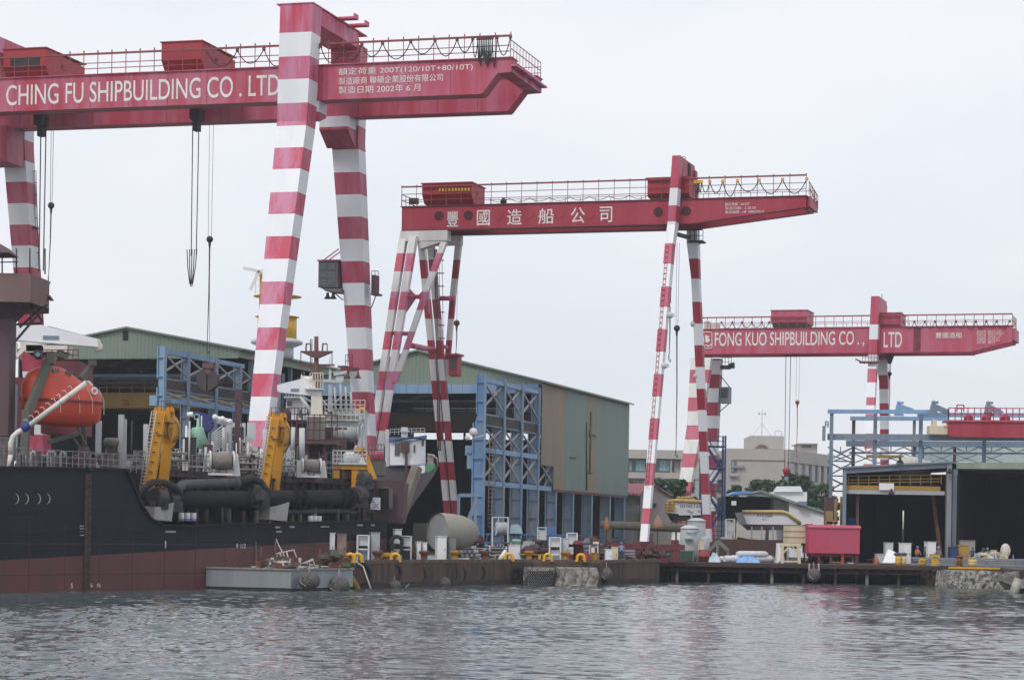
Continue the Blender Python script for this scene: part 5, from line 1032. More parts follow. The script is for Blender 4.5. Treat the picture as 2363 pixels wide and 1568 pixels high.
# brown signal mast, white lattice mast, deck houses aft
dm = 190; m = MB(); m.tube([P(730, 985, dm), P(730, 776, dm)], [.26, .17], 10); m.prism([P(693, 809, dm - .4), P(767, 809, dm - .4), P(767, 811, dm - .4), P(732, 826, dm - .4), P(728, 826, dm - .4), P(693, 811, dm - .4)], (0, .8, 0)); m.beam(P(686, 841, dm), P(772, 842, dm), .14)
for x in (694, 766): m.tube([P(x, 810, dm), P(x, 842, dm)], .04, 5)
for x0, x1 in ((706, 717), (744, 755)):
    m.beam(P(x0, 809, dm), P(x0 + 1, 793, dm), .12); m.beam(P(x1, 809, dm), P(x1, 793, dm), .08); m.beam(P(x0 - 1, 793, dm), P(x1, 793, dm), .1)
for s_ in (-1, 1): m.beam(P(730 + s_ * 22, 842, dm), P(730, 862, dm), .1)
m.tube([P(716, 782, dm), P(716, 842, dm)], .03, 4); m.tube([P(720, 782, dm), P(720, 842, dm)], .03, 4)
for k in range(12): m.tube([P(716, 784 + k * 5, dm), P(720, 784 + k * 5, dm)], .025, 4)
m.prism([P(722, 862, dm - .5), P(738, 862, dm - .5), P(742, 985, dm - .5), P(718, 985, dm - .5)], (0, 1, 0)); m.obj('signal_mast', M('mast_brown', (.15, .055, .05), (.12, .055, .055), 1, .7), SH)
m = MB(); dl = 193
m.prism([P(756, 955, dl), P(767, 955, dl), P(763, 852, dl), P(759, 852, dl)], (0, .7, 0)); m.beam(P(747, 878, dl), P(790, 880, dl), .25); m.pbox(775, 866, 792, 879, dl, .6); m.beam(P(770, 863, dl), P(800, 858, dl), .25)
for x0, x1, y in ((740, 810, 910), (735, 820, 932)): m.beam(P(x0, y, dl), P(x1, y + 1, dl), .1)
for x in (775, 788, 800, 812): m.tube([P(x, 955, dl), P(x - 3, 880 + abs(x - 788), dl)], .1, 5)
for s_ in (-1, 1): m.beam(P(762, 940, dl), P(762 + s_ * 32, 908, dl), .12)
m.tube([P(761, 852, dl), P(761, 822, dl)], .05, 5); m.obj('radar_mast', LGREY, SH)
m = MB(); m.pbox(660, 918, 699, 968, dl + 4, 4); wh = m.obj('wheelhouse', WHPL, SH); m = MB(); m.pbox(662, 924, 673, 936, dl + 3.9, .08); m.pbox(690, 945, 696, 962, dl + 3.9, .08); m.objs('window', GLASS, wh); m = MB(); m.pbox(655, 914, 703, 917.5, dl + 3, 6); m.rail(P(660, 914, dl + 3), P(700, 914, dl + 3), .8, 6, .03); m.obj('roof', LGREY, wh)
m = MB(); m.prism([P(748, 950, dl), P(826, 944, dl), P(844, 946, dl), P(826, 990, dl), P(748, 990, dl)], (0, 5, 0)); m.pbox(826, 946, 842, 1040, dl + .5, 3); ah = m.obj('aft_house', LGREY, SH)
m = MB(); m.pbox(750, 968, 826, 970, dl - .4, .39); m.pbox(750, 957, 826, 958.5, dl - .4, .39); m.rail(P(750, 968, dl - .4), P(840, 968, dl - .4), .9, 9, .025, (1, .5)); m.rail(P(750, 945, dl), P(842, 945, dl), .8, 8, .025, (1, .5)); m.obj('ledge', OFFW, ah); m = MB(); m.pbox(829, 938, 842, 948, dl - .3, .5); m.obj('lamp_box', YELB, ah)
m = MB(); q0, q1 = P(772, 1000, dl - 1.5), P(826, 1002, dl - 1.5); m.tube([q0, q1], .6, 16); m.lathe([(.1, -.35), (.4, -.2), (.6, 0)], q0, 16, q1 - q0)
for t_ in (.0, .35, .7, 1): m.lathe([(.68, -.06), (.68, .06)], q0.lerp(q1, t_), 18, q1 - q0)
m.obj('pressure_tank', M('tank_grey', (.36, .38, .39), (.28, .30, .31), .8, .4), SH)
m = MB(); m.tube([P(664, 1030, dl - 4), P(667, 985, dl - 4), P(664, 955, dl - 4), P(661, 943, dl - 4)], [.2, .24, .26, .26], 10); m.obj('exhaust_pipe', BROWN, SH)
m = MB(); m.tube([P(697, 1060, 180), P(697, 987, 180)], .22, 10); m.tube([P(675, 1040, 182), P(677, 985, 182)], .16, 8); m.tube([P(836, 1040, 189), P(834, 985, 189), P(838, 978, 189)], .06, 6); m.tube([P(612, 1085, 178), P(612, 990, 178)], .18, 8); m.objs('vent_post', LGREY, SH)
m = MB(); m.pbox(855, 1147, 876, 1175, 183.5, 1.0); wb = m.obj('white_locker', WHPL, SH); m = MB(); m.beam(P(856, 1148, 183.4), P(875, 1174, 183.4), .05); m.beam(P(875, 1160, 183.4), P(858, 1174, 183.4), .05); m.objs('strap', BLUED, wb)
# yellow frame with railed top aft
dy = 184; m = MB()
for x0, x1, y0, y1, dd in ((769, 783, 1082, 1140, 0), (789, 803, 1090, 1136, 2.2), (811, 826, 1082, 1125, 0), (832, 842, 1090, 1110, 2)): m.pbox(x0, y0, x1, y1, dy + dd, .5)
m.pbox(767, 1071, 846, 1082, dy - .1, 3); m.beam(P(838, 1036, dy), P(864, 1105, dy), .42); m.beam(P(818, 1040, dy), P(842, 1038, dy), .42); yf = m.obj('yellow_frame', YEL, SH)
m = MB(); m.pbox(766, 1067, 848, 1071, dy - .3, 3.4); m.rail(P(768, 1067, dy - .3), P(846, 1067, dy - .3), .95, 8, .03, (1, .66, .33)); m.rail(P(768, 1067, dy + 3), P(846, 1067, dy + 3), .95, 8, .03, (1, .66, .33)); m.obj('platform', LGREY, yf); m = MB(); m.lathe([(.3, -.7), (.5, -.5), (.5, .4), (.2, .7)], P(812, 1056, dy + 1.5), 14, (1, .1, 0)); m.obj('motor', LGREY, yf)
m = MB(); m.pbox(850, 1062, 886, 1096, 189.5, 3); m.rail(P(850, 1062, 189.4), P(886, 1062, 189.4), 1.3, 5, .03, (1, .66, .33)); m.obj('aft_platform', OLIVE, SH)
m = MB(); m.lathe([(.3, -.5), (.5, -.4), (.5, .4), (.3, .5)], P(872, 1054, 190.5), 14, (1, .2, 0)); m.lathe([(.2, -.3), (.34, -.2), (.34, .2), (.2, .3)], P(858, 1054, 190.5), 12, (1, .2, 0)); m.obj('capstan', RED3, SH)
m = MB(); m.prism([P(844, 1110, 188.5), P(900, 1106, 188.5), P(934, 1112, 188.5), P(928, 1205, 188.5), P(844, 1205, 188.5)], (0, 7, 0)); ch = m.obj('stern_house', BROWN, SH)
m = MB(); m.pbox(874, 1126, 897, 1173, 188.3, .19); m.obj('doorway', DARK, ch); m = MB(); m.pbox(871, 1122, 900, 1126, 188.2, .3); m.pbox(897.3, 1126, 906, 1172, 187.9, .2); m.obj('door_frame', OLIVE, ch)
# midships white gear
m = MB(); dv = 178; m.pbox(521, 972, 533, 1046, dv, .5); m.pbox(533, 975, 566, 1020, dv + 1, .1)
for k in range(8): m.beam(P(490, 1004 + k * 5.5, dv), P(521, 985 + k * 5.5, dv), .1)
m.beam(P(490, 1045, dv), P(490, 1000, dv), .1); m.beam(P(490, 1000, dv), P(521, 975, dv), .1); m.pbox(570, 975, 590, 1018, dv + 2, .1); m.pbox(562, 1029, 594, 1040, dv, 1.4); m.pbox(560, 1044, 596, 1052, dv - .2, 1.6); m.pbox(564, 1058, 592, 1084, dv, 1.2)
m.pbox(433, 989, 440, 1034, dv - 6, .3); m.objs('white_gear', LGREY, SH)
m = MB(); m.pbox(536, 985, 548, 1000, dv + .9, .09); m.pbox(551, 985, 562, 1012, dv + .9, .09); m.pbox(536, 1004, 548, 1016, dv + .9, .09); m.objs('window', GLASS, SH)
m = MB(); m.beam(P(545, 1060, 177), P(550, 925, 177), .38); m.pbox(542, 898, 557, 922, 176.7, .7)
for k in range(14): m.box(P(556, 930 + k * 9, 177), (.3, .1, .04))
m.tube([P(558, 925, 177), P(556, 1050, 177)], .03, 4); m.obj('derrick_post', BROWN, SH)
m = MB(); m.pbox(468, 1025, 488, 1052, 172, .8); m.obj('locker', BROWN, SH)
m = MB(); q = P(456, 1033, 173); m.lathe([(.95, 0), (.45, 1.3), (.45, 1.5), (.12, 1.55), (.1, 2.2)], q, 8); m.torus(q + Vector((-.1, 0, 2.3)), .2, .04, (0, 1, 0), 12, 4); m.obj('mint_hood', M('mint_paint', (.30, .55, .42), (.24, .44, .34), 1.4, .5, streak=1), SH)
m = MB(); m.prism([P(446, 951, 175), P(452, 947, 175), P(490, 958, 175), P(489, 984, 175), P(480, 994, 175), P(468, 996, 175), P(464, 985, 175), P(466, 972, 175)], (0, 1.2, 0)); cc = m.obj('covered_davit', M('navy_cover', (.025, .04, .16), (.05, .06, .2), 1.6, .7, bump=.8), SH); m = MB(); m.tube([P(490, 966, 175.4), P(525, 974, 175.4)], .3, 8)
for x, y in ((496, 962), (513, 966), (530, 972)): m.ball(P(x, y, 175), .22, 10)
m.tube([P(432, 957, 175), P(446, 955, 175)], .2, 8); m.obj('davit_arm', WHT, cc)
# ---- forward part at the left: rails, vents, posts, red house, brown tower
m = MB(); z8 = SF.z(140, 1080, 0); aw0, aw1 = SF.a(-40, 1080, .6), SF.a(325, 1083, .6)
m.rail(SF.pt(aw0, .5, z8), SF.pt(aw1, .5, z8 - .05), 1.2, 26, .025, (1, .66, .33)); m.rail(SF.pt(aw0, 8, z8), SF.pt(aw1, 8, z8), 1.1, 26, .025, (1, .66, .33)); m.obj('railing', M('rail_grey', (.30, .29, .28)), SH)
m = MB()
for x0, x1, y0, dd in ((220, 232, 970, 163), (272, 284, 956, 165), (284.5, 290, 966, 165.2), (330, 340, 978, 167)): m.pbox(x0, y0, x1, 1085, dd, .4)
for x in (45, 60, 72, 110, 118, 140): m.tube([P(x, 1080, 158), P(x, 1046, 158), P(x + 4, 1041, 158), P(x + 9, 1044, 158), P(x + 9, 1052, 158)], .09, 6)
for x in (296, 305): m.tube([P(x, 1085, 166), P(x, 1062, 166)], .22, 8)
m.objs('vent_post', LGREY, SH)
m = MB(); q = P(257, 1020, 164); m.lathe([(.3, -2), (.34, -.3), (.52, -.25), (.56, .1), (.45, .32)], q, 14); m.tube([P(315, 1150, 166), P(315, 1060, 166)], .25, 8); m.lathe([(.3, -.1), (.34, .3)], P(313, 1066, 166), 10); m.objs('mushroom_vent', M('vent_brown', (.22, .20, .19), (.16, .14, .13), 1.5), SH)
m = MB()
for x in (166, 218): m.prism([P(x, 1052, 158), P(x + 12, 1052, 158), P(x + 25, 1077, 158), P(x + 13, 1079, 158)], (0, 1.2, .2))
m.objs('chute', BROWN, SH)
m = MB()
for x0, x1, y0, dd in ((50, 88, 1040, 158), (95, 130, 1052, 160), (180, 196, 1030, 160), (130, 152, 1050, 159), (0, 22, 1010, 156), (245, 268, 1040, 164), (236, 250, 1050, 166)): m.pbox(x0, y0, x1, 1084, dd, 1.5)
m.beam(P(170, 1010, 159), P(206, 1062, 159), .12); m.beam(P(178, 985, 159), P(212, 1050, 159), .1)
for k in range(26): x = rs.uniform(20, 330); m.pbox(x, 1080 - rs.uniform(8, 34), x + rs.uniform(4, 14), 1084, 158 + rs.uniform(0, 5), .6)
m.objs('deck_gear', M('deck_gear_dark', (.09, .075, .08), (.16, .15, .15), 1.5, .8, lo=.4, hi=.6), SH)
m = MB(); m.pbox(22, 870, 60, 1000, 167, 3); m.pbox(95, 832, 180, 1000, 172, 6); m.rail(P(96, 832, 172), P(180, 832, 172), .8, 7, .03); rh = m.obj('red_house', M('dark_red_house', (.16, .03, .045), (.11, .03, .04), .8, .7, streak=1), SH)
m = MB(); m.pbox(-30, 880, 18, 1060, 160, 3); m.obj('grey_house', BLUED, SH)
m = MB(); A_ = [P(-40, 662, 150), P(70, 662, 150), P(114, 664, 154.5), P(114, 664, 158), P(-40, 662, 160)]
zt_, zb_ = P(20, 630, 150).z, P(20, 696, 150).z; m.prism([Vector((p.x, p.y, zb_)) for p in A_], (0, 0, zt_ - zb_)); tw = m.obj('control_platform', M('brown_platform', (.20, .125, .125), (.17, .10, .10), .8, .75, streak=1, rust=.16, rustc=(.20, .10, .05)), SH)
m = MB(); m.pbox(-30, 690, 21, 1005, 152, 2.0); m.prism([P(-20, 700, 151), P(55, 700, 151), P(20, 735, 152), P(-20, 735, 152)], (0, 2.5, 0)); m.obj('tower_column', M('brown_column', (.11, .065, .075), (.085, .055, .06), .6, .7, streak=1), tw)
m = MB()
for x0, y0, x1, y1, dd in ((108, 702, 24, 800, 151.5), (100, 706, 45, 755, 153), (70, 700, 98, 742, 152), (36, 748, 98, 746, 152), (70, 698, 72, 745, 152), (36, 698, 36, 742, 152), (22, 722, 40, 704, 152)): m.beam(P(x0, y0, dd), P(x1, y1, dd), .14)
for x, y0 in ((38, 573), (69, 573), (104, 573), (5, 575)): m.tube([P(x, 632, 152), P(x, y0, 152)], .05, 5)
m.tube([P(-10, 605, 152), P(42, 604, 152)], .04, 5); m.tube([P(100, 745, 152), P(98, 706, 152)], .03, 5); m.objs('platform_brace', M('brace_dark', (.05, .035, .035)), tw)
m = MB(); m.prism([P(-30, 583, 149), P(21, 582, 149), P(0, 562, 151), P(-30, 555, 151)], (0, 3, 0)); m.prism([P(113, 680, 154), P(121, 692, 154), P(113, 692, 154)], (0, .6, 0)); m.obj('platform_roof', BROWN, tw)
m = MB(); dw = 148; pts = [P(198, 883, dw), P(71, 979, dw)]
m.tube(pts, [.155, .18], 12); m.tube([P(71, 979, dw), P(58, 988, dw), P(42, 996, dw), P(30, 1007, dw), P(25, 1022, dw), P(25, 1048, dw)], .17, 12); m.tube([P(25, 1048, dw), P(18, 1082, dw)], [.17, .1], 8); bp = m.obj('white_boom', OFFW, SH)
m = MB(); m.lathe([(.2, -.3), (.28, -.2), (.28, .25), (.2, .3)], P(60, 984, dw), 12, pts[0] - pts[1]); m.obj('boom_collar', M('blue_collar', (.03, .06, .25)), bp); m = MB()
for k in range(9): q = pts[0].lerp(pts[1], .22 + k * .1) + Vector((-.1, 0, .2)); m.tube([q, q + Vector((-.12, 0, .18)), q + Vector((-.3, 0, .12))], .025, 4)
m.obj('pipe_clip', LGREY, bp); m = MB(); m.lathe([(.17, -.02), (.17, .02)], pts[0].lerp(pts[1], .3), 12, pts[0] - pts[1])
for t_ in (.3, .46, .75, .8): m.lathe([(.185, -.02), (.185, .02)], pts[0].lerp(pts[1], t_), 12, pts[0] - pts[1])
m.obj('boom_band', GREY, bp)
# ---- lifeboat under its davit
dlb = 156; cL = P(142, 926, dlb); LB = T('lifeboat', 'orange enclosed lifeboat hanging from olive davit arms', 'lifeboat', cL)
m = MB(); ns = 13; uu = Vector((.72, .69, 0)).normalized(); vv = Vector((.69, -.72, 0)); rings = []
for i in range(ns):
    t_ = -1 + 2 * i / (ns - 1); s_ = max(.04, (1 - abs(t_) ** 3.4)) ** .55; top = 2.25 if t_ < -.1 else 2.25 - .95 * min(1, (t_ + .1) / .55); top *= (.35 + .65 * s_)
    ring = []
    for a_, r_, zz in ((-90, .25, -1.65), (-60, .95, -1.5), (-25, 1.25, -.75), (-5, 1.38, 0), (5, 1.38, .1), (30, 1.22, .45), (60, .8, .85), (80, .35, 1.0)): ring.append((r_ * s_, zz * top / 1.0 * .98 if zz > .2 else zz * (.6 + .4 * s_)))
    ring = ring + [(-r, z) for r, z in ring[::-1]]; rings.append([cL + uu * t_ * 3.02 + vv * r * 1.0 + Vector((0, 0, z * 1.0 + (.1 if z > .3 else 0))) for r, z in ring])
o_ = len(rings[0])
m.add([p for r in rings for p in r], [(i * o_ + k, i * o_ + (k + 1) % o_, (i + 1) * o_ + (k + 1) % o_, (i + 1) * o_ + k) for i in range(ns - 1) for k in range(o_)] + [tuple(range(o_))[::-1], tuple((ns - 1) * o_ + k for k in range(o_))], 0, True); m.obj('hull', ORNG, LB)
m = MB()
for i in range(ns - 1):
    for k in (3, o_ - 4): m.beam(rings[i][k], rings[i + 1][k], .12, .16)
m.obj('rubbing_strip', DKRED, LB); m = MB()
q = cL + vv * 1.22 - uu * -1.75 + Vector((0, 0, .75)); m.torus(q + vv * .02, .2, .07, vv, 16, 6); m.obj('lifebuoy', WHPL, LB)
m = MB()
for t_, z_, r_ in ((-1.9, 1.88, .84), (.0, 1.88, .84), (-1.0, 1.95, .8)): q = cL + uu * t_ + vv * r_ + Vector((0, 0, z_)); m.box(q, (.5, .12, .22), math.atan2(uu.y, uu.x))
m.objs('window', GLASS, LB); m = MB()
for t_ in (-1.2, .3, 1.3, 2.2): m.tube([cL + uu * t_ + vv * 1.1 + Vector((0, 0, .9)), cL + uu * (t_ + .2) + vv * 1.42 + Vector((0, 0, .1)), cL + uu * (t_ + .3) + vv * 1.3 + Vector((0, 0, -.8))], .02, 4)
m.objs('grab_line', OFFW, LB)
m = MB(); m.beam(P(116, 826, 154), P(60, 960, 152.6), .42, .5); m.beam(P(61, 945, 152.6), P(56, 1050, 152.6), .5, .55); m.pbox(108, 812, 124, 838, 153.6, .7); m.beam(P(116, 815, 154), P(150, 822, 156), .3); m.beam(P(213, 842, 161), P(186, 874, 160), .32); m.pbox(203, 830, 219, 842, 160.5, .6); m.beam(P(186, 874, 160), P(196, 1040, 162), .3); m.beam(P(112, 1020, 156), P(180, 1000, 158), .25); m.obj('davit', OLIVE, SH)
m = MB(); q = P(204, 890, 162); m.tube([q + Vector((-.35, 0, .25)), q + Vector((.0, 0, .25)), q + Vector((.2, 0, .1)), q + Vector((.15, 0, -.6))], .12, 8); m.obj('davit_vent', WHPL, SH)
m = MB()
for x0, y0, x1, y1 in ((114, 836, 116, 850), (208, 842, 200, 880)): m.tube([P(x0, y0, 157), P(x1, y1, 156.5)], .03, 4)
m.objs('davit_fall', ROPE, SH)
# ---- mobile crane parked on the red house
dmc = 174; MC = T('mobile_crane', 'off-white mobile crane with a long level boom, on the dark red deck house', 'crane', P(100, 831, dmc))
m = MB(); m.prism([P(26, 752, dmc), P(95, 749, dmc), P(224, 781, dmc), P(227, 800, dmc), P(48, 785, dmc), P(26, 786, dmc)], (0, .8, 0)); b_ = m.obj('boom', WHT, MC); m = MB(); m.pbox(99, 774, 136, 783, dmc - .05, .04); m.obj('nameplate', BLUED, b_); m = MB(); m.lathe([(.3, -.15), (.38, 0), (.3, .15)], P(226, 800, dmc + .4), 12, (0, 1, 0)); m.pbox(221, 783, 230, 806, dmc + .2, .4); m.obj('boom_head', OFFW, b_)
m = MB(); m.pbox(60, 796, 155, 811, dmc - .2, 2.2); m.prism([P(58, 797, dmc - .2), P(70, 790, dmc - .2), P(92, 793, dmc - .2), P(100, 800, dmc - .2), P(100, 812, dmc - .2), P(58, 812, dmc - .2)], (0, 2.2, 0)); m.pbox(28, 790, 38, 828, dmc, .4); m.beam(P(60, 800, dmc), P(38, 822, dmc), .3); m.obj('chassis', OFFW, MC)
for x in (89, 140):
    m = MB(); q = P(x, 818, dmc - .35); m.lathe([(.2, -.22), (.36, -.2), (.36, .2), (.2, .22)], q, 16, (0, 1, 0)); w_ = m.obj('wheel', RUBB, MC); m = MB(); m.lathe([(.17, -.06), (.17, .06)], q - Vector((0, .22, 0)), 12, (0, 1, 0)); m.obj('hub', M('blue_hub', (.12, .28, .42)), w_)
m = MB(); m.pbox(70, 811.5, 150, 820, dmc + .3, 1.4); m.tube([P(110, 752, dmc), P(226, 782, dmc + .3)], .02, 4); m.obj('underframe', BLK, MC)
# ---- grab hanging from the tall crane
q = C.fp(480, 868, 7.2); GB = T('grab_bucket', 'dark clamshell grab hanging from the ropes of the tallest crane', 'grab', q); m = MB()
for s_ in (-1, 1): m.prism([q + Vector((s_ * .05, -.7, -1.5)), q + Vector((s_ * .9, -.7, -.9)), q + Vector((s_ * 1.05, -.7, .1)), q + Vector((s_ * .35, -.7, .5)), q + Vector((s_ * .05, -.7, 0))], (0, 1.4, 0))
m.obj('shell', M('grab_brown', (.075, .055, .055), (.05, .042, .045), 1, .7), GB); m = MB(); m.box(q + Vector((0, 0, 1.0)), (1.0, .9, .5)); m.box(q + Vector((0, 0, .45)), (.6, .7, .6))
for s_ in (-1, 1): m.beam(q + Vector((s_ * .35, 0, .8)), q + Vector((s_ * .95, 0, -.2)), .2)
m.obj('grab_head', BRUST, GB)
m = MB(); tp = C.fp(484, 552, 7.2)
for s_ in (-.12, .12): m.tube([tp + Vector((0, 0, -.5)), q + Vector((s_, 0, 1.3))], .02, 4)
m.obj('grab_rope', ROPE, GB)
# ---- fishing boat on the slip behind the stern
FB = T('fishing_boat', 'white and blue fishing boat with a dark raked bow behind the ship stern', 'boat', P(960, 1200, 205)); df = 203
m = MB(); A_ = [P(880, 1078, df), P(1003, 1080, df), P(1012, 1074, df), P(1000, 1098, df), P(950, 1168, df), P(932, 1204, df), P(880, 1204, df)]
m.prism(A_, (-2.5, 7, 0)); hb = m.obj('hull', M('grey_violet_hull', (.10, .095, .11), (.075, .07, .08), .6, .7, streak=1), FB)
m = MB(); m.prism([P(956, 1074, df - .05), P(982, 1072, df - .05), P(980, 1090, df - .05), P(956, 1094, df - .05)], (0, .2, 0)); m.obj('white_band', WHPL, hb); m = MB(); m.prism([P(980, 1071, df - .05), P(1004, 1069, df - .05), P(1004, 1078, df - .05), P(988, 1090, df - .05), P(982, 1088, df - .05)], (0, .2, 0)); m.obj('green_band', M('green_paint', (.10, .32, .15), (.08, .26, .13)), hb)
m = MB(); m.prism([P(900, 1074, df - .2), P(952, 1074, df - .2), P(952, 1012, df - .2), P(900, 1012, df - .2)], (-.6, 4, 0)); m.prism([P(952, 1074, df - .2), P(982, 1072, df + .9), P(982, 1008, df + .9), P(952, 1012, df - .2)], (-.6, 4, 0)); ho = m.obj('wheelhouse', WHPL, FB)
m = MB(); m.prism([P(898, 1017, df - .5), P(950, 1017, df - .5), P(985, 1012, df + .6), P(985, 1003, df + .6), P(950, 1008, df - .5), P(898, 1008, df - .5)], (-.6, 5, 0)); m.obj('roof', M('boat_blue', (.08, .14, .32), (.12, .18, .34), .8), ho); m = MB(); m.prism([P(898, 1075, df - .3), P(952, 1075, df - .3), P(982, 1073, df + .8), P(982, 1070, df + .8), P(952, 1072, df - .3), P(898, 1072, df - .3)], (0, .3, 0)); m.obj('blue_line', M('boat_blue', (.08, .14, .32)), ho)
m = MB()
for x0, x1, y0, y1, dd in ((911, 922, 1022, 1050, -.3), (954, 959, 1026, 1044, -.15), (968, 979, 1012, 1028, .55)): m.pbox(x0, y0, x1, y1, df + dd, .12)
m.objs('window', GLASS, ho); m = MB(); m.pbox(924, 1020, 945, 1044, df - .6, .15); m.pbox(934, 1044, 940, 1120, df - .55, .2); m.obj('boarding', BROWN, FB); m = MB(); m.pbox(926, 985, 940, 1008, df + 1, .6); m.pbox(924, 992, 944, 995, df + .8, 1); m.pbox(889, 990, 897, 1076, df, .3); m.rail(P(900, 1003, df), P(980, 1001, df), .5, 8, .02); m.obj('roof_gear', LGREY, FB)
m = MB(); m.tube([P(986, 1048, df), P(1000, 1050, df), P(1009, 1058, df), P(1010, 1076, df)], .1, 6); m.tube([P(986, 1058, df + .5), P(1000, 1060, df + .5), P(1002, 1074, df + .5)], .05, 5); m.pbox(985, 1050, 1000, 1072, df + 1, .6); m.obj('bow_rail', M('bow_rail_mix', (.45, .42, .42), (.12, .05, .05), 1.5), FB)
m = MB(); m.beam(P(962, 1078, df - 2), P(920, 1205, df - 4), .8, .6); tag(m.obj('slip_beam', M('slip_beam_grey', (.16, .14, .12), (.22, .19, .16), 1, .9, streak=0, bump=.5)), 'weathered grey beam leaning against the bow of the fishing boat', 'beam')
# ---- navigation beacon with white turbine blades
BN = T('beacon_tower', 'yellow beacon tower with white turbine blades behind the tallest crane', 'beacon', P(632, 1225, 262)); db = 262
m = MB(); q = P(632, 1225, db); q.z = DECK; m.lathe([(.6, 0), (.5, P(632, 788, db).z - DECK)], q, 12); m.obj('support_column', GREY, BN)
m = MB(); z1, z2, z3, z4 = (P(632, y, db).z for y in (778, 733, 707, 685)); m.lathe([(2.2, z2 - 2.35), (2.2, z2)], Vector((q.x, q.y, 0)), 24); m.lathe([(2.25, z2), (2.5, z2 + .08), (2.4, z2 + .14)], Vector((q.x, q.y, 0)), 24); m.lathe([(.3, z4 - .25), (2.7, z4), (2.7, z4 + .08), (.3, z4 + .15)], Vector((q.x, q.y, 0)), 24); xm = P(601, 680, db); m.tube([(xm.x, q.y, z2), (xm.x, q.y, P(601, 636, db).z)], .13, 8); m.prism([Vector((xm.x, q.y - .1, z4 + 1.0)), Vector((xm.x + 1, q.y - .1, z4 + 1.8)), Vector((xm.x, q.y - .1, z4 + 2.6))], (0, .2, 0)); bt = m.obj('body', M('beacon_yellow', (.75, .45, .03), (.62, .36, .02), 1, .5), BN)
m = MB(); m.lathe([(.4, z2 - 3.9), (2.9, z2 - 2.9), (2.9, z2 - 2.6), (2.3, z2 - 2.36)], Vector((q.x, q.y, 0)), 26); m.lathe([(1.9, z2 - 4.6), (1.9, z2 - 3.4)], Vector((q.x, q.y, 0)), 20); m.obj('float_disc', LGREY, BN)
m = MB()
for x in (589, 676): 
    p_ = P(x, 690, db); m.tube([(p_.x, q.y, z4 + .1), (p_.x, q.y, z4 + 2.6)], .025, 4)
for k in range(4): m.tube([(P(589, 690, db).x, q.y, z4 + .6 + k * .65), (xm.x, q.y, z4 + .6 + k * .65)], .02, 4)
m.obj('guard_rail', LGREY, BN); m = MB(); hq = P(601, 628, db) - Vector((0, .5, 0)); m.lathe([(.1, -.6), (.42, -.5), (.45, .4), (.25, .9)], hq, 12, (0, 1, 0)); tb = m.obj('turbine', WHPL, BN)
for dx, dz in ((-1.8, .32), (1.8, -.1), (-1.0, -2.1)):
    m = MB(); e_ = hq + Vector((dx, -.6, dz)); m.beam(hq + Vector((0, -.6, 0)), e_, .34, .1, up=(0, 1, 0)); m.obj('blade', WHPL, tb)
# ============================================================ quay furniture, pier, yard things
_q = [(700, 165), (812, 171.5), (832, 173), (1207, 196.6), (1385, 199), (1520, 213), (1530, 218), (2186, 218), (2190, 215), (2312, 210), (2345, 200), (2480, 190)]
def dq(x):
    for (x0, d0), (x1, d1) in zip(_q, _q[1:]):
        if x <= x1: return d0 + (d1 - d0) * max(0, (x - x0)) / (x1 - x0)
    return 190
def at(x, off=0, z=DECK): d = dq(x) + off; return Vector((Xat(x, d, 1295), d, z))
def ad(x, d, z=DECK): return Vector((Xat(x, d, 1280), d, z))
# ---- pier on piles
PR = T('pier', 'dark rusty pier deck on piles below the red hopper', 'pier', ad(1850, 224, 0))
RUSTD = M('dark_rusty_steel', (.075, .042, .035), (.04, .03, .03), 1, .9, rust=.15)
m = MB(); x0, x1 = ad(1527, 218).x, ad(2187, 218).x; m.box(((x0 + x1) / 2, 225.5, DECK - .1), (x1 - x0, 15, .2 - .01)); m.obj('deck', M('pier_deck', (.11, .08, .07), (.07, .055, .05), .6, .9, rust=.2), PR)
m = MB(); m.box(((x0 + x1) / 2, 217.9, DECK - .22), (x1 - x0, .2, .34)); m.obj('edge_beam', RUSTD, PR)
m = MB(); n = 30
for k in range(n):
    xa = x0 + (x1 - x0) * k / n; xb = x0 + (x1 - x0) * (k + 1) / n; xm = (xa + xb) / 2
    for dd in (218.2, 222): m.beam((xa, dd, DECK - .38), (xm, dd, DECK - .8), .09); m.beam((xb, dd, DECK - .38), (xm, dd, DECK - .8), .09)
m.beam((x0, 218.2, DECK - .82), (x1, 218.2, DECK - .82), .1); m.obj('truss', RUSTD, PR)
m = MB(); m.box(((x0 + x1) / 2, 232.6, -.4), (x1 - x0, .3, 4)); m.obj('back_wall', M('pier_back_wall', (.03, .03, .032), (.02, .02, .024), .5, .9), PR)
for i in range(9):
    for dd in (218.6, 225):
        m = MB(); xx = x0 + (x1 - x0) * (i + .5) / 9; m.tube([(xx, dd, -2), (xx, dd, DECK - .3)], .16, 8); m.obj('pile', RUSTD if i % 3 else M('pale_pile', (.26, .24, .23), (.15, .13, .12), 2, .9), PR)
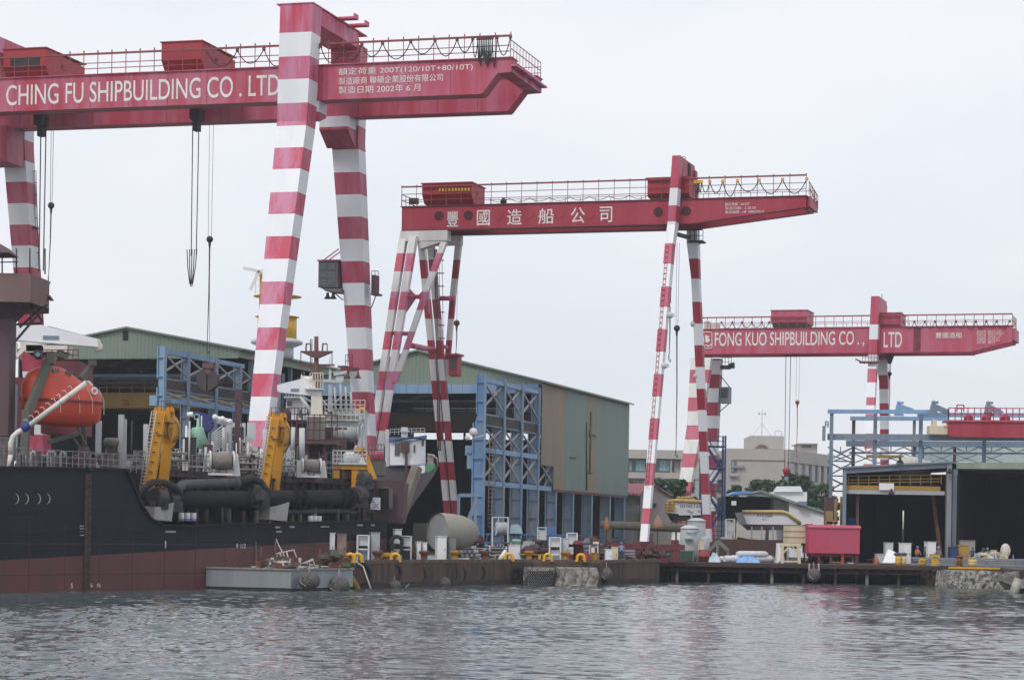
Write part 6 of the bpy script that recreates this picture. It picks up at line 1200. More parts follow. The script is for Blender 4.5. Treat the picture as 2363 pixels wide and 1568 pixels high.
# ---- concrete blocks and rocks at the water's edge
def block(x0, x1, d, dep, ztop, label, rs_, mat, name='concrete_block', nx=10, nz=5, amp=.10):
    r = random.Random(rs_); X0, X1 = Xat(x0, d, 1330), Xat(x1, d, 1330); m = MB(); H_ = ztop + 2
    P_ = lambda i, j: Vector((X0 + (X1 - X0) * i / nx + r.uniform(-amp, amp), d + r.uniform(-amp, amp), -2 + H_ * j / nz + r.uniform(-amp, amp) * .7))
    g = [[P_(i, j) for i in range(nx + 1)] for j in range(nz + 1)]; o = [p for row in g for p in row]; W_ = nx + 1
    m.add(o, [(j * W_ + i, j * W_ + i + 1, (j + 1) * W_ + i + 1, (j + 1) * W_ + i) for j in range(nz) for i in range(nx)])
    bk = [Vector((p.x + (.25 if k == 0 else -.25 if k == nx else 0), d + dep, ztop)) for k, p in enumerate(g[-1])]; m.add(g[-1] + bk, [(i, i + 1, W_ + i + 1, W_ + i) for i in range(nx)])
    for c in (0, nx):
        col = [g[j][c] for j in range(nz + 1)]; m.add(col + [Vector((p.x, d + dep, p.z)) for p in col], [(j, j + 1, nz + 2 + j, nz + 1 + j) for j in range(nz)])
    o = m.obj(name, mat); return tag(o, label, 'block')
STONE = M('mottled_concrete', (.36, .34, .31), (.15, .13, .12), 1.6, .95, bump=.9, rust=.25, rustc=(.16, .10, .09), rust_scale=.9, lo=.42, hi=.58)
b1_ = block(1209, 1281, 193.6, 2.6, 1.45, 'pale concrete block hung with a dark rope net at the quay corner', 1, STONE)
m = MB(); m.pbox(1218, 1319, 1276, 1350, 193.3, .08); m.obj('white_sheet', M('white_sheet', (.70, .70, .68), (.55, .55, .52), 1.5, .8), b1_)
m = MB()
for k in range(15):
    x = 1216 + k * 5; m.tube([P(x - 14, 1318, 193.2), P(x + 10, 1350, 193.2)], .035, 4); m.tube([P(x + 10, 1318, 193.18), P(x - 14, 1350, 193.18)], .035, 4)
m.tube([P(1216, 1318, 193.1), P(1277, 1318, 193.1)], .06, 5); m.obj('net', BLK, b1_)
block(1284, 1381, 192.6, 4, 1.5, 'rough mottled concrete block at the corner of the quay', 4, STONE, nx=14, amp=.14)
b2_ = block(2188, 2311, 208.6, 6, 1.55, 'stone faced block with a yellow edge below the yellow drum', 9, M('rubble_stone', (.42, .41, .38), (.10, .095, .085), 3.2, .95, bump=1, lo=.44, hi=.56, rust=.12, rustc=(.3, .2, .08)), nx=16, amp=.1, name='stone_block')
m = MB(); m.pbox(2190, 1308, 2308, 1311.5, 208.5, .4); m.obj('yellow_edge', YELB, b2_)
def rock(c, r, label, s_, squash=.75, mat=None):
    rn = random.Random(s_); m = MB(); m.ball((0, 0, 0), 1, 14); ph = [(Vector((rn.gauss(0, 1), rn.gauss(0, 1), rn.gauss(0, 1))).normalized(), rn.uniform(.5, .95)) for _ in range(11)]
    vs = []
    for v in m.v:
        v = Vector(v); k = 1.0
        for n_, dd in ph:
            t_ = v.dot(n_)
            if t_ > dd * .8: k = min(k, dd * .8 / t_)
        vs.append(v * k)
    m.v = [tuple(Vector(c) + Vector((v.x * r, v.y * r, v.z * r * squash))) for v in vs]; m.sm = [False] * len(m.f)
    return tag(m.obj('boulder', mat or M('boulder_grey', (.22, .21, .19), (.10, .095, .09), 1.5, .95, bump=.8)), label, 'rock')
rock(ad(2344, 200, .85), 1.5, 'big angular grey boulder right of the stone faced block', 3); rock(ad(2318, 203, .15), .75, 'small dark boulder between the stone block and the big boulder', 5, .8); rock(ad(2376, 193, .7), 1.6, 'boulder at the end of the rocks, cut off by the picture edge', 6); rock(ad(2330, 197, -.1), .7, 'wet boulder at the waterline right of the stone block', 8, .7)
m = MB(); m.tube([ad(2336, 191, -.3), ad(2352, 191, 1.2)], .36, 14); tag(m.obj('concrete_pipe', M('pale_concrete_pipe', (.46, .45, .42), (.26, .25, .23), 2.2, .9, bump=.5)), 'pale round concrete pipe leaning on the rocks', 'pipe')
# ---- pontoon
PT = T('pontoon', 'grey steel pontoon with rusty deck junk lying ahead of the quay', 'pontoon', P(680, 1360, 168)); zt = 1.5
pl = [ad(476, 165), ad(672, 161.5), ad(815, 169), ad(806, 174.5), ad(660, 169.5), ad(500, 170)]
m = MB(); m.prism([Vector((p.x, p.y, -.6)) for p in pl], (0, 0, zt + .6)); m.obj('hull', M('pontoon_grey', (.30, .33, .35), (.24, .26, .28), .6, .6, streak=1, rust=.1, rustc=(.14, .11, .09)), PT)
m = MB()
for a_, c_ in zip(pl, pl[1:] + pl[:1]): m.beam((a_.x, a_.y, zt + .02), (c_.x, c_.y, zt + .02), .2, .12)
m.obj('deck_edge', M('pontoon_edge', (.34, .32, .29), (.18, .15, .13), 2, .9), PT)
m = MB()
for a_, c_ in zip(pl[:2], pl[1:3]):
    dv = (c_ - a_).normalized(); nv = Vector((dv.y, -dv.x, 0)); m.prism([a_ + nv * .012 + Vector((0, 0, -.5 - DECK)), c_ + nv * .012 + Vector((0, 0, -.5 - DECK)), c_ + nv * .012 + Vector((0, 0, .24 - DECK)), a_ + nv * .012 + Vector((0, 0, .20 - DECK))], -nv * .01)
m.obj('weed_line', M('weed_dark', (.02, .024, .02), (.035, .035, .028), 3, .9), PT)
m = MB(); up_ = lambda x, y, d: P(x, y, d)
for ptl in ([(641, 1300), (639, 1276), (678, 1268), (689, 1299)], [(661, 1270), (668, 1300)], [(646, 1274), (652, 1296)], [(684, 1306), (722, 1289), (727, 1307)], [(700, 1302), (722, 1291)]): m.tube([P(x, y, 168.2) for x, y in ptl], .06, 5)
tag(m.obj('bent_frame', M('bent_white_tube', (.55, .55, .54), (.40, .38, .35), 2)), 'bent white tube frames lying on the pontoon', 'frame')
for x, y0, lb in ((602, 1262, 'thin rusty post standing on the left half of the pontoon'), (635, 1248, 'taller rusty post with a crossbar on the pontoon'), (738, 1266, 'short rusty post near the middle of the pontoon')):
    m = MB(); m.tube([P(x, 1312, 167), P(x + .5, y0, 167)], .055, 6); m.lathe([(.14, -.02), (.14, .05)], P(x, 1311, 167), 8)
    if x == 635: m.tube([P(602, 1282, 167), P(635, 1282, 167)], .025, 4)
    tag(m.obj('post', M('post_rust', (.13, .045, .04), (.09, .05, .045), 2)), lb, 'post')
def heap(c, sx, sy, sz, n, mats, label, name='rubble', s_=1, rods=.4, cat='scrap'):
    n = int(n * 1.8); sz *= 1.2
    rn = random.Random(s_); m = MB()
    for k in range(n):
        u_, v_ = rn.gauss(0, .38), rn.gauss(0, .4); hh = max(0, 1 - u_ * u_ - v_ * v_) * sz; q = Vector(c) + Vector((u_ * sx, v_ * sy, rn.uniform(0, hh))); mi = rn.randrange(len(mats)); a_ = rn.uniform(0, 3.14)
        if rn.random() < rods: L_ = rn.uniform(.5, 1.6); t_ = Vector((math.cos(a_), math.sin(a_), rn.uniform(-.25, .35))) * L_ * .5; p_, r_ = q - t_, q + t_; p_.z = max(p_.z, c[2]); r_.z = max(r_.z, c[2]); m.beam(p_, r_, rn.uniform(.05, .14), mi=mi)
        else: m.box(q + Vector((0, 0, .1)), (rn.uniform(.2, .9), rn.uniform(.2, .7), rn.uniform(.08, .5)), a_, mi)
    o = m.obj(name, mats); tag(o, label, cat); o['kind'] = 'stuff'; return o
heap(P(650, 1309, 167), 2.2, 1.0, .5, 40, [RUST, M('bent_white_tube', (.5, .5, .5)), OLIVE, GREY], 'loose scrap and weeds on the pontoon deck', s_=2)
heap(P(770, 1309, 171), 1.6, .9, .9, 34, [RUST, OLIVE, BRUST, M('weed_green', (.08, .12, .06))], 'tangled scrap and weeds at the quay end of the pontoon', s_=6, rods=.7)
# ---- fenders, tyres, ropes
def fender(c, r, label, rx=1.25):
    m = MB(); m.ball(c, (r * rx, r, r), 18); fo = tag(m.obj('fender', FEND), label, 'fender', 'round rope-covered fenders'); m = MB()
    for k in range(7): a_ = R(20 + k * 50); m.tube([Vector(c) + Vector((-r * rx * .75 + .0, -r * .66, 0)) + Vector((0, math.cos(a_) * .05, math.sin(a_) * .05)), Vector(c) + Vector((-r * rx * .2 + math.cos(a_) * r * .5, -r * .92, math.sin(a_) * r * .6))], .035, 4)
    m.tube([Vector(c) + Vector((0, 0, r * .9)), Vector(c) + Vector((0, .5, r + .5))], .05, 5); m.obj('lashing', M('rope_tan', (.34, .31, .27), (.22, .2, .18), 4), fo)
def fy(x, y, off): d = dq(x) + off; return P(x, y, d)
fender(P(713, 1339, 161.8), .63, 'largest round fender, hanging at the corner of the pontoon'); fender(P(781, 1351, 166.4), .66, 'round fender half sunk at the right end of the pontoon'); fender(fy(909, 1351, -.6), .5, 'round fender under the arch right of the pontoon', 1.1); fender(fy(1022, 1345, -.6), .52, 'round fender at the waterline below the big bow bulb', 1.2)
fender(fy(1399, 1325, -.7), .62, 'round fender right of the mottled concrete block', .9); fender(P(1878, 1326, 217), .66, 'round fender slung on a rope loop from the pier', .95)
m = MB(); m.tube([P(1868, 1300, 217.6), P(1867, 1318, 217.1)], .09, 5); m.tube([P(1889, 1300, 217.6), P(1890, 1318, 217.1)], .09, 5); tag(m.obj('sling_rope', M('rope_tan', (.34, .31, .27))), 'thick rope loop holding the fender on the pier', 'rope')
m = MB(); a_, c_ = fy(806, 1328, -1.6), fy(825, 1361, -1.6); m.tube([a_, a_.lerp(c_, .1), a_.lerp(c_, .9), c_], [.2, .28, .28, .2], 10); tag(m.obj('foam_roll', M('ochre_foam', (.36, .24, .05), (.24, .16, .04), 3, .9, bump=.5)), 'yellow foam roll hanging beside the end of the pontoon', 'float')
def tyre(x, y, R0, lab, ax=(.75, -.66, 0)):
    m = MB(); c = fy(x, y, -.28); m.torus(c, R0, .17, ax, 20, 8); t_ = tag(m.obj('tyre', RUBB), lab, 'tyre', 'tyres hung along the quay wall'); m = MB(); m.tube([c + Vector((0, 0, R0)), c + Vector((0, .22, R0 + .5))], .03, 4); m.obj('rope', ROPE, t_)
for x, y, r_, lb in ((833, 1329, .95, 'largest black tyre, beside the end of the pontoon'), (912, 1320, .55, 'tyre above the round fender right of the pontoon'), (968, 1325, .58, 'tyre with a white rope between the two low fenders'), (1043, 1322, .5, 'tyre just right of the low fender below the bow bulb'), (1061, 1325, .58, 'tyre left of the stack of paint cans on the wall'), (1107, 1321, .5, 'tyre below the rusty bollard at the paint cans'), (1192, 1326, .62, 'tyre next to the netted concrete block')):
    tyre(x, y, r_, lb)
ROPW = M('white_rope', (.52, .50, .48), (.36, .34, .32), 3, .9)
def rope(pts, r, label, mat=ROPW): m = MB(); m.tube(pts, r, 5); tag(m.obj('mooring_rope', mat), label, 'rope', None)
rope([SF.fp(622, 1203, -.1), P(630, 1225, 174), P(642, 1255, 171), P(654, 1278, 168), P(664, 1308, 167)], .05, 'pale rope running from the ship rail down to the pontoon')
rope([P(708, 1300, 167.5), P(735, 1306, 169), P(760, 1307, 170.5), P(785, 1298, 171.5), P(802, 1289, 171.9), P(815, 1291, 171.5), P(838, 1306, 171.6), P(848, 1335, 171), P(857, 1361, 170.5)], .06, 'white rope led over a yellow fairlead into the water')
rope([fy(958, 1311, -.2), fy(956, 1330, -.35), fy(945, 1345, -.5), fy(932, 1358, -.7)], .035, 'thin rope hanging from the tyre down to the water')
rope([fy(895, 1312, -.1), fy(890, 1332, -.2), fy(880, 1360, -.4)], .03, 'thin grey line hanging on the wall left of the small tyre', ROPE); rope([fy(871, 1312, -.1), fy(862, 1335, -.2), fy(856, 1352, -.3)], .03, 'slack line on the wall below the bollard at the white framed cabinet', ROPE)
rope([fy(1007, 1309, -.1), fy(1006, 1345, -.2)], .03, 'vertical line on the wall above the low fender', ROPE); rope([fy(1133, 1309, -.1), fy(1130, 1350, -.2)], .03, 'vertical line on the wall below the leaning white tube', ROPE)
# ---- yellow fairleads and bollards
def fairlead(x, label, first=[None], off=.1):
    q = at(x, off, DECK + .1)
    if first[0] is None:
        t_ = T('fairlead', label, 'fairlead', q, 'yellow arched fairleads on the quay edge'); m = MB(); o3 = q
        pts = [q + Vector((math.cos(R(a_)) * .30, 0, .30 + math.sin(R(a_)) * .30)) for a_ in range(-30, 211, 15)]; m.tube(pts, .14, 8); m.obj('arch', YELB, t_); m = MB()
        for s_ in (-1, 1): m.prism([q + Vector((s_ * .22, -.2, 0)), q + Vector((s_ * .5, -.2, 0)), q + Vector((s_ * .46, -.2, .1)), q + Vector((s_ * .34, -.2, .26)), q + Vector((s_ * .24, -.2, .2))], (0, .4, 0))
        m.obj('foot', YELB, t_); first[0] = t_; return
    dup(first[0], q, label)
for x, lb in ((912, 'yellow fairlead in front of the cabinet with the black hose'), (808, 'yellow fairlead with the white rope led over it'), (825, 'yellow fairlead just right of the roped one'), (1174, 'yellow fairlead in front of the mint green drum'), (1264, 'yellow fairlead between the two yellow painted bollards'), (1340, 'yellow fairlead in front of the dark red machine')): fairlead(x, lb)
def bollard(x, lab, mat, h=.95, off=1.0):
    q = at(x, off); t_ = T('bollard', lab, 'bollard', q, 'mooring bollards along the quay'); m = MB(); m.lathe([(.40, 0), (.36, .12), (.26, .2), (.24, h * .55), (.30, h * .66), (.42, h * .78), (.44, h * .92), (.34, h)], q, 14); m.obj('post', mat, t_); m = MB(); m.lathe([(.5, .0), (.5, .06), (.40, .1)], q, 14); m.box(q + Vector((0, 0, .02)), (1.1, .8, .05)); m.obj('base_plate', RUST, t_)
YRUST = M('rusty_yellow', (.42, .22, .03), (.24, .12, .03), 2.5, .8, rust=.4, rustc=(.2, .09, .03), rust_scale=3)
for x, lb, mt in ((871, 'rusty bollard in front of the white framed cabinet', RUST), (979, 'rusty brown bollard before the two slim white cabinets', RUST), (1050, 'orange rusty bollard left of the paint cans', YRUST), (1120, 'rusty bollard right of the paint cans', RUST), (1221, 'yellow rusty bollard under the yellow hand rail', YRUST), (1305, 'yellow rusty bollard in front of the white pipe rack', YRUST)): bollard(x, lb, mt)
# ---- cabinets, racks and machines on the quay
def cab(x0, x1, y0, d, dep, mat, label, name='cabinet', th=.25, panel=None, cat='cabinet', lid=True, legs=False, group='electric cabinets on the quay'):
    q = ad((x0 + x1) / 2, d); t_ = T(name, label, cat, q, group); h = P((x0 + x1) / 2, y0, d).z - DECK; w_ = (x1 - x0) * px(d) ; c_, s_ = math.cos(th), math.sin(th)
    w_ = max(.25, (w_ - dep * abs(s_)) / c_)
    m = MB(); z0 = .08; m.box(q + Vector((0, dep / 2, (h + z0) / 2)), (w_, dep, h - z0), th); m.obj('body', mat, t_)
    if lid: m = MB(); m.box(q + Vector((0, dep / 2, h + .03)), (w_ + .12, dep + .12, .05), th); m.obj('roof', mat, t_)
    m = MB(); m.box(q + Vector((0, dep / 2, .04)), (w_ - .06, dep - .06, .08), th); m.obj('plinth', BLK, t_)
    fr = Vector((s_, -c_, 0)) * (dep / 2 + .012); ctr = q + Vector((0, dep / 2, 0)) + fr
    m = MB(); m.box(ctr + Vector((0, 0, h * .52)), (w_ * .84, .02, h * .8), th); dr = m.obj('door', panel or mat, t_); m = MB(); m.box(ctr + fr * .06 + Vector((c_ * w_ * .3, s_ * w_ * .3, h * .5)), (.04, .04, .16), th); m.obj('handle', BLK, dr)
    return t_
cab(741, 772, 1230, 178.2, .8, WHPL, 'tallest white cabinet, at the pontoon end of the quay with rusty edges'); cab(772, 799, 1232, 178.6, .8, M('rusty_cabinet', (.34, .27, .24), (.17, .09, .07), 1.2, .8, rust=.3, rustc=(.12, .05, .04)), 'rusty brown cabinet beside the tallest white cabinet')
def rack(x0, x1, y0, d, dep, label, mat=WHT, shelves=2, name='frame_rack', inner=GREY, cat='rack'):
    q = ad((x0 + x1) / 2, d); t_ = T(name, label, cat, q); w_ = (x1 - x0) * px(d); h = P((x0 + x1) / 2, y0, d).z - DECK; m = MB()
    for sx in (-1, 1):
        for sy in (0, 1): m.beam(q + Vector((sx * w_ / 2, sy * dep, 0)), q + Vector((sx * w_ / 2, sy * dep, h)), .1)
    for k in range(shelves + 1):
        z = h * (k + 1) / (shelves + 1) - .05
        for sy in (0, 1): m.beam(q + Vector((-w_ / 2, sy * dep, z)), q + Vector((w_ / 2, sy * dep, z)), .1, .09)
        for sx in (-1, 1): m.beam(q + Vector((sx * w_ / 2, 0, z)), q + Vector((sx * w_ / 2, dep, z)), .1, .09)
    m.obj('frame', mat, t_); m = MB(); m.box(q + Vector((0, dep * .55, h * .26)), (w_ * .8, dep * .6, h * .42)); m.obj('lower_box', inner, t_); m = MB(); m.box(q + Vector((0, dep * .55, h * .76)), (w_ * .84, dep * .6, h * .32)); m.obj('upper_box', LGREY, t_); return t_
rack(824, 850, 1233, 180.5, .9, 'white framed cabinet with a glass front and open lower bay', shelves=1, inner=BLUED); cab(850, 876, 1229, 181.5, .8, GREY, 'grey white cabinet joined to the white framed one')
c9 = cab(905, 926, 1221, 184, .8, LGREY, 'grey cabinet with a black hose coil and dark scribble on its door'); m = MB(); q = ad(915, 183.2, 0); m.torus(q + Vector((0, 0, DECK + 1.6)), .42, .16, (0, 1, 0), 18, 8); m.torus(q + Vector((0, -.05, DECK + .95)), .4, .15, (0, 1, 0), 18, 8); tag(m.obj('hose_coil', RUBB), 'black hose coils hung on the front of the grey cabinet', 'hose'); rack(926, 948, 1235, 184.5, .8, 'dark open rack right of the black hose coil', mat=LGREY, inner=BLK, shelves=1)
cab(958, 971, 1250, 187, .6, WHPL, 'slim low white cabinet next to the rusty bollard before the bow bulb'); cab(972, 985, 1252, 187.6, .6, WHPL, 'slim low white cabinet touching the rim of the grey bulb plate'); cab(1003, 1030, 1238, 188, .9, WHPL, 'tall white cabinet standing in front of the grey bulb plate'); cab(1031, 1052, 1239, 189, .8, M('green_grey', (.22, .25, .24), (.16, .17, .17)), 'dark grey green cabinet right of the tall white one')
cab(1173, 1200, 1257, 198.5, .9, WHPL, 'white cabinet with a brown side standing before the mint drum', th=.55); q = ad(1191, 201); m = MB(); m.lathe([(.38, 0), (.38, 1.35), (.40, 1.36), (.40, 1.5), (.36, 1.55)], q + Vector((0, 0, .35)), 16); m.lathe([(.45, 0), (.45, .34)], q, 12); tag(m.obj('drum', M('mint_drum', (.36, .58, .50), (.30, .50, .44), 1.2)), 'mint green drum behind the white cabinet', 'drum')
rack(1268, 1293, 1238, 201, .9, 'white pipe rack on the quay with grey boxes inside', mat=WHT); cab(1294, 1312, 1242, 202, .7, LGREY, 'pale grey cabinet right of the white pipe rack'); rack(1308, 1331, 1228, 206, .8, 'small white frame with panels standing behind the pipe rack', mat=WHT, shelves=1, inner=WHPL)
MR = T('winch_machine', 'dark red upright machine with a round flange on the quay', 'machine', ad(1338, 202)); m = MB(); q = ad(1334, 202); m.lathe([(.42, 0), (.42, 1.5), (.5, 1.52), (.5, 1.6), (.3, 1.9)], q, 14); m.box(q + Vector((.0, .4, .35)), (1.5, .8, .7)); m.obj('casing', DKRED, MR); m = MB(); m.lathe([(.44, -.2), (.44, .2)], q + Vector((.62, -.3, .46)), 16, (.3, -1, 0)); m.lathe([(.2, .2), (.2, .26)], q + Vector((.62, -.3, .46)), 12, (.3, -1, 0)); m.obj('flange', M('red_flange', (.35, .06, .07)), MR)
m = MB(); q = ad(1371, 203); m.beam(q + Vector((.3, 0, 0)), q + Vector((.3, 0, 1.75)), .1); m.beam(q + Vector((-.4, 0, 0)), q + Vector((-.4, 0, 1.5)), .08); m.box(q + Vector((.15, 0, 1.7)), (.5, .3, .2)); m.box(q + Vector((-.1, .2, 1.0)), (.3, .2, .6)); tag(m.obj('lamp_stand', OFFW), 'white work lamp stand right of the dark red machine', 'lamp stand')
cab(1365, 1383, 1276, 201.5, .5, YRUST, 'low mustard yellow bin below the lamp stand', name='bin', cat='bin', group=None); cab(1396, 1413, 1267, 203, .7, WHPL, 'low white box left of the standing man in blue', th=.1); cab(1411, 1427, 1262, 204.5, .5, CREAM, 'cream cabinet directly behind the man in blue', th=-.1)
WN = T('capstan_winch', 'ochre and rusty winch beside the rusty bollard at the white framed cabinet', 'winch', ad(893, 181)); m = MB(); q = ad(893, 181); m.lathe([(.3, -.45), (.42, -.4), (.22, -.3), (.22, .3), (.42, .4), (.3, .45)], q + Vector((0, 0, .55)), 14, (1, .2, 0)); m.obj('drum', YRUST, WN); m = MB(); m.box(q + Vector((0, .2, .15)), (1.2, .8, .3)); m.box(q + Vector((.55, .1, .6)), (.3, .5, .7)); m.obj('frame', RUST, WN)
for x, d_, n_, lb in ((942, 186.5, 3, 'rusty gas bottle standing at the dark open rack'), (1140, 203, 4, 'blue grey gas bottle standing behind the yellow hand rail')):
    for k in range(n_):
        m = MB(); q = ad(x, d_) + Vector((k * .27, (k % 2) * .2, 0)); m.lathe([(.11, 0), (.115, 1.15), (.06, 1.32), (.04, 1.42)], q, 10); tag(m.obj('gas_bottle', RUST if x < 1000 else BLUED), lb, 'gas bottle', 'gas bottles on the quay')
for i, (x, d_, w_, h_, mt, lb) in enumerate(((1098, 198, 1.6, .9, OLIVE, 'olive crate behind the stack of paint cans'), (1246, 207, 1.4, 1.3, BRUST, 'brown slatted crate behind the yellow hand rail'), (1350, 207, 1.5, 1.6, BLUED, 'blue grey crate behind the lamp stand'), (1446, 214, 1.7, 1.1, GREY, 'grey crate to one side of the man in blue'), (1070, 203, 1.3, 1.5, DKRED, 'dark red crate by the nose of the big bow bulb'))):
    t_ = T('crate', lb, 'crate', ad(x, d_), 'crates in the yard'); q = ad(x, d_); m = MB(); m.box(q + Vector((0, .4, h_ / 2 + .1)), (w_ - .1, .7, h_ - .2)); m.obj('body', mt, t_); m = MB()
    for k in range(5): m.box(q + Vector((0, .02, .1 + h_ * k / 4.2)), (w_, .06, .1))
    for sx in (-1, 1): m.box(q + Vector((sx * w_ * .48, -.02, h_ / 2)), (.1, .05, h_))
    m.obj('slats', BRUST if i % 2 else RUST, t_)
# paint cans stacked on the quay
CANW = M('can_white', (.72, .72, .72), (.62, .62, .63), 2, .4); CANB = M('can_blue', (.04, .07, .24)); CANT = M('can_tan', (.45, .38, .28))
def can(q, label, first=[None]):
    if first[0] is None:
        t_ = T('paint_can', label, 'paint can', q, 'paint cans stacked on the quay'); m = MB(); m.lathe([(.151, .0), (.151, .06)], q, 12); m.obj('band', CANB, t_); m = MB(); m.lathe([(.15, .06), (.15, .32), (.13, .34)], q, 12); m.obj('body', CANW, t_); first[0] = t_; return t_
    return dup(first[0], q, label)
rn = random.Random(4); base = ad(1086, 192.5)
for lv, nn in ((0, 9), (1, 8), (2, 6), (3, 4)):
    for k in range(nn):
        can(base + Vector(((k - (nn - 1) / 2) * .19 + rn.uniform(-.02, .02), (k % 2) * .34 - .1 * lv, lv * .335)), 'small white paint can with a blue band in the can stack')
m = MB(); m.box(ad(1070, 190.5) + Vector((0, 0, .22)), (.9, .5, .3)); m.box(ad(1070, 190.5) + Vector((0, 0, .03)), (.94, .54, .06), mi=1); tag(m.obj('carton', [OFFW, CANB]), 'white carton with a blue base before the paint cans', 'carton')
m = MB(); m.box(ad(996, 186.3) + Vector((0, 0, .25)), (.7, .5, .5), mi=0); m.box(ad(996, 186.3) + Vector((0, 0, .53)), (.74, .54, .05), mi=1); tag(m.obj('carton', [M('carton_blue', (.30, .42, .62), (.5, .55, .6), 2), YELB]), 'pale blue carton with a yellow edge between the white cabinets', 'carton')
# hand rail, leaning tube, steel bars
m = MB(); a_, c_ = ad(1143, 199), ad(1262, 202); h_ = Vector((0, 0, .62)); m.beam(a_ + h_, c_ + h_, .07)
for t_ in (.0, .33, .86): q = a_.lerp(c_, t_); m.beam(q, q + h_, .09 if t_ < .8 else .22)
tag(m.obj('hand_rail', YELB), 'low yellow hand rail behind the yellow bollard', 'rail')
m = MB(); m.tube([ad(1152, 198.2), ad(1166, 198.4) + Vector((0, 0, .95))], [.22, .14], 12); tag(m.obj('tube', WHPL), 'white tube leaning against the white cabinet', 'tube')
for k in range(14):
    m = MB(); d_ = 199 + (k % 5) * .5; z_ = DECK + .5 + (k // 5) * .22 + (k % 5) * .06; m.beam(Vector((ad(1078 - (k * 7) % 13, d_).x, d_, z_)), Vector((ad(1176 + (k * 5) % 17, d_).x, d_ + .3, z_ + .04)), .1); tag(m.obj('steel_bar', BLK if k % 3 else GREY), 'long dark steel bar lying in the rack behind the paint cans', 'steel bar', 'steel bars racked behind the paint cans')
m = MB()
for x in (1090, 1130, 1168): m.beam(ad(x, 199), ad(x, 199) + Vector((0, 0, 1.3)), .12); m.beam(ad(x, 201.6), ad(x, 201.6) + Vector((0, 0, 1.3)), .12); m.beam(ad(x, 198.7) + Vector((0, 0, .4)), ad(x, 201.8) + Vector((0, 0, .4)), .12)
tag(m.obj('bar_rack', LGREY), 'grey stand carrying the long steel bars', 'rack')
# bow bulb
BB = T('bow_bulb', 'large olive grey bulb section with a round grey plate, lying on the quay', 'ship part', ad(1040, 192)); q = P(1009, 1225, 190.5); ax = Vector((.80, .60, -.03))
m = MB(); m.lathe([(1.5, 0), (1.52, .6), (1.5, 1.4), (1.4, 2.3), (1.15, 3.1), (.75, 3.65), (.3, 3.9), (.02, 3.95)], q, 32, ax, cap=False); m.obj('shell', M('bulb_olive', (.30, .29, .235), (.25, .24, .20), .7, .7, streak=1), BB); m = MB(); m.lathe([(1.46, .12), (1.46, .16)], q, 32, ax); m.obj('plate', M('bulb_plate', (.32, .34, .36), (.27, .29, .31), .8), BB)
m = MB()
for t_ in (.8, 2.6): c_ = q + ax * t_; m.box(Vector((c_.x, c_.y, DECK + .15)), (1.8, .4, .3), -.9)
m.obj('chock', BRUST, BB)
m = MB(); m.gbox(953, 984, 1206, 195, 2.5); tag(m.obj('steel_block', OLIVE), 'olive steel block left of the big bulb section', 'steel block')
# blue machine bed in front of the shed
BM = T('blue_machine', 'long blue machine bed with frames in front of the middle shed', 'machine', ad(1225, 222)); m = MB(); A_, C_ = ad(1120, 222), ad(1336, 226)
for z_ in (1.5, 2.3):
    for dd in (0, 1.6): m.beam(A_ + Vector((0, dd, z_)), C_ + Vector((0, dd, z_)), .16)
for k in range(19):
    q = A_.lerp(C_, k / 18); m.beam(q + Vector((0, 0, 1.5)), q + Vector((.25, 0, 2.3)), .09); m.beam(q + Vector((0, 0, 2.3)), q + Vector((0, 1.6, 2.3)), .1)
    if k % 3 == 0: m.beam(q, q + Vector((0, 0, 1.5)), .2)
m.obj('bed', M('machine_blue', (.06, .13, .30), (.10, .19, .34), 1.2, .6, rust=.2), BM); m = MB(); m.lathe([(.3, -.6), (.62, -.5), (.62, .5), (.3, .6)], ad(1156, 222.5) + Vector((0, 0, 2.85)), 14, (1, .2, 0)); m.obj('winch', GREY, BM)
m = MB(); q = ad(1190, 222); m.prism([q + Vector((-.6, 0, 2.4)), q + Vector((.65, 0, 2.4)), q + Vector((.45, 0, 3.1)), q + Vector((.1, 0, 3.3)), q + Vector((-.5, 0, 3.2))], (0, 1.2, 0)); m.obj('hood', M('pale_cyan', (.36, .50, .56), (.3, .42, .5), 1), BM)
m = MB(); m.box(ad(1151, 221) + Vector((0, 0, .95)), (1.25, .1, .7)); m.obj('panel', BLUE, BM)
m = MB()
for x in (1136, 1172): m.beam(ad(x, 220.6), ad(x - 1, 220.6) + Vector((0, 0, 3.9)), .14)
m.beam(ad(1136, 220.6) + Vector((0, 0, 3.9)), ad(1172, 220.6) + Vector((0, 0, 3.9)), .1); m.beam(ad(1143, 220.6) + Vector((0, 0, 2.2)), ad(1150, 220.6) + Vector((0, 0, 3.9)), .08); m.obj('frame', LGREY, BM)
m = MB(); m.box(ad(1271, 228) + Vector((0, .4, 2.7)), (.9, .8, 1.0)); m.box(ad(1271, 228) + Vector((0, .4, 1.1)), (.7, .6, 2.2)); tag(m.obj('control_box', M('machine_blue', (.06, .13, .30))), 'bright blue box on a stand in front of the shed columns', 'box')
rack(1240, 1259, 1215, 219, .7, 'small white gate frame with a pale panel before the blue machine', mat=LGREY, shelves=1, inner=OFFW)
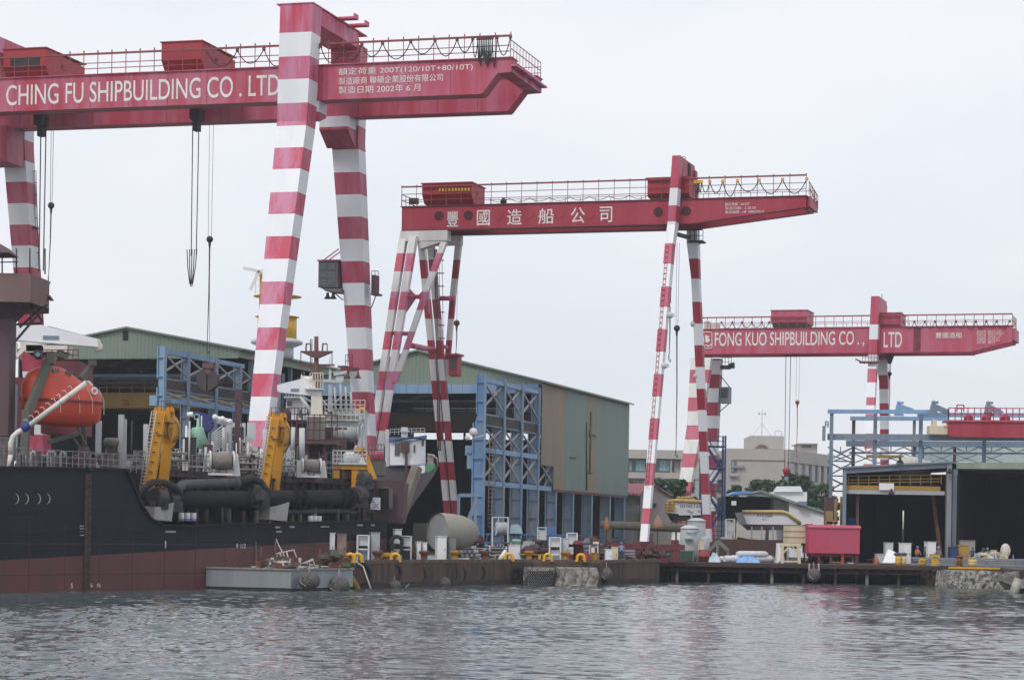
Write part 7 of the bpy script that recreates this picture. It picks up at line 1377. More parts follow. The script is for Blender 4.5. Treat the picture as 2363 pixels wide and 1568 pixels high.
for i, (x, d_, sx, sz, n_, ms, lb) in enumerate(((1225, 206, 2.6, 1.6, 80, [DECKB, BRUST, OLIVE, GREY], 'dark scrap heap behind the yellow hand rail'), (1150, 208, 3.2, 1.3, 70, [GREY, BRUST, OLIVE, DECKB], 'grey scrap plates behind the steel bars'), (1330, 215, 4.0, 1.9, 90, [DECKB, BRUST, M('machine_blue', (.06, .13, .30)), BLUED], 'blue and brown machine scrap behind the dark red machine'), (1410, 232, 4.5, 1.7, 80, [BRUST, DECKB, RUST], 'rusty scrap in front of the clad shed'), (1090, 226, 3, 1.8, 60, [BRUST, DKRED, DECKB], 'rusty parts at the foot of the blue front column'), (1490, 216, 3.4, 1.1, 60, [DKRED, BRUST, DECKB], 'dark red steel parts around the foot of the slim crane leg'), (1700, 246, 5, 1.6, 80, [OFFW, OLIVE, DECKB, YELB], 'mixed boat parts and floats before the white hulls'), (1780, 228, 2.0, .6, 36, [GREY, DECKB, BRUST], 'scrap under the cream hopper stand'), (1910, 224, 2.6, .7, 50, [GREY, DECKB, BRUST, OLIVE], 'low scrap below the red hopper'), (1080, 196, 2.4, .9, 46, [DECKB, BRUST, GREY, OLIVE], 'dark scrap between the bow bulb and the paint cans'), (1300, 207, 2.6, 1.3, 50, [DECKB, BRUST, OLIVE], 'dark scrap behind the white pipe rack'), (1400, 210, 2.6, 1.3, 56, [DECKB, DKRED, BRUST, OLIVE], 'dark scrap behind the man in blue'), (1560, 226, 3, .9, 50, [DKRED, DECKB, BLUED], 'dark scrap around the green generator'), (2060, 231, 3, .9, 40, [BRUST, DECKB], 'dark scrap inside the lean-to shed'))):
    heap(ad(x, d_), sx, 1.6, sz, n_, ms, lb, s_=20 + i)
# ---- things between the cranes
def tank(x0, x1, y0, d, label):
    q = ad((x0 + x1) / 2, d); r_ = (x1 - x0) * px(d) / 2; zt = P((x0 + x1) / 2, y0, d).z; t_ = T('tank', label, 'tank', q, 'grey silo tanks'); m = MB(); m.lathe([(r_ * .8, .1), (r_, .7), (r_, zt - DECK - .35)], q, 20); m.obj('shell', GREY, t_); m = MB(); m.lathe([(r_ * 1.06, zt - DECK - .35), (r_ * 1.06, zt - DECK - .27), (r_ * .5, zt - DECK - .02), (.1, zt - DECK)], q, 20); m.obj('roof', LGREY, t_); return t_, q, r_, zt
t1, q, r_, zt = tank(1569, 1611, 1211, 224, 'front one of the two grey silo tanks, with a small bracket'); m = MB(); m.box(q + Vector((-.1, -r_ - .2, (zt - DECK) * .62)), (.9, .4, .12)); m.tube([q + Vector((-.4, -r_ - .1, (zt - DECK) * .8)), q + Vector((.2, -r_ - .15, (zt - DECK) * .78)), q + Vector((.9, -r_ * .6, (zt - DECK) * .84))], .05, 5); m.obj('bracket', BLUED, t1)
t2, q, r_, zt = tank(1585, 1627, 1194, 229, 'rear grey silo tank with a vent pipe on top'); m = MB(); m.tube([q + Vector((-.5, 0, zt - DECK - .3)), q + Vector((-.5, 0, zt - DECK + .5))], .1, 8); m.ball(q + Vector((-.5, 0, zt - DECK + .6)), .22, 10); m.obj('vent', GREY, t2)
GN = cab(1548, 1602, 1271, 220.5, 1.2, M('generator_green', (.10, .19, .13), (.08, .14, .10), 1, .6), 'green generator box below the front silo tank', name='generator', th=.05, panel=M('generator_dark', (.05, .09, .065)), cat='generator', group=None)
cab(1611, 1624, 1246, 222, .5, CREAM, 'slim cream cabinet above the red barrel', th=.3); m = MB(); m.lathe([(.5, 0), (.5, 2.2), (.3, 2.4)], ad(1626, 224), 14); tag(m.obj('grey_drum', GREY), 'grey upright cylinder beside the slim cream cabinet', 'drum')
m = MB(); q = ad(1625, 220.2); m.lathe([(.56, 0), (.56, .5), (.60, .52), (.60, .56), (.56, .58), (.56, 1.1), (.5, 1.16)], q, 16); tag(m.obj('barrel', M('barrel_red', (.28, .05, .045), (.2, .04, .04), 1.5, .6, rust=.15)), 'dark red barrel between the green generator and the tarps', 'barrel')
cab(1466, 1492, 1278, 220, .7, LGREY, 'small white framed window box left of the generator', th=.05); cab(1508, 1534, 1268, 221, .7, BLUED, 'blue grey box left of the green generator', th=.05)
m = MB(); m.box(ad(1490, 217) + Vector((0, 0, 1.35)), (7.2, .8, .5)); m.box(ad(1490, 217) + Vector((-2.6, 0, .55)), (.7, .7, 1.1)); m.box(ad(1490, 217) + Vector((2.8, 0, .55)), (.7, .7, 1.1)); tag(m.obj('steel_sill', DKRED), 'long dark red steel beam at the foot of the slim crane leg', 'beam')
# tarps and rolls
WR = M('white_tarp', (.66, .66, .68), (.52, .53, .56), 2, .7, bump=.6); BT = M('blue_tarp_bright', (.14, .34, .70), (.30, .48, .74), 2.2, .6, bump=.8)
for i, (x, z_, L_, r_, lb) in enumerate(((1672, .3, 1.2, .32, 'white wrapped roll at the left of the pile'), (1686, .32, 1.3, .34, 'white wrapped roll in the middle of the pile'), (1700, .78, 3.0, .3, 'long white roll on top of the pile'), (1704, .35, 3.4, .34, 'long grey white roll under the top roll'), (1660, .26, .9, .28, 'small white bundle at the left end of the pile'))):
    m = MB(); q = ad(x, 220 + i * .3) + Vector((0, 0, z_)); m.tube([q, q + Vector((L_ * .1, .1, .02)), q + Vector((L_ * .9, .8, .03)), q + Vector((L_, .9, 0))], [r_ * .8, r_, r_, r_ * .7], 12); tag(m.obj('tarp_roll', WR), lb, 'roll', 'wrapped rolls on the pier')
def cloth(x0, x1, d, dep, h, mat, label, s_):
    rn = random.Random(s_); X0, X1 = ad(x0, d).x, ad(x1, d).x; nx, ny = 16, 8; vs = []
    for j in range(ny + 1):
        for i in range(nx + 1):
            u_, v_ = i / nx, j / ny; e_ = math.sin(math.pi * u_) ** .6 * math.sin(math.pi * v_) ** .6; vs.append((X0 + (X1 - X0) * u_, d + dep * v_, DECK + .02 + h * e_ * rn.uniform(.45, 1)))
    m = MB(); m.add(vs, [(j * (nx + 1) + i, j * (nx + 1) + i + 1, (j + 1) * (nx + 1) + i + 1, (j + 1) * (nx + 1) + i) for j in range(ny) for i in range(nx)]); return tag(m.obj('tarpaulin', mat), label, 'tarpaulin')
cloth(1636, 1664, 219, 1.6, 1.0, M('pale_blue_tarp', (.42, .56, .68), (.55, .62, .68), 2, .6), 'pale blue crumpled tarp at the left of the rolls', 1); cloth(1700, 1756, 219, 1.6, .75, BT, 'bright blue crumpled tarp in front of the long rolls', 2)
m = MB(); m.gbox(1655, 1816, 1244, 239, .5); tag(m.obj('rusty_wall', M('rusty_brown_wall', (.12, .06, .05), (.08, .05, .045), .7, .9, streak=1, rust=.3, rustc=(.06, .05, .05))), 'rusty brown wall behind the tarps', 'wall')
m = MB(); a_ = ad(1634, 226); m.beam(a_ + Vector((0, 0, .9)), ad(1657, 226) + Vector((0, 0, 2.0)), .3); m.beam(ad(1655, 226) + Vector((0, 0, 2.0)), ad(1680, 226) + Vector((0, 0, 1.1)), .35); m.beam(ad(1655, 226), ad(1655, 226) + Vector((0, 0, 2.0)), .25); m.beam(ad(1634, 226), a_ + Vector((0, 0, .9)), .2); m.beam(ad(1680, 226), ad(1680, 226) + Vector((0, 0, 1.1)), .2); tag(m.obj('conveyor', M('grey_green', (.20, .23, .22), (.13, .15, .14), 1)), 'grey folding conveyor arm behind the tarps', 'conveyor')
# cream hopper on a white stand
HS = T('hopper_stand', 'white steel stand with diagonal braces under the cream hopper', 'stand', ad(1822, 221)); m = MB(); Q = lambda x, z, dd=0: ad(x, 220 + dd) + Vector((0, 0, z))
for dd in (0, 2.2):
    m.beam(Q(1805, 0, dd), Q(1805, 1.75, dd), .26); m.beam(Q(1845, 0, dd), Q(1841, 1.75, dd), .26); m.beam(Q(1799, 1.75, dd), Q(1848, 1.75, dd), .3); m.beam(Q(1806, .9, dd), Q(1823, 1.7, dd), .14); m.beam(Q(1842, .9, dd), Q(1826, 1.7, dd), .14); m.beam(Q(1805, .18, dd), Q(1845, .18, dd), .14)
m.obj('frame', CREAM, HS); m = MB(); m.prism([Q(1793, .0), Q(1801, .25), Q(1803, 1.8), Q(1795, 1.9)], (0, 1.5, 0)); m.obj('side_panel', WHPL, HS)
CH = T('hopper', 'cream ribbed hopper box left of the red hopper', 'hopper', ad(1838, 222)); zb_, zt_ = P(1835, 1252, 222).z, P(1835, 1211, 222).z; m = MB(); q = ad(1838, 222, 0); wd = 47 * px(222)
m.box((q.x, 222.9, (zb_ + zt_) / 2), (wd * .9, 1.9, zt_ - zb_), .28); m.obj('body', CREAM, CH); m = MB()
for k in (.33, .66, 1.0): m.box((q.x, 222.9, zb_ + (zt_ - zb_) * k), (wd * .9 + .08, 1.98, .07), .28)
m.obj('rib', M('cream_rib', (.34, .28, .2)), CH); m = MB(); m.lathe([(.3, -.55), (.9, -.004)], Vector((q.x, 222.9, zb_)), 4); m.obj('chute', BROWN, CH); m = MB()
for sx in (-.9, .9): m.beam((q.x + sx, 223.2, DECK), (q.x + sx, 223.2, zb_), .14)
m.obj('post', BROWN, CH)
# red hopper
RH = T('hopper', 'big red hopper on legs in front of the lean-to shed', 'hopper', ad(1930, 222)); Fh = Frame(-9, 1866, 1270, 221); zt_, zb_ = P(1930, 1216, 221).z, P(1930, 1276, 221).z; w1 = Fh.a(1984, 1250, 0)
m = MB(); m.fbox(Fh, 0, w1, 0, 2.1, zb_, zt_ - .1); m.obj('body', M('hopper_red', (.49, .06, .115), (.44, .08, .13), .6, .55, streak=1, bump=.2), RH); m = MB(); m.fbox(Fh, -.08, w1 + .08, -.1, 2.2, zt_ - .1, zt_ + .0); m.prism([Fh.pt(-.08, -.1, zt_ + .004), Fh.pt(-.08, 2.2, zt_ + .004), Fh.pt(-.08, 1.9, zt_ + .22), Fh.pt(-.08, .2, zt_ + .22)], Fh.u * (w1 + .16)); m.obj('lid', M('hopper_pink', (.48, .09, .14), (.42, .08, .12), 1, .6), RH)
m = MB(); m.fbox(Fh, 1.1, 3.1, .3, 1.8, zb_ - .3, zb_ - .004); m.fbox(Fh, .3, 1.0, .3, 1.8, zb_ - .35, zb_ - .004); m.fbox(Fh, 3.6, w1, .5, 1.9, zb_ - .4, zb_ - .004); m.obj('chute', M('hopper_dark', (.16, .03, .04)), RH)
for a_, b_, mt in ((1.0, .3, DKRED), (1.7, 1.6, DKRED), (3.3, .25, M('leg_orange_red', (.50, .08, .05))), (4.6, 1.6, DKRED), (2.2, .4, BRUST)):
    m = MB(); m.fbox(Fh, a_, a_ + .24, b_, b_ + .24, DECK, zb_ - .004); m.obj('leg', mt, RH)
m = MB(); m.fbox(Fh, 2.4, 3.3, .3, .4, DECK + .1, DECK + .18); m.fbox(Fh, 2.4, 3.3, .3, .4, DECK + .85, DECK + .93); m.obj('leg_brace', YCRN, RH)
# boats on the slip
def yacht(pts, d, dep, rim, label, lines, cat='boat', group='white boats on land'):
    t_ = T('boat', label, cat, ad(sum(p[0] for p in pts) / len(pts), d), group); m = MB(); m.prism([P(x, y, d) for x, y in pts], (0, dep, 0)); m.obj('hull', WHPL, t_); m = MB(); m.tube([P(x, y, d - .1) for x, y in rim], .2, 8); m.obj('rubbing_rail', M('rail_cream_yellow', (.60, .48, .26), (.55, .36, .10), 1.5), t_)
    for s, x0, y0, x1, y1 in lines: o = P(x0, y1, d - .02); e = P(x1, y1, d - .02); text(s, o, (1, 0, 0), P(x0, y0, d).z - o.z, INK, t_, 'lettering', e.x - o.x)
    return t_
KB = yacht([(1713, 1181), (1808, 1182), (1850, 1207), (1848, 1210), (1724, 1209)], 268, 9, [(1713, 1180), (1806, 1180), (1816, 1183), (1848, 1207)], 'white boat hull with two lines of lettering, propped left of the white workshop', [('KAILE888', 1747, 1185.5, 1782, 1192), ('NO.1', 1759, 1195, 1773, 1200)])
m = MB(); m.prism([P(1726, 1209, 268.1), P(1846, 1210, 268.1), P(1820, 1222, 268.1), P(1740, 1222, 268.1)], (0, 8, 0)); m.obj('keel', M('violet_antifouling', (.09, .05, .09), (.06, .04, .06)), KB); m = MB()
for x in (1735, 1758, 1784, 1812): m.beam(P(x, 1214, 267.5), ad(x, 267.5), .16)
m.obj('prop', GREY, KB)
YB = yacht([(1540, 1158), (1638, 1160), (1638, 1188), (1567, 1188), (1566, 1185), (1546, 1183)], 262, 7, [(1539, 1156), (1560, 1154), (1638, 1158)], 'white boat hull with yellow floats, behind the striped legs of the far crane', [('世明168-1', 1568, 1164, 1631, 1171), ('高  雄', 1584, 1176, 1624, 1181)])
m = MB(); m.prism([P(1548, 1184, 262.2), P(1638, 1188, 262.2), P(1634, 1200, 262.2), P(1556, 1200, 262.2)], (0, 6, 0)); m.obj('keel', DECKB, YB); m = MB(); m.beam(P(1560, 1196, 262.5), ad(1560, 262.5), .2); m.beam(P(1625, 1196, 262.5), ad(1625, 262.5), .2); m.obj('prop', BRUST, YB)
fl0 = None
for k in range(16):
    if k < 9: q = P(1566 + (k % 5) * 8.5, 1153 - (k // 5) * 5, 262.6); lb = 'yellow float heaped on the deck of the white boat'
    else: q = P(1540 + ((k - 9) % 2) * 12, 1162 + ((k - 9) // 2) * 6.5, 261.6); lb = 'yellow float hung on the end of the white boat'
    if fl0 is None: m = MB(); m.ball(q, (.26, .2, .2), 10); fl0 = tag(m.obj('float', M('float_yellow', (.55, .34, .06), (.42, .24, .05), 2)), lb, 'float', 'yellow floats on the white boat'); fb_ = fl0.location - q
    else: dup(fl0, q + fb_, lb)
# olive long tank, closed parasols
m = MB(); q0, q1 = ad(1383, 243) + Vector((0, 0, 3.45)), ad(1600, 243) + Vector((0, 0, 3.2)); m.tube([q0, q0.lerp(q1, .02), q0.lerp(q1, .98), q1], [.28, .44, .44, .3], 16); [m.box(q0.lerp(q1, t_) - Vector((0, 0, 1.8)), (.5, 1.2, 2.9)) for t_ in (.1, .5, .9)]; tag(m.obj('long_tank', M('tank_olive', (.17, .16, .12), (.13, .125, .10), .8, .9)), 'long olive tank lying across the yard behind the crane leg', 'tank')
for x, yt, lb, mt in ((1517, 1187, 'closed grey and orange parasol in front of the olive tank', M('parasol_tan', (.30, .23, .18), (.40, .17, .08), 3, .8)), (1399, 1192, 'closed orange parasol at the left end of the olive tank', M('parasol_orange', (.45, .16, .06), (.34, .16, .09), 3, .8))):
    q = ad(x, 240.5); zt = P(x, yt, 240.5).z - DECK; t_ = T('parasol', lb, 'parasol', q); m = MB(); m.lathe([(.8 if x > 1450 else .35, zt - 1.4), (.5 if x > 1450 else .28, zt - .9), (.08, zt)], q, 10); m.obj('canopy', mt, t_); m = MB(); m.tube([q, q + Vector((0, 0, zt - 1.2))], .05, 6); m.obj('pole', RUST, t_)
cab(1478, 1506, 1232, 231, .9, BRUST, 'rusty machine box before the olive tank', name='machine_box', th=.1, cat='machine', group=None)
# small boats
for x, d_, L_, lb, mt, s_ in ((1700, 249, 3.4, 'small grey white boat hull with a yellow fender in front of the white hulls', LGREY, 1), (1737, 247, 3.0, 'dark small boat with a raised bow beside the grey white one', BLK, 2)):
    t_ = T('small_boat', lb, 'boat', ad(x, d_)); q = ad(x, d_) + Vector((0, 0, 1.6)); m = MB(); m.prism([q + Vector((-L_ / 2, 0, .8)), q + Vector((L_ / 2, 0, .3)), q + Vector((L_ * .3, 0, -.7)), q + Vector((-L_ * .4, 0, -.7))], (0, 1.8, 0)); m.obj('hull', mt, t_); m = MB(); m.tube([q + Vector((-L_ * .1, -.15, .62)), q + Vector((L_ / 2, -.15, .25))], .14, 6); m.obj('fender', YCRN, t_); m = MB(); m.box(q + Vector((0, .9, -1.15)), (L_ * .6, 1.2, .9)); m.obj('chock', BRUST, t_)
rack(1675, 1694, 1196, 251, 1.2, 'white grating crate stack left of the lettered white hull', mat=OFFW, shelves=3, inner=OLIVE, name='slatted_crate', cat='crate')
# blue stair tower
TW = T('stair_tower', 'dark blue steel stair tower beside the far crane legs', 'stairs', ad(1645, 262)); NB = M('navy_steel', (.03, .055, .17), (.045, .07, .18), 1, .6); m = MB(); zt_ = P(1645, 1004, 262).z; xs = (ad(1618, 262).x, ad(1670, 262).x)
for x in xs:
    for dd in (262, 265): m.beam((x, dd, DECK), (x, dd, zt_), .2)
m.obj('post', NB, TW); zs = [DECK + (zt_ - 1.2 - DECK) * k / 5 for k in range(6)]; m = MB()
for z_ in zs[1:]: m.box(((xs[0] + xs[1]) / 2, 263.5, z_), (xs[1] - xs[0], 3, .12)); m.rail((xs[0], 262, z_), (xs[1], 262, z_), 1.1, 3, .04, (1, .5))
m.obj('landing', NB, TW)
for k in range(5):
    a_, c_ = (xs[0] + .5, xs[1] - .4) if k % 2 else (xs[1] - .4, xs[0] + .5); m = MB()
    for dd in (262.3, 263.2): m.beam((a_, dd, zs[k]), (c_, dd, zs[k + 1]), .1, .22); m.beam((a_, dd, zs[k] + 1), (c_, dd, zs[k + 1] + 1), .05)
    for j in range(10): t_ = j / 10; m.box((a_ + (c_ - a_) * t_, 262.75, zs[k] + (zs[k + 1] - zs[k]) * t_ + .1), (.3, .9, .04))
    m.obj('stair_flight', NB, TW)
# right end: white things, drums, pipes, junk
cab(2042, 2061, 1252, 226, .9, LGREY, 'pale grey cabinet with a hook on top at the lean-to shed', th=.05); cab(2077, 2103, 1253, 225, 1.0, WHPL, 'white cabinet with a short mast, left of the man in orange', th=.35); m = MB(); q = ad(2083, 226); m.tube([q + Vector((0, 0, 1.9)), q + Vector((0, 0, 3.4))], .1, 6); m.tube([q + Vector((0, 0, 3.4)), q + Vector((0, 0, 5.2))], .07, 6, 1); tag(m.obj('short_mast', [BLK, OFFW]), 'short black and cream mast behind the white cabinet', 'mast')
cab(2021, 2042, 1278, 224, .8, LGREY, 'low grey box at the left of the white sheets', th=.1); m = MB(); m.prism([P(2036, 1297, 222), P(2050, 1266, 223), P(2076, 1278, 223), P(2068, 1298, 222)], (0, .06, .02)); tag(m.obj('white_sheet', WHPL), 'white board leaning against the pale cabinet', 'board')
m = MB(); q = ad(2023, 222); m.lathe([(.3, 0), (.34, .05), (.2, .4), (.12, .75)], q, 10); tag(m.obj('traffic_cone', M('cone_orange', (.42, .12, .06), (.3, .1, .06))), 'orange brown cone at the left of the white board', 'cone')
cab(2136, 2160, 1250, 227, 1.0, WHPL, 'white cabinet with a hook behind the man in dark green', th=.2)
def drum(x0, x1, y0, d, mat, lab, sq=False, bands=2):
    q = ad((x0 + x1) / 2, d); r_ = (x1 - x0) * px(d) / 2; h = P((x0 + x1) / 2, y0, d).z - DECK; t_ = T('drum', lab, 'drum', q, 'yellow drums along the pier edge'); m = MB()
    if sq: m.box(q + Vector((0, 0, h / 2)), (2 * r_, 2 * r_ * .9, h), .1)
    else:
        pr = [(r_ * .96, 0)]
        for k in range(1, bands + 1): z = h * k / (bands + 1); pr += [(r_ * .96, z - .05), (r_ * 1.03, z), (r_ * .96, z + .05)]
        m.lathe(pr + [(r_ * .96, h), (r_ * .9, h - .03)], q, 16)
    m.obj('shell', mat, t_); m = MB()
    if sq: m.box(q + Vector((0, 0, h + .03)), (2 * r_ + .05, 2 * r_ * .9 + .05, .05), .1)
    else: m.lathe([(r_ * 1.0, h - .02), (r_ * 1.0, h + .03)], q, 16)
    m.obj('rim', YCRN, t_); return t_, q, r_, h
DY = M('drum_yellow', (.60, .40, .05), (.55, .32, .05), 1.5, .55, rust=.18, rustc=(.4, .30, .2), rust_scale=2.5); DYW = M('drum_pale', (.60, .48, .28), (.55, .36, .10), 1.5, .6, rust=.2, rustc=(.5, .45, .4), rust_scale=2)
drum(2066, 2079, 1282, 219.3, DY, 'yellow drum with a purple top, left one of the pair by the white board'); drum(2079, 2092, 1282, 219.5, DYW, 'pale yellow drum, right one of the pair by the white board'); m = MB(); q = ad(2078, 219.5); m.ball(q + Vector((-.28, 0, 1.02)), (.36, .3, .2), 10); m.ball(q + Vector((.32, 0, 1.04)), (.34, .3, .16), 10); tag(m.obj('purple_bag', M('purple_bag', (.07, .06, .16), (.05, .045, .11), 3)), 'dark purple bags lying on the pair of yellow drums', 'bag')
t_, q, r_, h = drum(2119, 2139, 1287, 219.5, DY, 'bright yellow drum with black writing in front of the man in dark green'); m = MB()
text('危2', q + Vector((-.3, -r_ - .05, h * .35)), (1, 0, 0), .32, INK, t_, 'lettering', .6)
t_, q, r_, h = drum(2147, 2167, 1279, 219.5, DY, 'square orange yellow bin with dark writing', True); text('廢料', q + Vector((-.26, -r_ * .9 - .06, h * .62)), (1, .1, 0), .22, INK, t_, 'lettering', .5); text('O', q + Vector((-.08, -r_ * .9 - .06, h * .36)), (1, .1, 0), .16, INK, t_, 'lettering')
m = MB(); q = ad(2174, 219.5); m.box(q + Vector((0, .3, .38)), (.66, .6, .44), mi=0); m.box(q + Vector((0, .3, .09)), (.66, .6, .16), mi=1); m.box(q + Vector((0, .3, .66)), (.68, .62, .1), mi=1); tag(m.obj('striped_box', [OFFW, M('box_red', (.34, .06, .06))]), 'low box striped pale and red beside the orange yellow bin', 'box')
m = MB(); q = ad(2214, 215.8); COPP = M('copper_bundle', (.40, .19, .08), (.10, .045, .025), 4, .5, metal=.2)
for k in range(7): a_ = 6.28 * k / 7; m.tube([q + Vector((math.cos(a_) * .24, math.sin(a_) * .2, 0)), q + Vector((math.cos(a_) * .24, math.sin(a_) * .2, .9))], .09, 8)
m.lathe([(.4, .86), (.4, .96)], q, 14); m.lathe([(.4, 0), (.4, .08)], q, 14); tag(m.obj('bundle_bollard', COPP), 'copper brown bundled bollard left of the yellow drum', 'bollard')
drum(2234, 2255, 1288, 214.8, DYW, 'pale yellow drum standing on the stone faced block')
for k in range(16):
    m = MB(); d_ = 219.5 + (k % 4) * .35; z_ = DECK + .12 + (k // 4) * .19; xa = 2100 + (k * 11) % 26; m.beam(Vector((ad(xa, d_).x, d_, z_)), Vector((ad(2420, d_).x, d_ - 1.5, z_)), .16); tag(m.obj('steel_channel', M('grey_channel', (.22, .235, .25), (.15, .16, .17), 1.2, .6) if k % 3 else BLUED), 'long grey steel channel in the stack along the right quay edge', 'steel channel', 'steel channels stacked at the right')
for x in (2230 + 190, 2255, 2295, 2338):
    m = MB(); m.beam(ad(x, 217.5), ad(x, 217.5) + Vector((0, 0, 1.15)), .12); 
    if x < 2363: tag(m.obj('rail_post', BLUED), {2255: 'dark post just right of the yellow drum on the stone block', 2295: 'dark post above the right end of the stone block', 2338: 'dark post above the big boulder'}[x], 'post', 'posts holding the steel channels')
cab(2211, 2236, 1258, 228, 1.0, M('mustard_panel', (.46, .27, .05), (.38, .22, .05), 1, .7), 'tall mustard yellow cabinet beside the grey shed column', th=.0, group=None); cab(2214, 2250, 1247, 231, 1.0, M('tan_grey', (.34, .32, .30), (.28, .26, .25), 1, .7), 'grey box behind the mustard yellow cabinet', th=.0); cab(2191, 2212, 1262, 227, .8, M('navy_box', (.03, .045, .15), (.04, .05, .12), 1), 'navy blue box at the foot of the grey shed column', th=.1)
heap(ad(2284, 222), 2.4, 1.0, 1.1, 60, [OFFW, CREAM, GREY, M('peach', (.50, .36, .26))], 'cream coloured junk pile right of the workers', s_=51, rods=.2); m = MB(); m.ball(ad(2320, 222.5) + Vector((0, 0, 1.5)), (.5, .4, .7), 10); tag(m.obj('white_sack', M('sack_white', (.62, .60, .58), (.5, .42, .36), 2, .8, bump=.6)), 'white sack standing on the cream junk pile', 'sack')
m = MB(); m.gbox(1906, 1921, 1178, 231, 1.0); m.gbox(1924, 1930, 1150, 231, .4); m.pbox(1905, 1203, 1935, 1208, 231, .8); m.pbox(1905, 1230, 1940, 1236, 231, .8); m.gbox(1938, 1944, 1145, 232, .4); tag(m.obj('yellow_scaffold', M('ochre_steel', (.34, .22, .07), (.24, .17, .08), 1.2, .7, rust=.2)), 'ochre steel scaffold behind the red hopper', 'scaffold'); m = MB(); m.lathe([(.4, 0), (.4, 1.3)], ad(1964, 233) + Vector((0, 0, 3.2)), 14); m.box(ad(1964, 233) + Vector((0, 0, 1.6)), (.9, .9, 3.2), mi=1); tag(m.obj('blue_barrel', [M('barrel_blue', (.04, .08, .30)), BRUST]), 'blue barrel on a brown stand behind the red hopper', 'barrel')
# barrels on the ship's deck, white with a blue foot
bc0 = None
for x, y, lb in ((418, 1203, 'left one of three white drums at the foot of the first yellow gantry'), (432, 1204, 'middle one of three white drums at the foot of the first yellow gantry'), (446, 1204, 'right one of three white drums at the foot of the first yellow gantry'), (716, 1197, 'left one of three blue white drums below the suction pipe'), (726, 1197, 'middle one of three blue white drums below the suction pipe'), (736, 1197, 'right one of three blue white drums below the suction pipe')):
    q = SF.fp(x, y, .6); q.z = zd + .05
    if bc0 is None: bc0 = T('deck_drum', lb, 'drum', q, 'white drums on the ship deck'); m = MB(); m.lathe([(.21, 0), (.21, .55), (.19, .58)], q, 14); m.obj('shell', WHPL, bc0); m = MB(); m.lathe([(.215, .05), (.215, .16)], q, 14); m.obj('band', M('band_blue', (.25, .3, .55)), bc0)
    else: dup(bc0, q, lb)
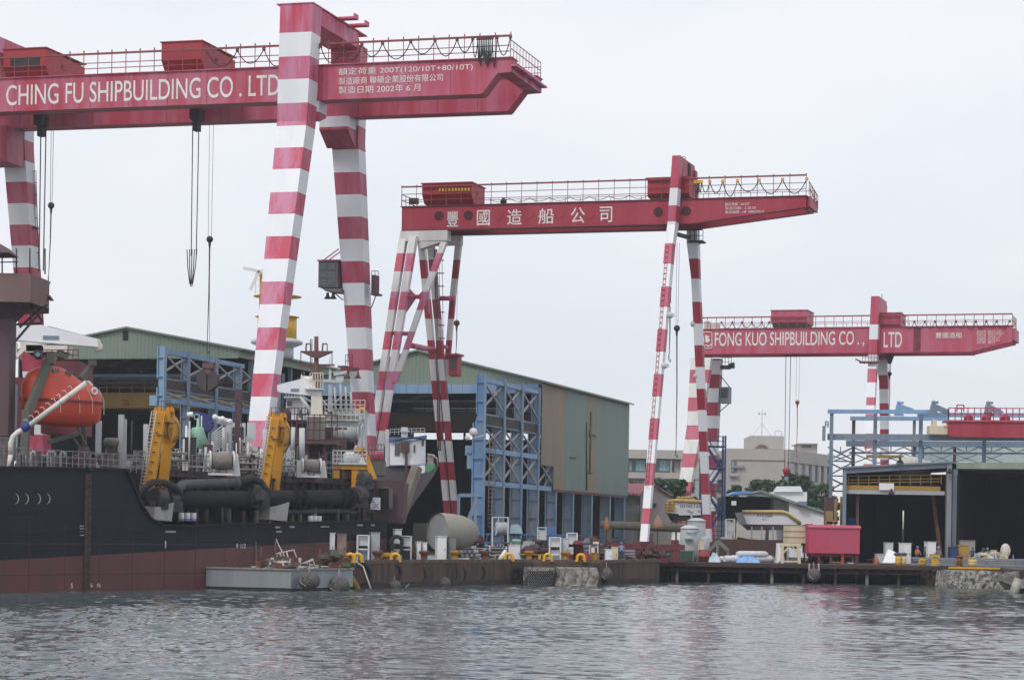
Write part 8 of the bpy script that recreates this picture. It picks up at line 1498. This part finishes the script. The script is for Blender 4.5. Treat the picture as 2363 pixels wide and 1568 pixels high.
# ============================================================ people
SKIN = M('skin', (.42, .24, .17)); SHOE = M('shoe', (.03, .03, .03))
def person(q, face, shirt, trousers, helmet, label, bend=0., arms=0.):
    V = []; Ed = []; C_ = []
    def v(p, r, c, par=None): V.append((Vector(p), r)); C_.append(c); i = len(V) - 1; (Ed.append((par, i)) if par is not None else None); return i
    def bt(p):
        p = Vector(p); dz, dy = p.z - .95, p.y; cb, sb = math.cos(bend), math.sin(bend); return Vector((p.x, dy * cb - dz * sb, .95 + dz * cb + dy * sb))
    pel = v((0, 0, .95), .135, 1); ch = v(bt((0, .01, 1.22)), .15, 0, pel); nb = v(bt((0, .01, 1.42)), .085, 0, ch); nk = v(bt((0, 0, 1.51)), .055, 2, nb); hd = v(bt((0, -.02, 1.62)), .092, 2, nk); v(bt((0, -.015, 1.71)), .07, 2, hd); v(bt((0, -.125, 1.61)), .016, 2, hd)
    for s_ in (-1, 1):
        v(bt((s_ * .1, 0, 1.62)), .016, 2, hd); sh = v(bt((s_ * .19, .01, 1.40)), .065, 0, nb); s0 = bt((s_ * .19, .01, 1.40))
        el_ = s0 + Vector((s_ * .06, -.02 - arms * .08, -.27)); wr = el_ + Vector((-s_ * .02, -.08 - arms * .18, -.22 + arms * .16)); pa = wr + Vector((0, -.03 - arms * .05, -.07 + arms * .04)); dr = (pa - wr).normalized()
        e = v(el_, .045, 0, sh); w_ = v(wr, .032, 2, e); p_ = v(pa, .034, 2, w_); sd = Vector((s_, 0, 0)).cross(dr).normalized()
        for k, L_ in enumerate((.075, .085, .08, .062)):
            b_ = pa + sd * (k - 1.5) * .021 + dr * .035; f1 = v(b_, .010, 2, p_); f2 = v(b_ + dr * L_ * .55, .0092, 2, f1); v(b_ + dr * L_ * .9 + Vector((-s_ * .018, 0, 0)), .008, 2, f2)
        t1_ = v(wr.lerp(pa, .6) + sd * -.035, .011, 2, p_); v(wr.lerp(pa, .6) + sd * -.05 + dr * .055, .009, 2, t1_)
        hp = v((s_ * .09, 0, .88), .1, 1, pel); kn = v((s_ * .11, -.03 if not bend else -.06, .49), .066, 1, hp); an = v((s_ * .11, .02, .1), .045, 1, kn); v((s_ * .12, -.14, .05), .042, 3, an)
    me = bpy.data.meshes.new('sk'); me.from_pydata([p for p, _ in V], Ed, []); ob = bpy.data.objects.new('sk', me); COL.objects.link(ob); md = ob.modifiers.new('s', 'SKIN'); md.use_smooth_shade = True
    for i, (p, r) in enumerate(V): me.skin_vertices[0].data[i].radius = (r, r)
    for i in range(len(V)): me.skin_vertices[0].data[i].use_root = (i == 0)
    sb_ = ob.modifiers.new('u', 'SUBSURF'); sb_.levels = 1; dg = bpy.context.evaluated_depsgraph_get(); dg.update(); em = ob.evaluated_get(dg).to_mesh()
    vs = [x.co.copy() for x in em.vertices]; fs = [list(f.vertices) for f in em.polygons]; ob.evaluated_get(dg).to_mesh_clear(); bpy.data.objects.remove(ob)
    cz, sz = math.cos(face), math.sin(face); rot = lambda p: Vector((p[0] * cz - p[1] * sz, p[0] * sz + p[1] * cz, p[2])) + q
    t_ = T('person', label, 'person', q, 'workers on the quay'); m = MB()
    for f in fs:
        c = sum((vs[i] for i in f), Vector()) / len(f); bi = min(range(len(V)), key=lambda i: (V[i][0] - c).length - V[i][1]); m.f.append(f); m.m.append(C_[bi]); m.sm.append(True)
    m.v = [tuple(rot(p)) for p in vs]; m.obj('body', [shirt, trousers, SKIN, SHOE], t_)
    hc = V[4][0]; up_ = (V[5][0] - V[4][0]).normalized(); m = MB(); c = hc + up_ * .055; m.lathe([(.165, 0), (.13, .012), (.125, .06), (.1, .115), (.05, .14), (.01, .145)], (0, 0, 0), 14, up_); m.v = [tuple(rot(Vector(p) + c)) for p in m.v]; m.obj('helmet', helmet, t_)
    m = MB(); fw = Vector((0, -1, 0)); fw = (fw - up_ * fw.dot(up_)).normalized(); 
    for s_ in (-1, 1): m.ball(hc + fw * .082 + Vector((s_ * .034, 0, 0)) + up_ * .012, .011, 6)
    m.beam(hc + fw * .085 - up_ * .05 - Vector((.022, 0, 0)), hc + fw * .085 - up_ * .05 + Vector((.022, 0, 0)), .01); m.v = [tuple(rot(p)) for p in m.v]; m.obj('face_detail', M('face_dark', (.08, .04, .035)), t_)
    m = MB(); m.lathe([(.093, -.02), (.1, .03), (.1, .07)], (0, 0, 0), 12, up_); m.v = [tuple(rot(Vector(p) + hc + Vector((0, .02, 0)))) for p in m.v]; m.obj('hair', BLK, t_)
HB = M('helmet_blue', (.06, .22, .50)); NAVY = M('cloth_navy', (.035, .05, .11), (.05, .06, .12), 6)
person(ad(1434, 205.8), R(175), M('cloth_blue', (.14, .26, .46), (.18, .30, .5), 5), NAVY, HB, 'standing worker in a blue shirt and navy trousers seen from behind', arms=.3)
person(ad(2117, 224.5), R(10), M('cloth_orange', (.56, .17, .09), (.48, .14, .08), 5), NAVY, HB, 'worker in an orange shirt and blue helmet facing the water', arms=.7); person(ad(2134, 223), R(80), M('cloth_green', (.07, .10, .09), (.05, .07, .065), 5), M('cloth_dark', (.04, .045, .05)), M('helmet_teal', (.07, .2, .22)), 'worker in dark green seen from the side before the white cabinet', arms=.4)
person(ad(2166, 223.5), R(-30), M('cloth_grey_blue', (.20, .22, .30), (.16, .18, .26), 5), NAVY, M('helmet_pale', (.30, .36, .52)), 'worker in grey blue clothes right of the white cabinet with a hook', arms=.6, bend=R(8)); person(ad(2244, 225.5), R(-20), NAVY, M('cloth_dark', (.04, .045, .05)), M('helmet_purple', (.12, .10, .26)), 'worker in navy with a purple helmet beside the grey box', arms=.7)
person(ad(2262, 225), R(60), M('cloth_black', (.06, .06, .065), (.1, .1, .1), 6), M('cloth_dark', (.04, .045, .05)), M('helmet_grey', (.10, .10, .11)), 'stooping worker in dark clothes next to the purple helmet', arms=.8, bend=R(25)); person(ad(2279, 224), R(-15), M('cloth_camo', (.28, .31, .27), (.16, .19, .16), 9), M('cloth_dark', (.04, .045, .05)), HB, 'worker in a grey patterned shirt and blue helmet bending over the junk pile', arms=.8, bend=R(18))
# ============================================================ haze
m = MB(); m.box((0, 700, 44), (3400, 1500, 100)); hz = m.obj('haze', []); hz['kind'] = 'stuff'
hm = bpy.data.materials.new('haze'); hm.use_nodes = True; t = hm.node_tree; t.nodes.clear(); o_ = t.nodes.new('ShaderNodeOutputMaterial'); pv = t.nodes.new('ShaderNodeVolumePrincipled')
pv.inputs['Color'].default_value = (.86, .93, 1, 1); pv.inputs['Density'].default_value = .00022; pv.inputs['Anisotropy'].default_value = .2; t.links.new(pv.outputs[0], o_.inputs['Volume']); hz.data.materials.append(hm)
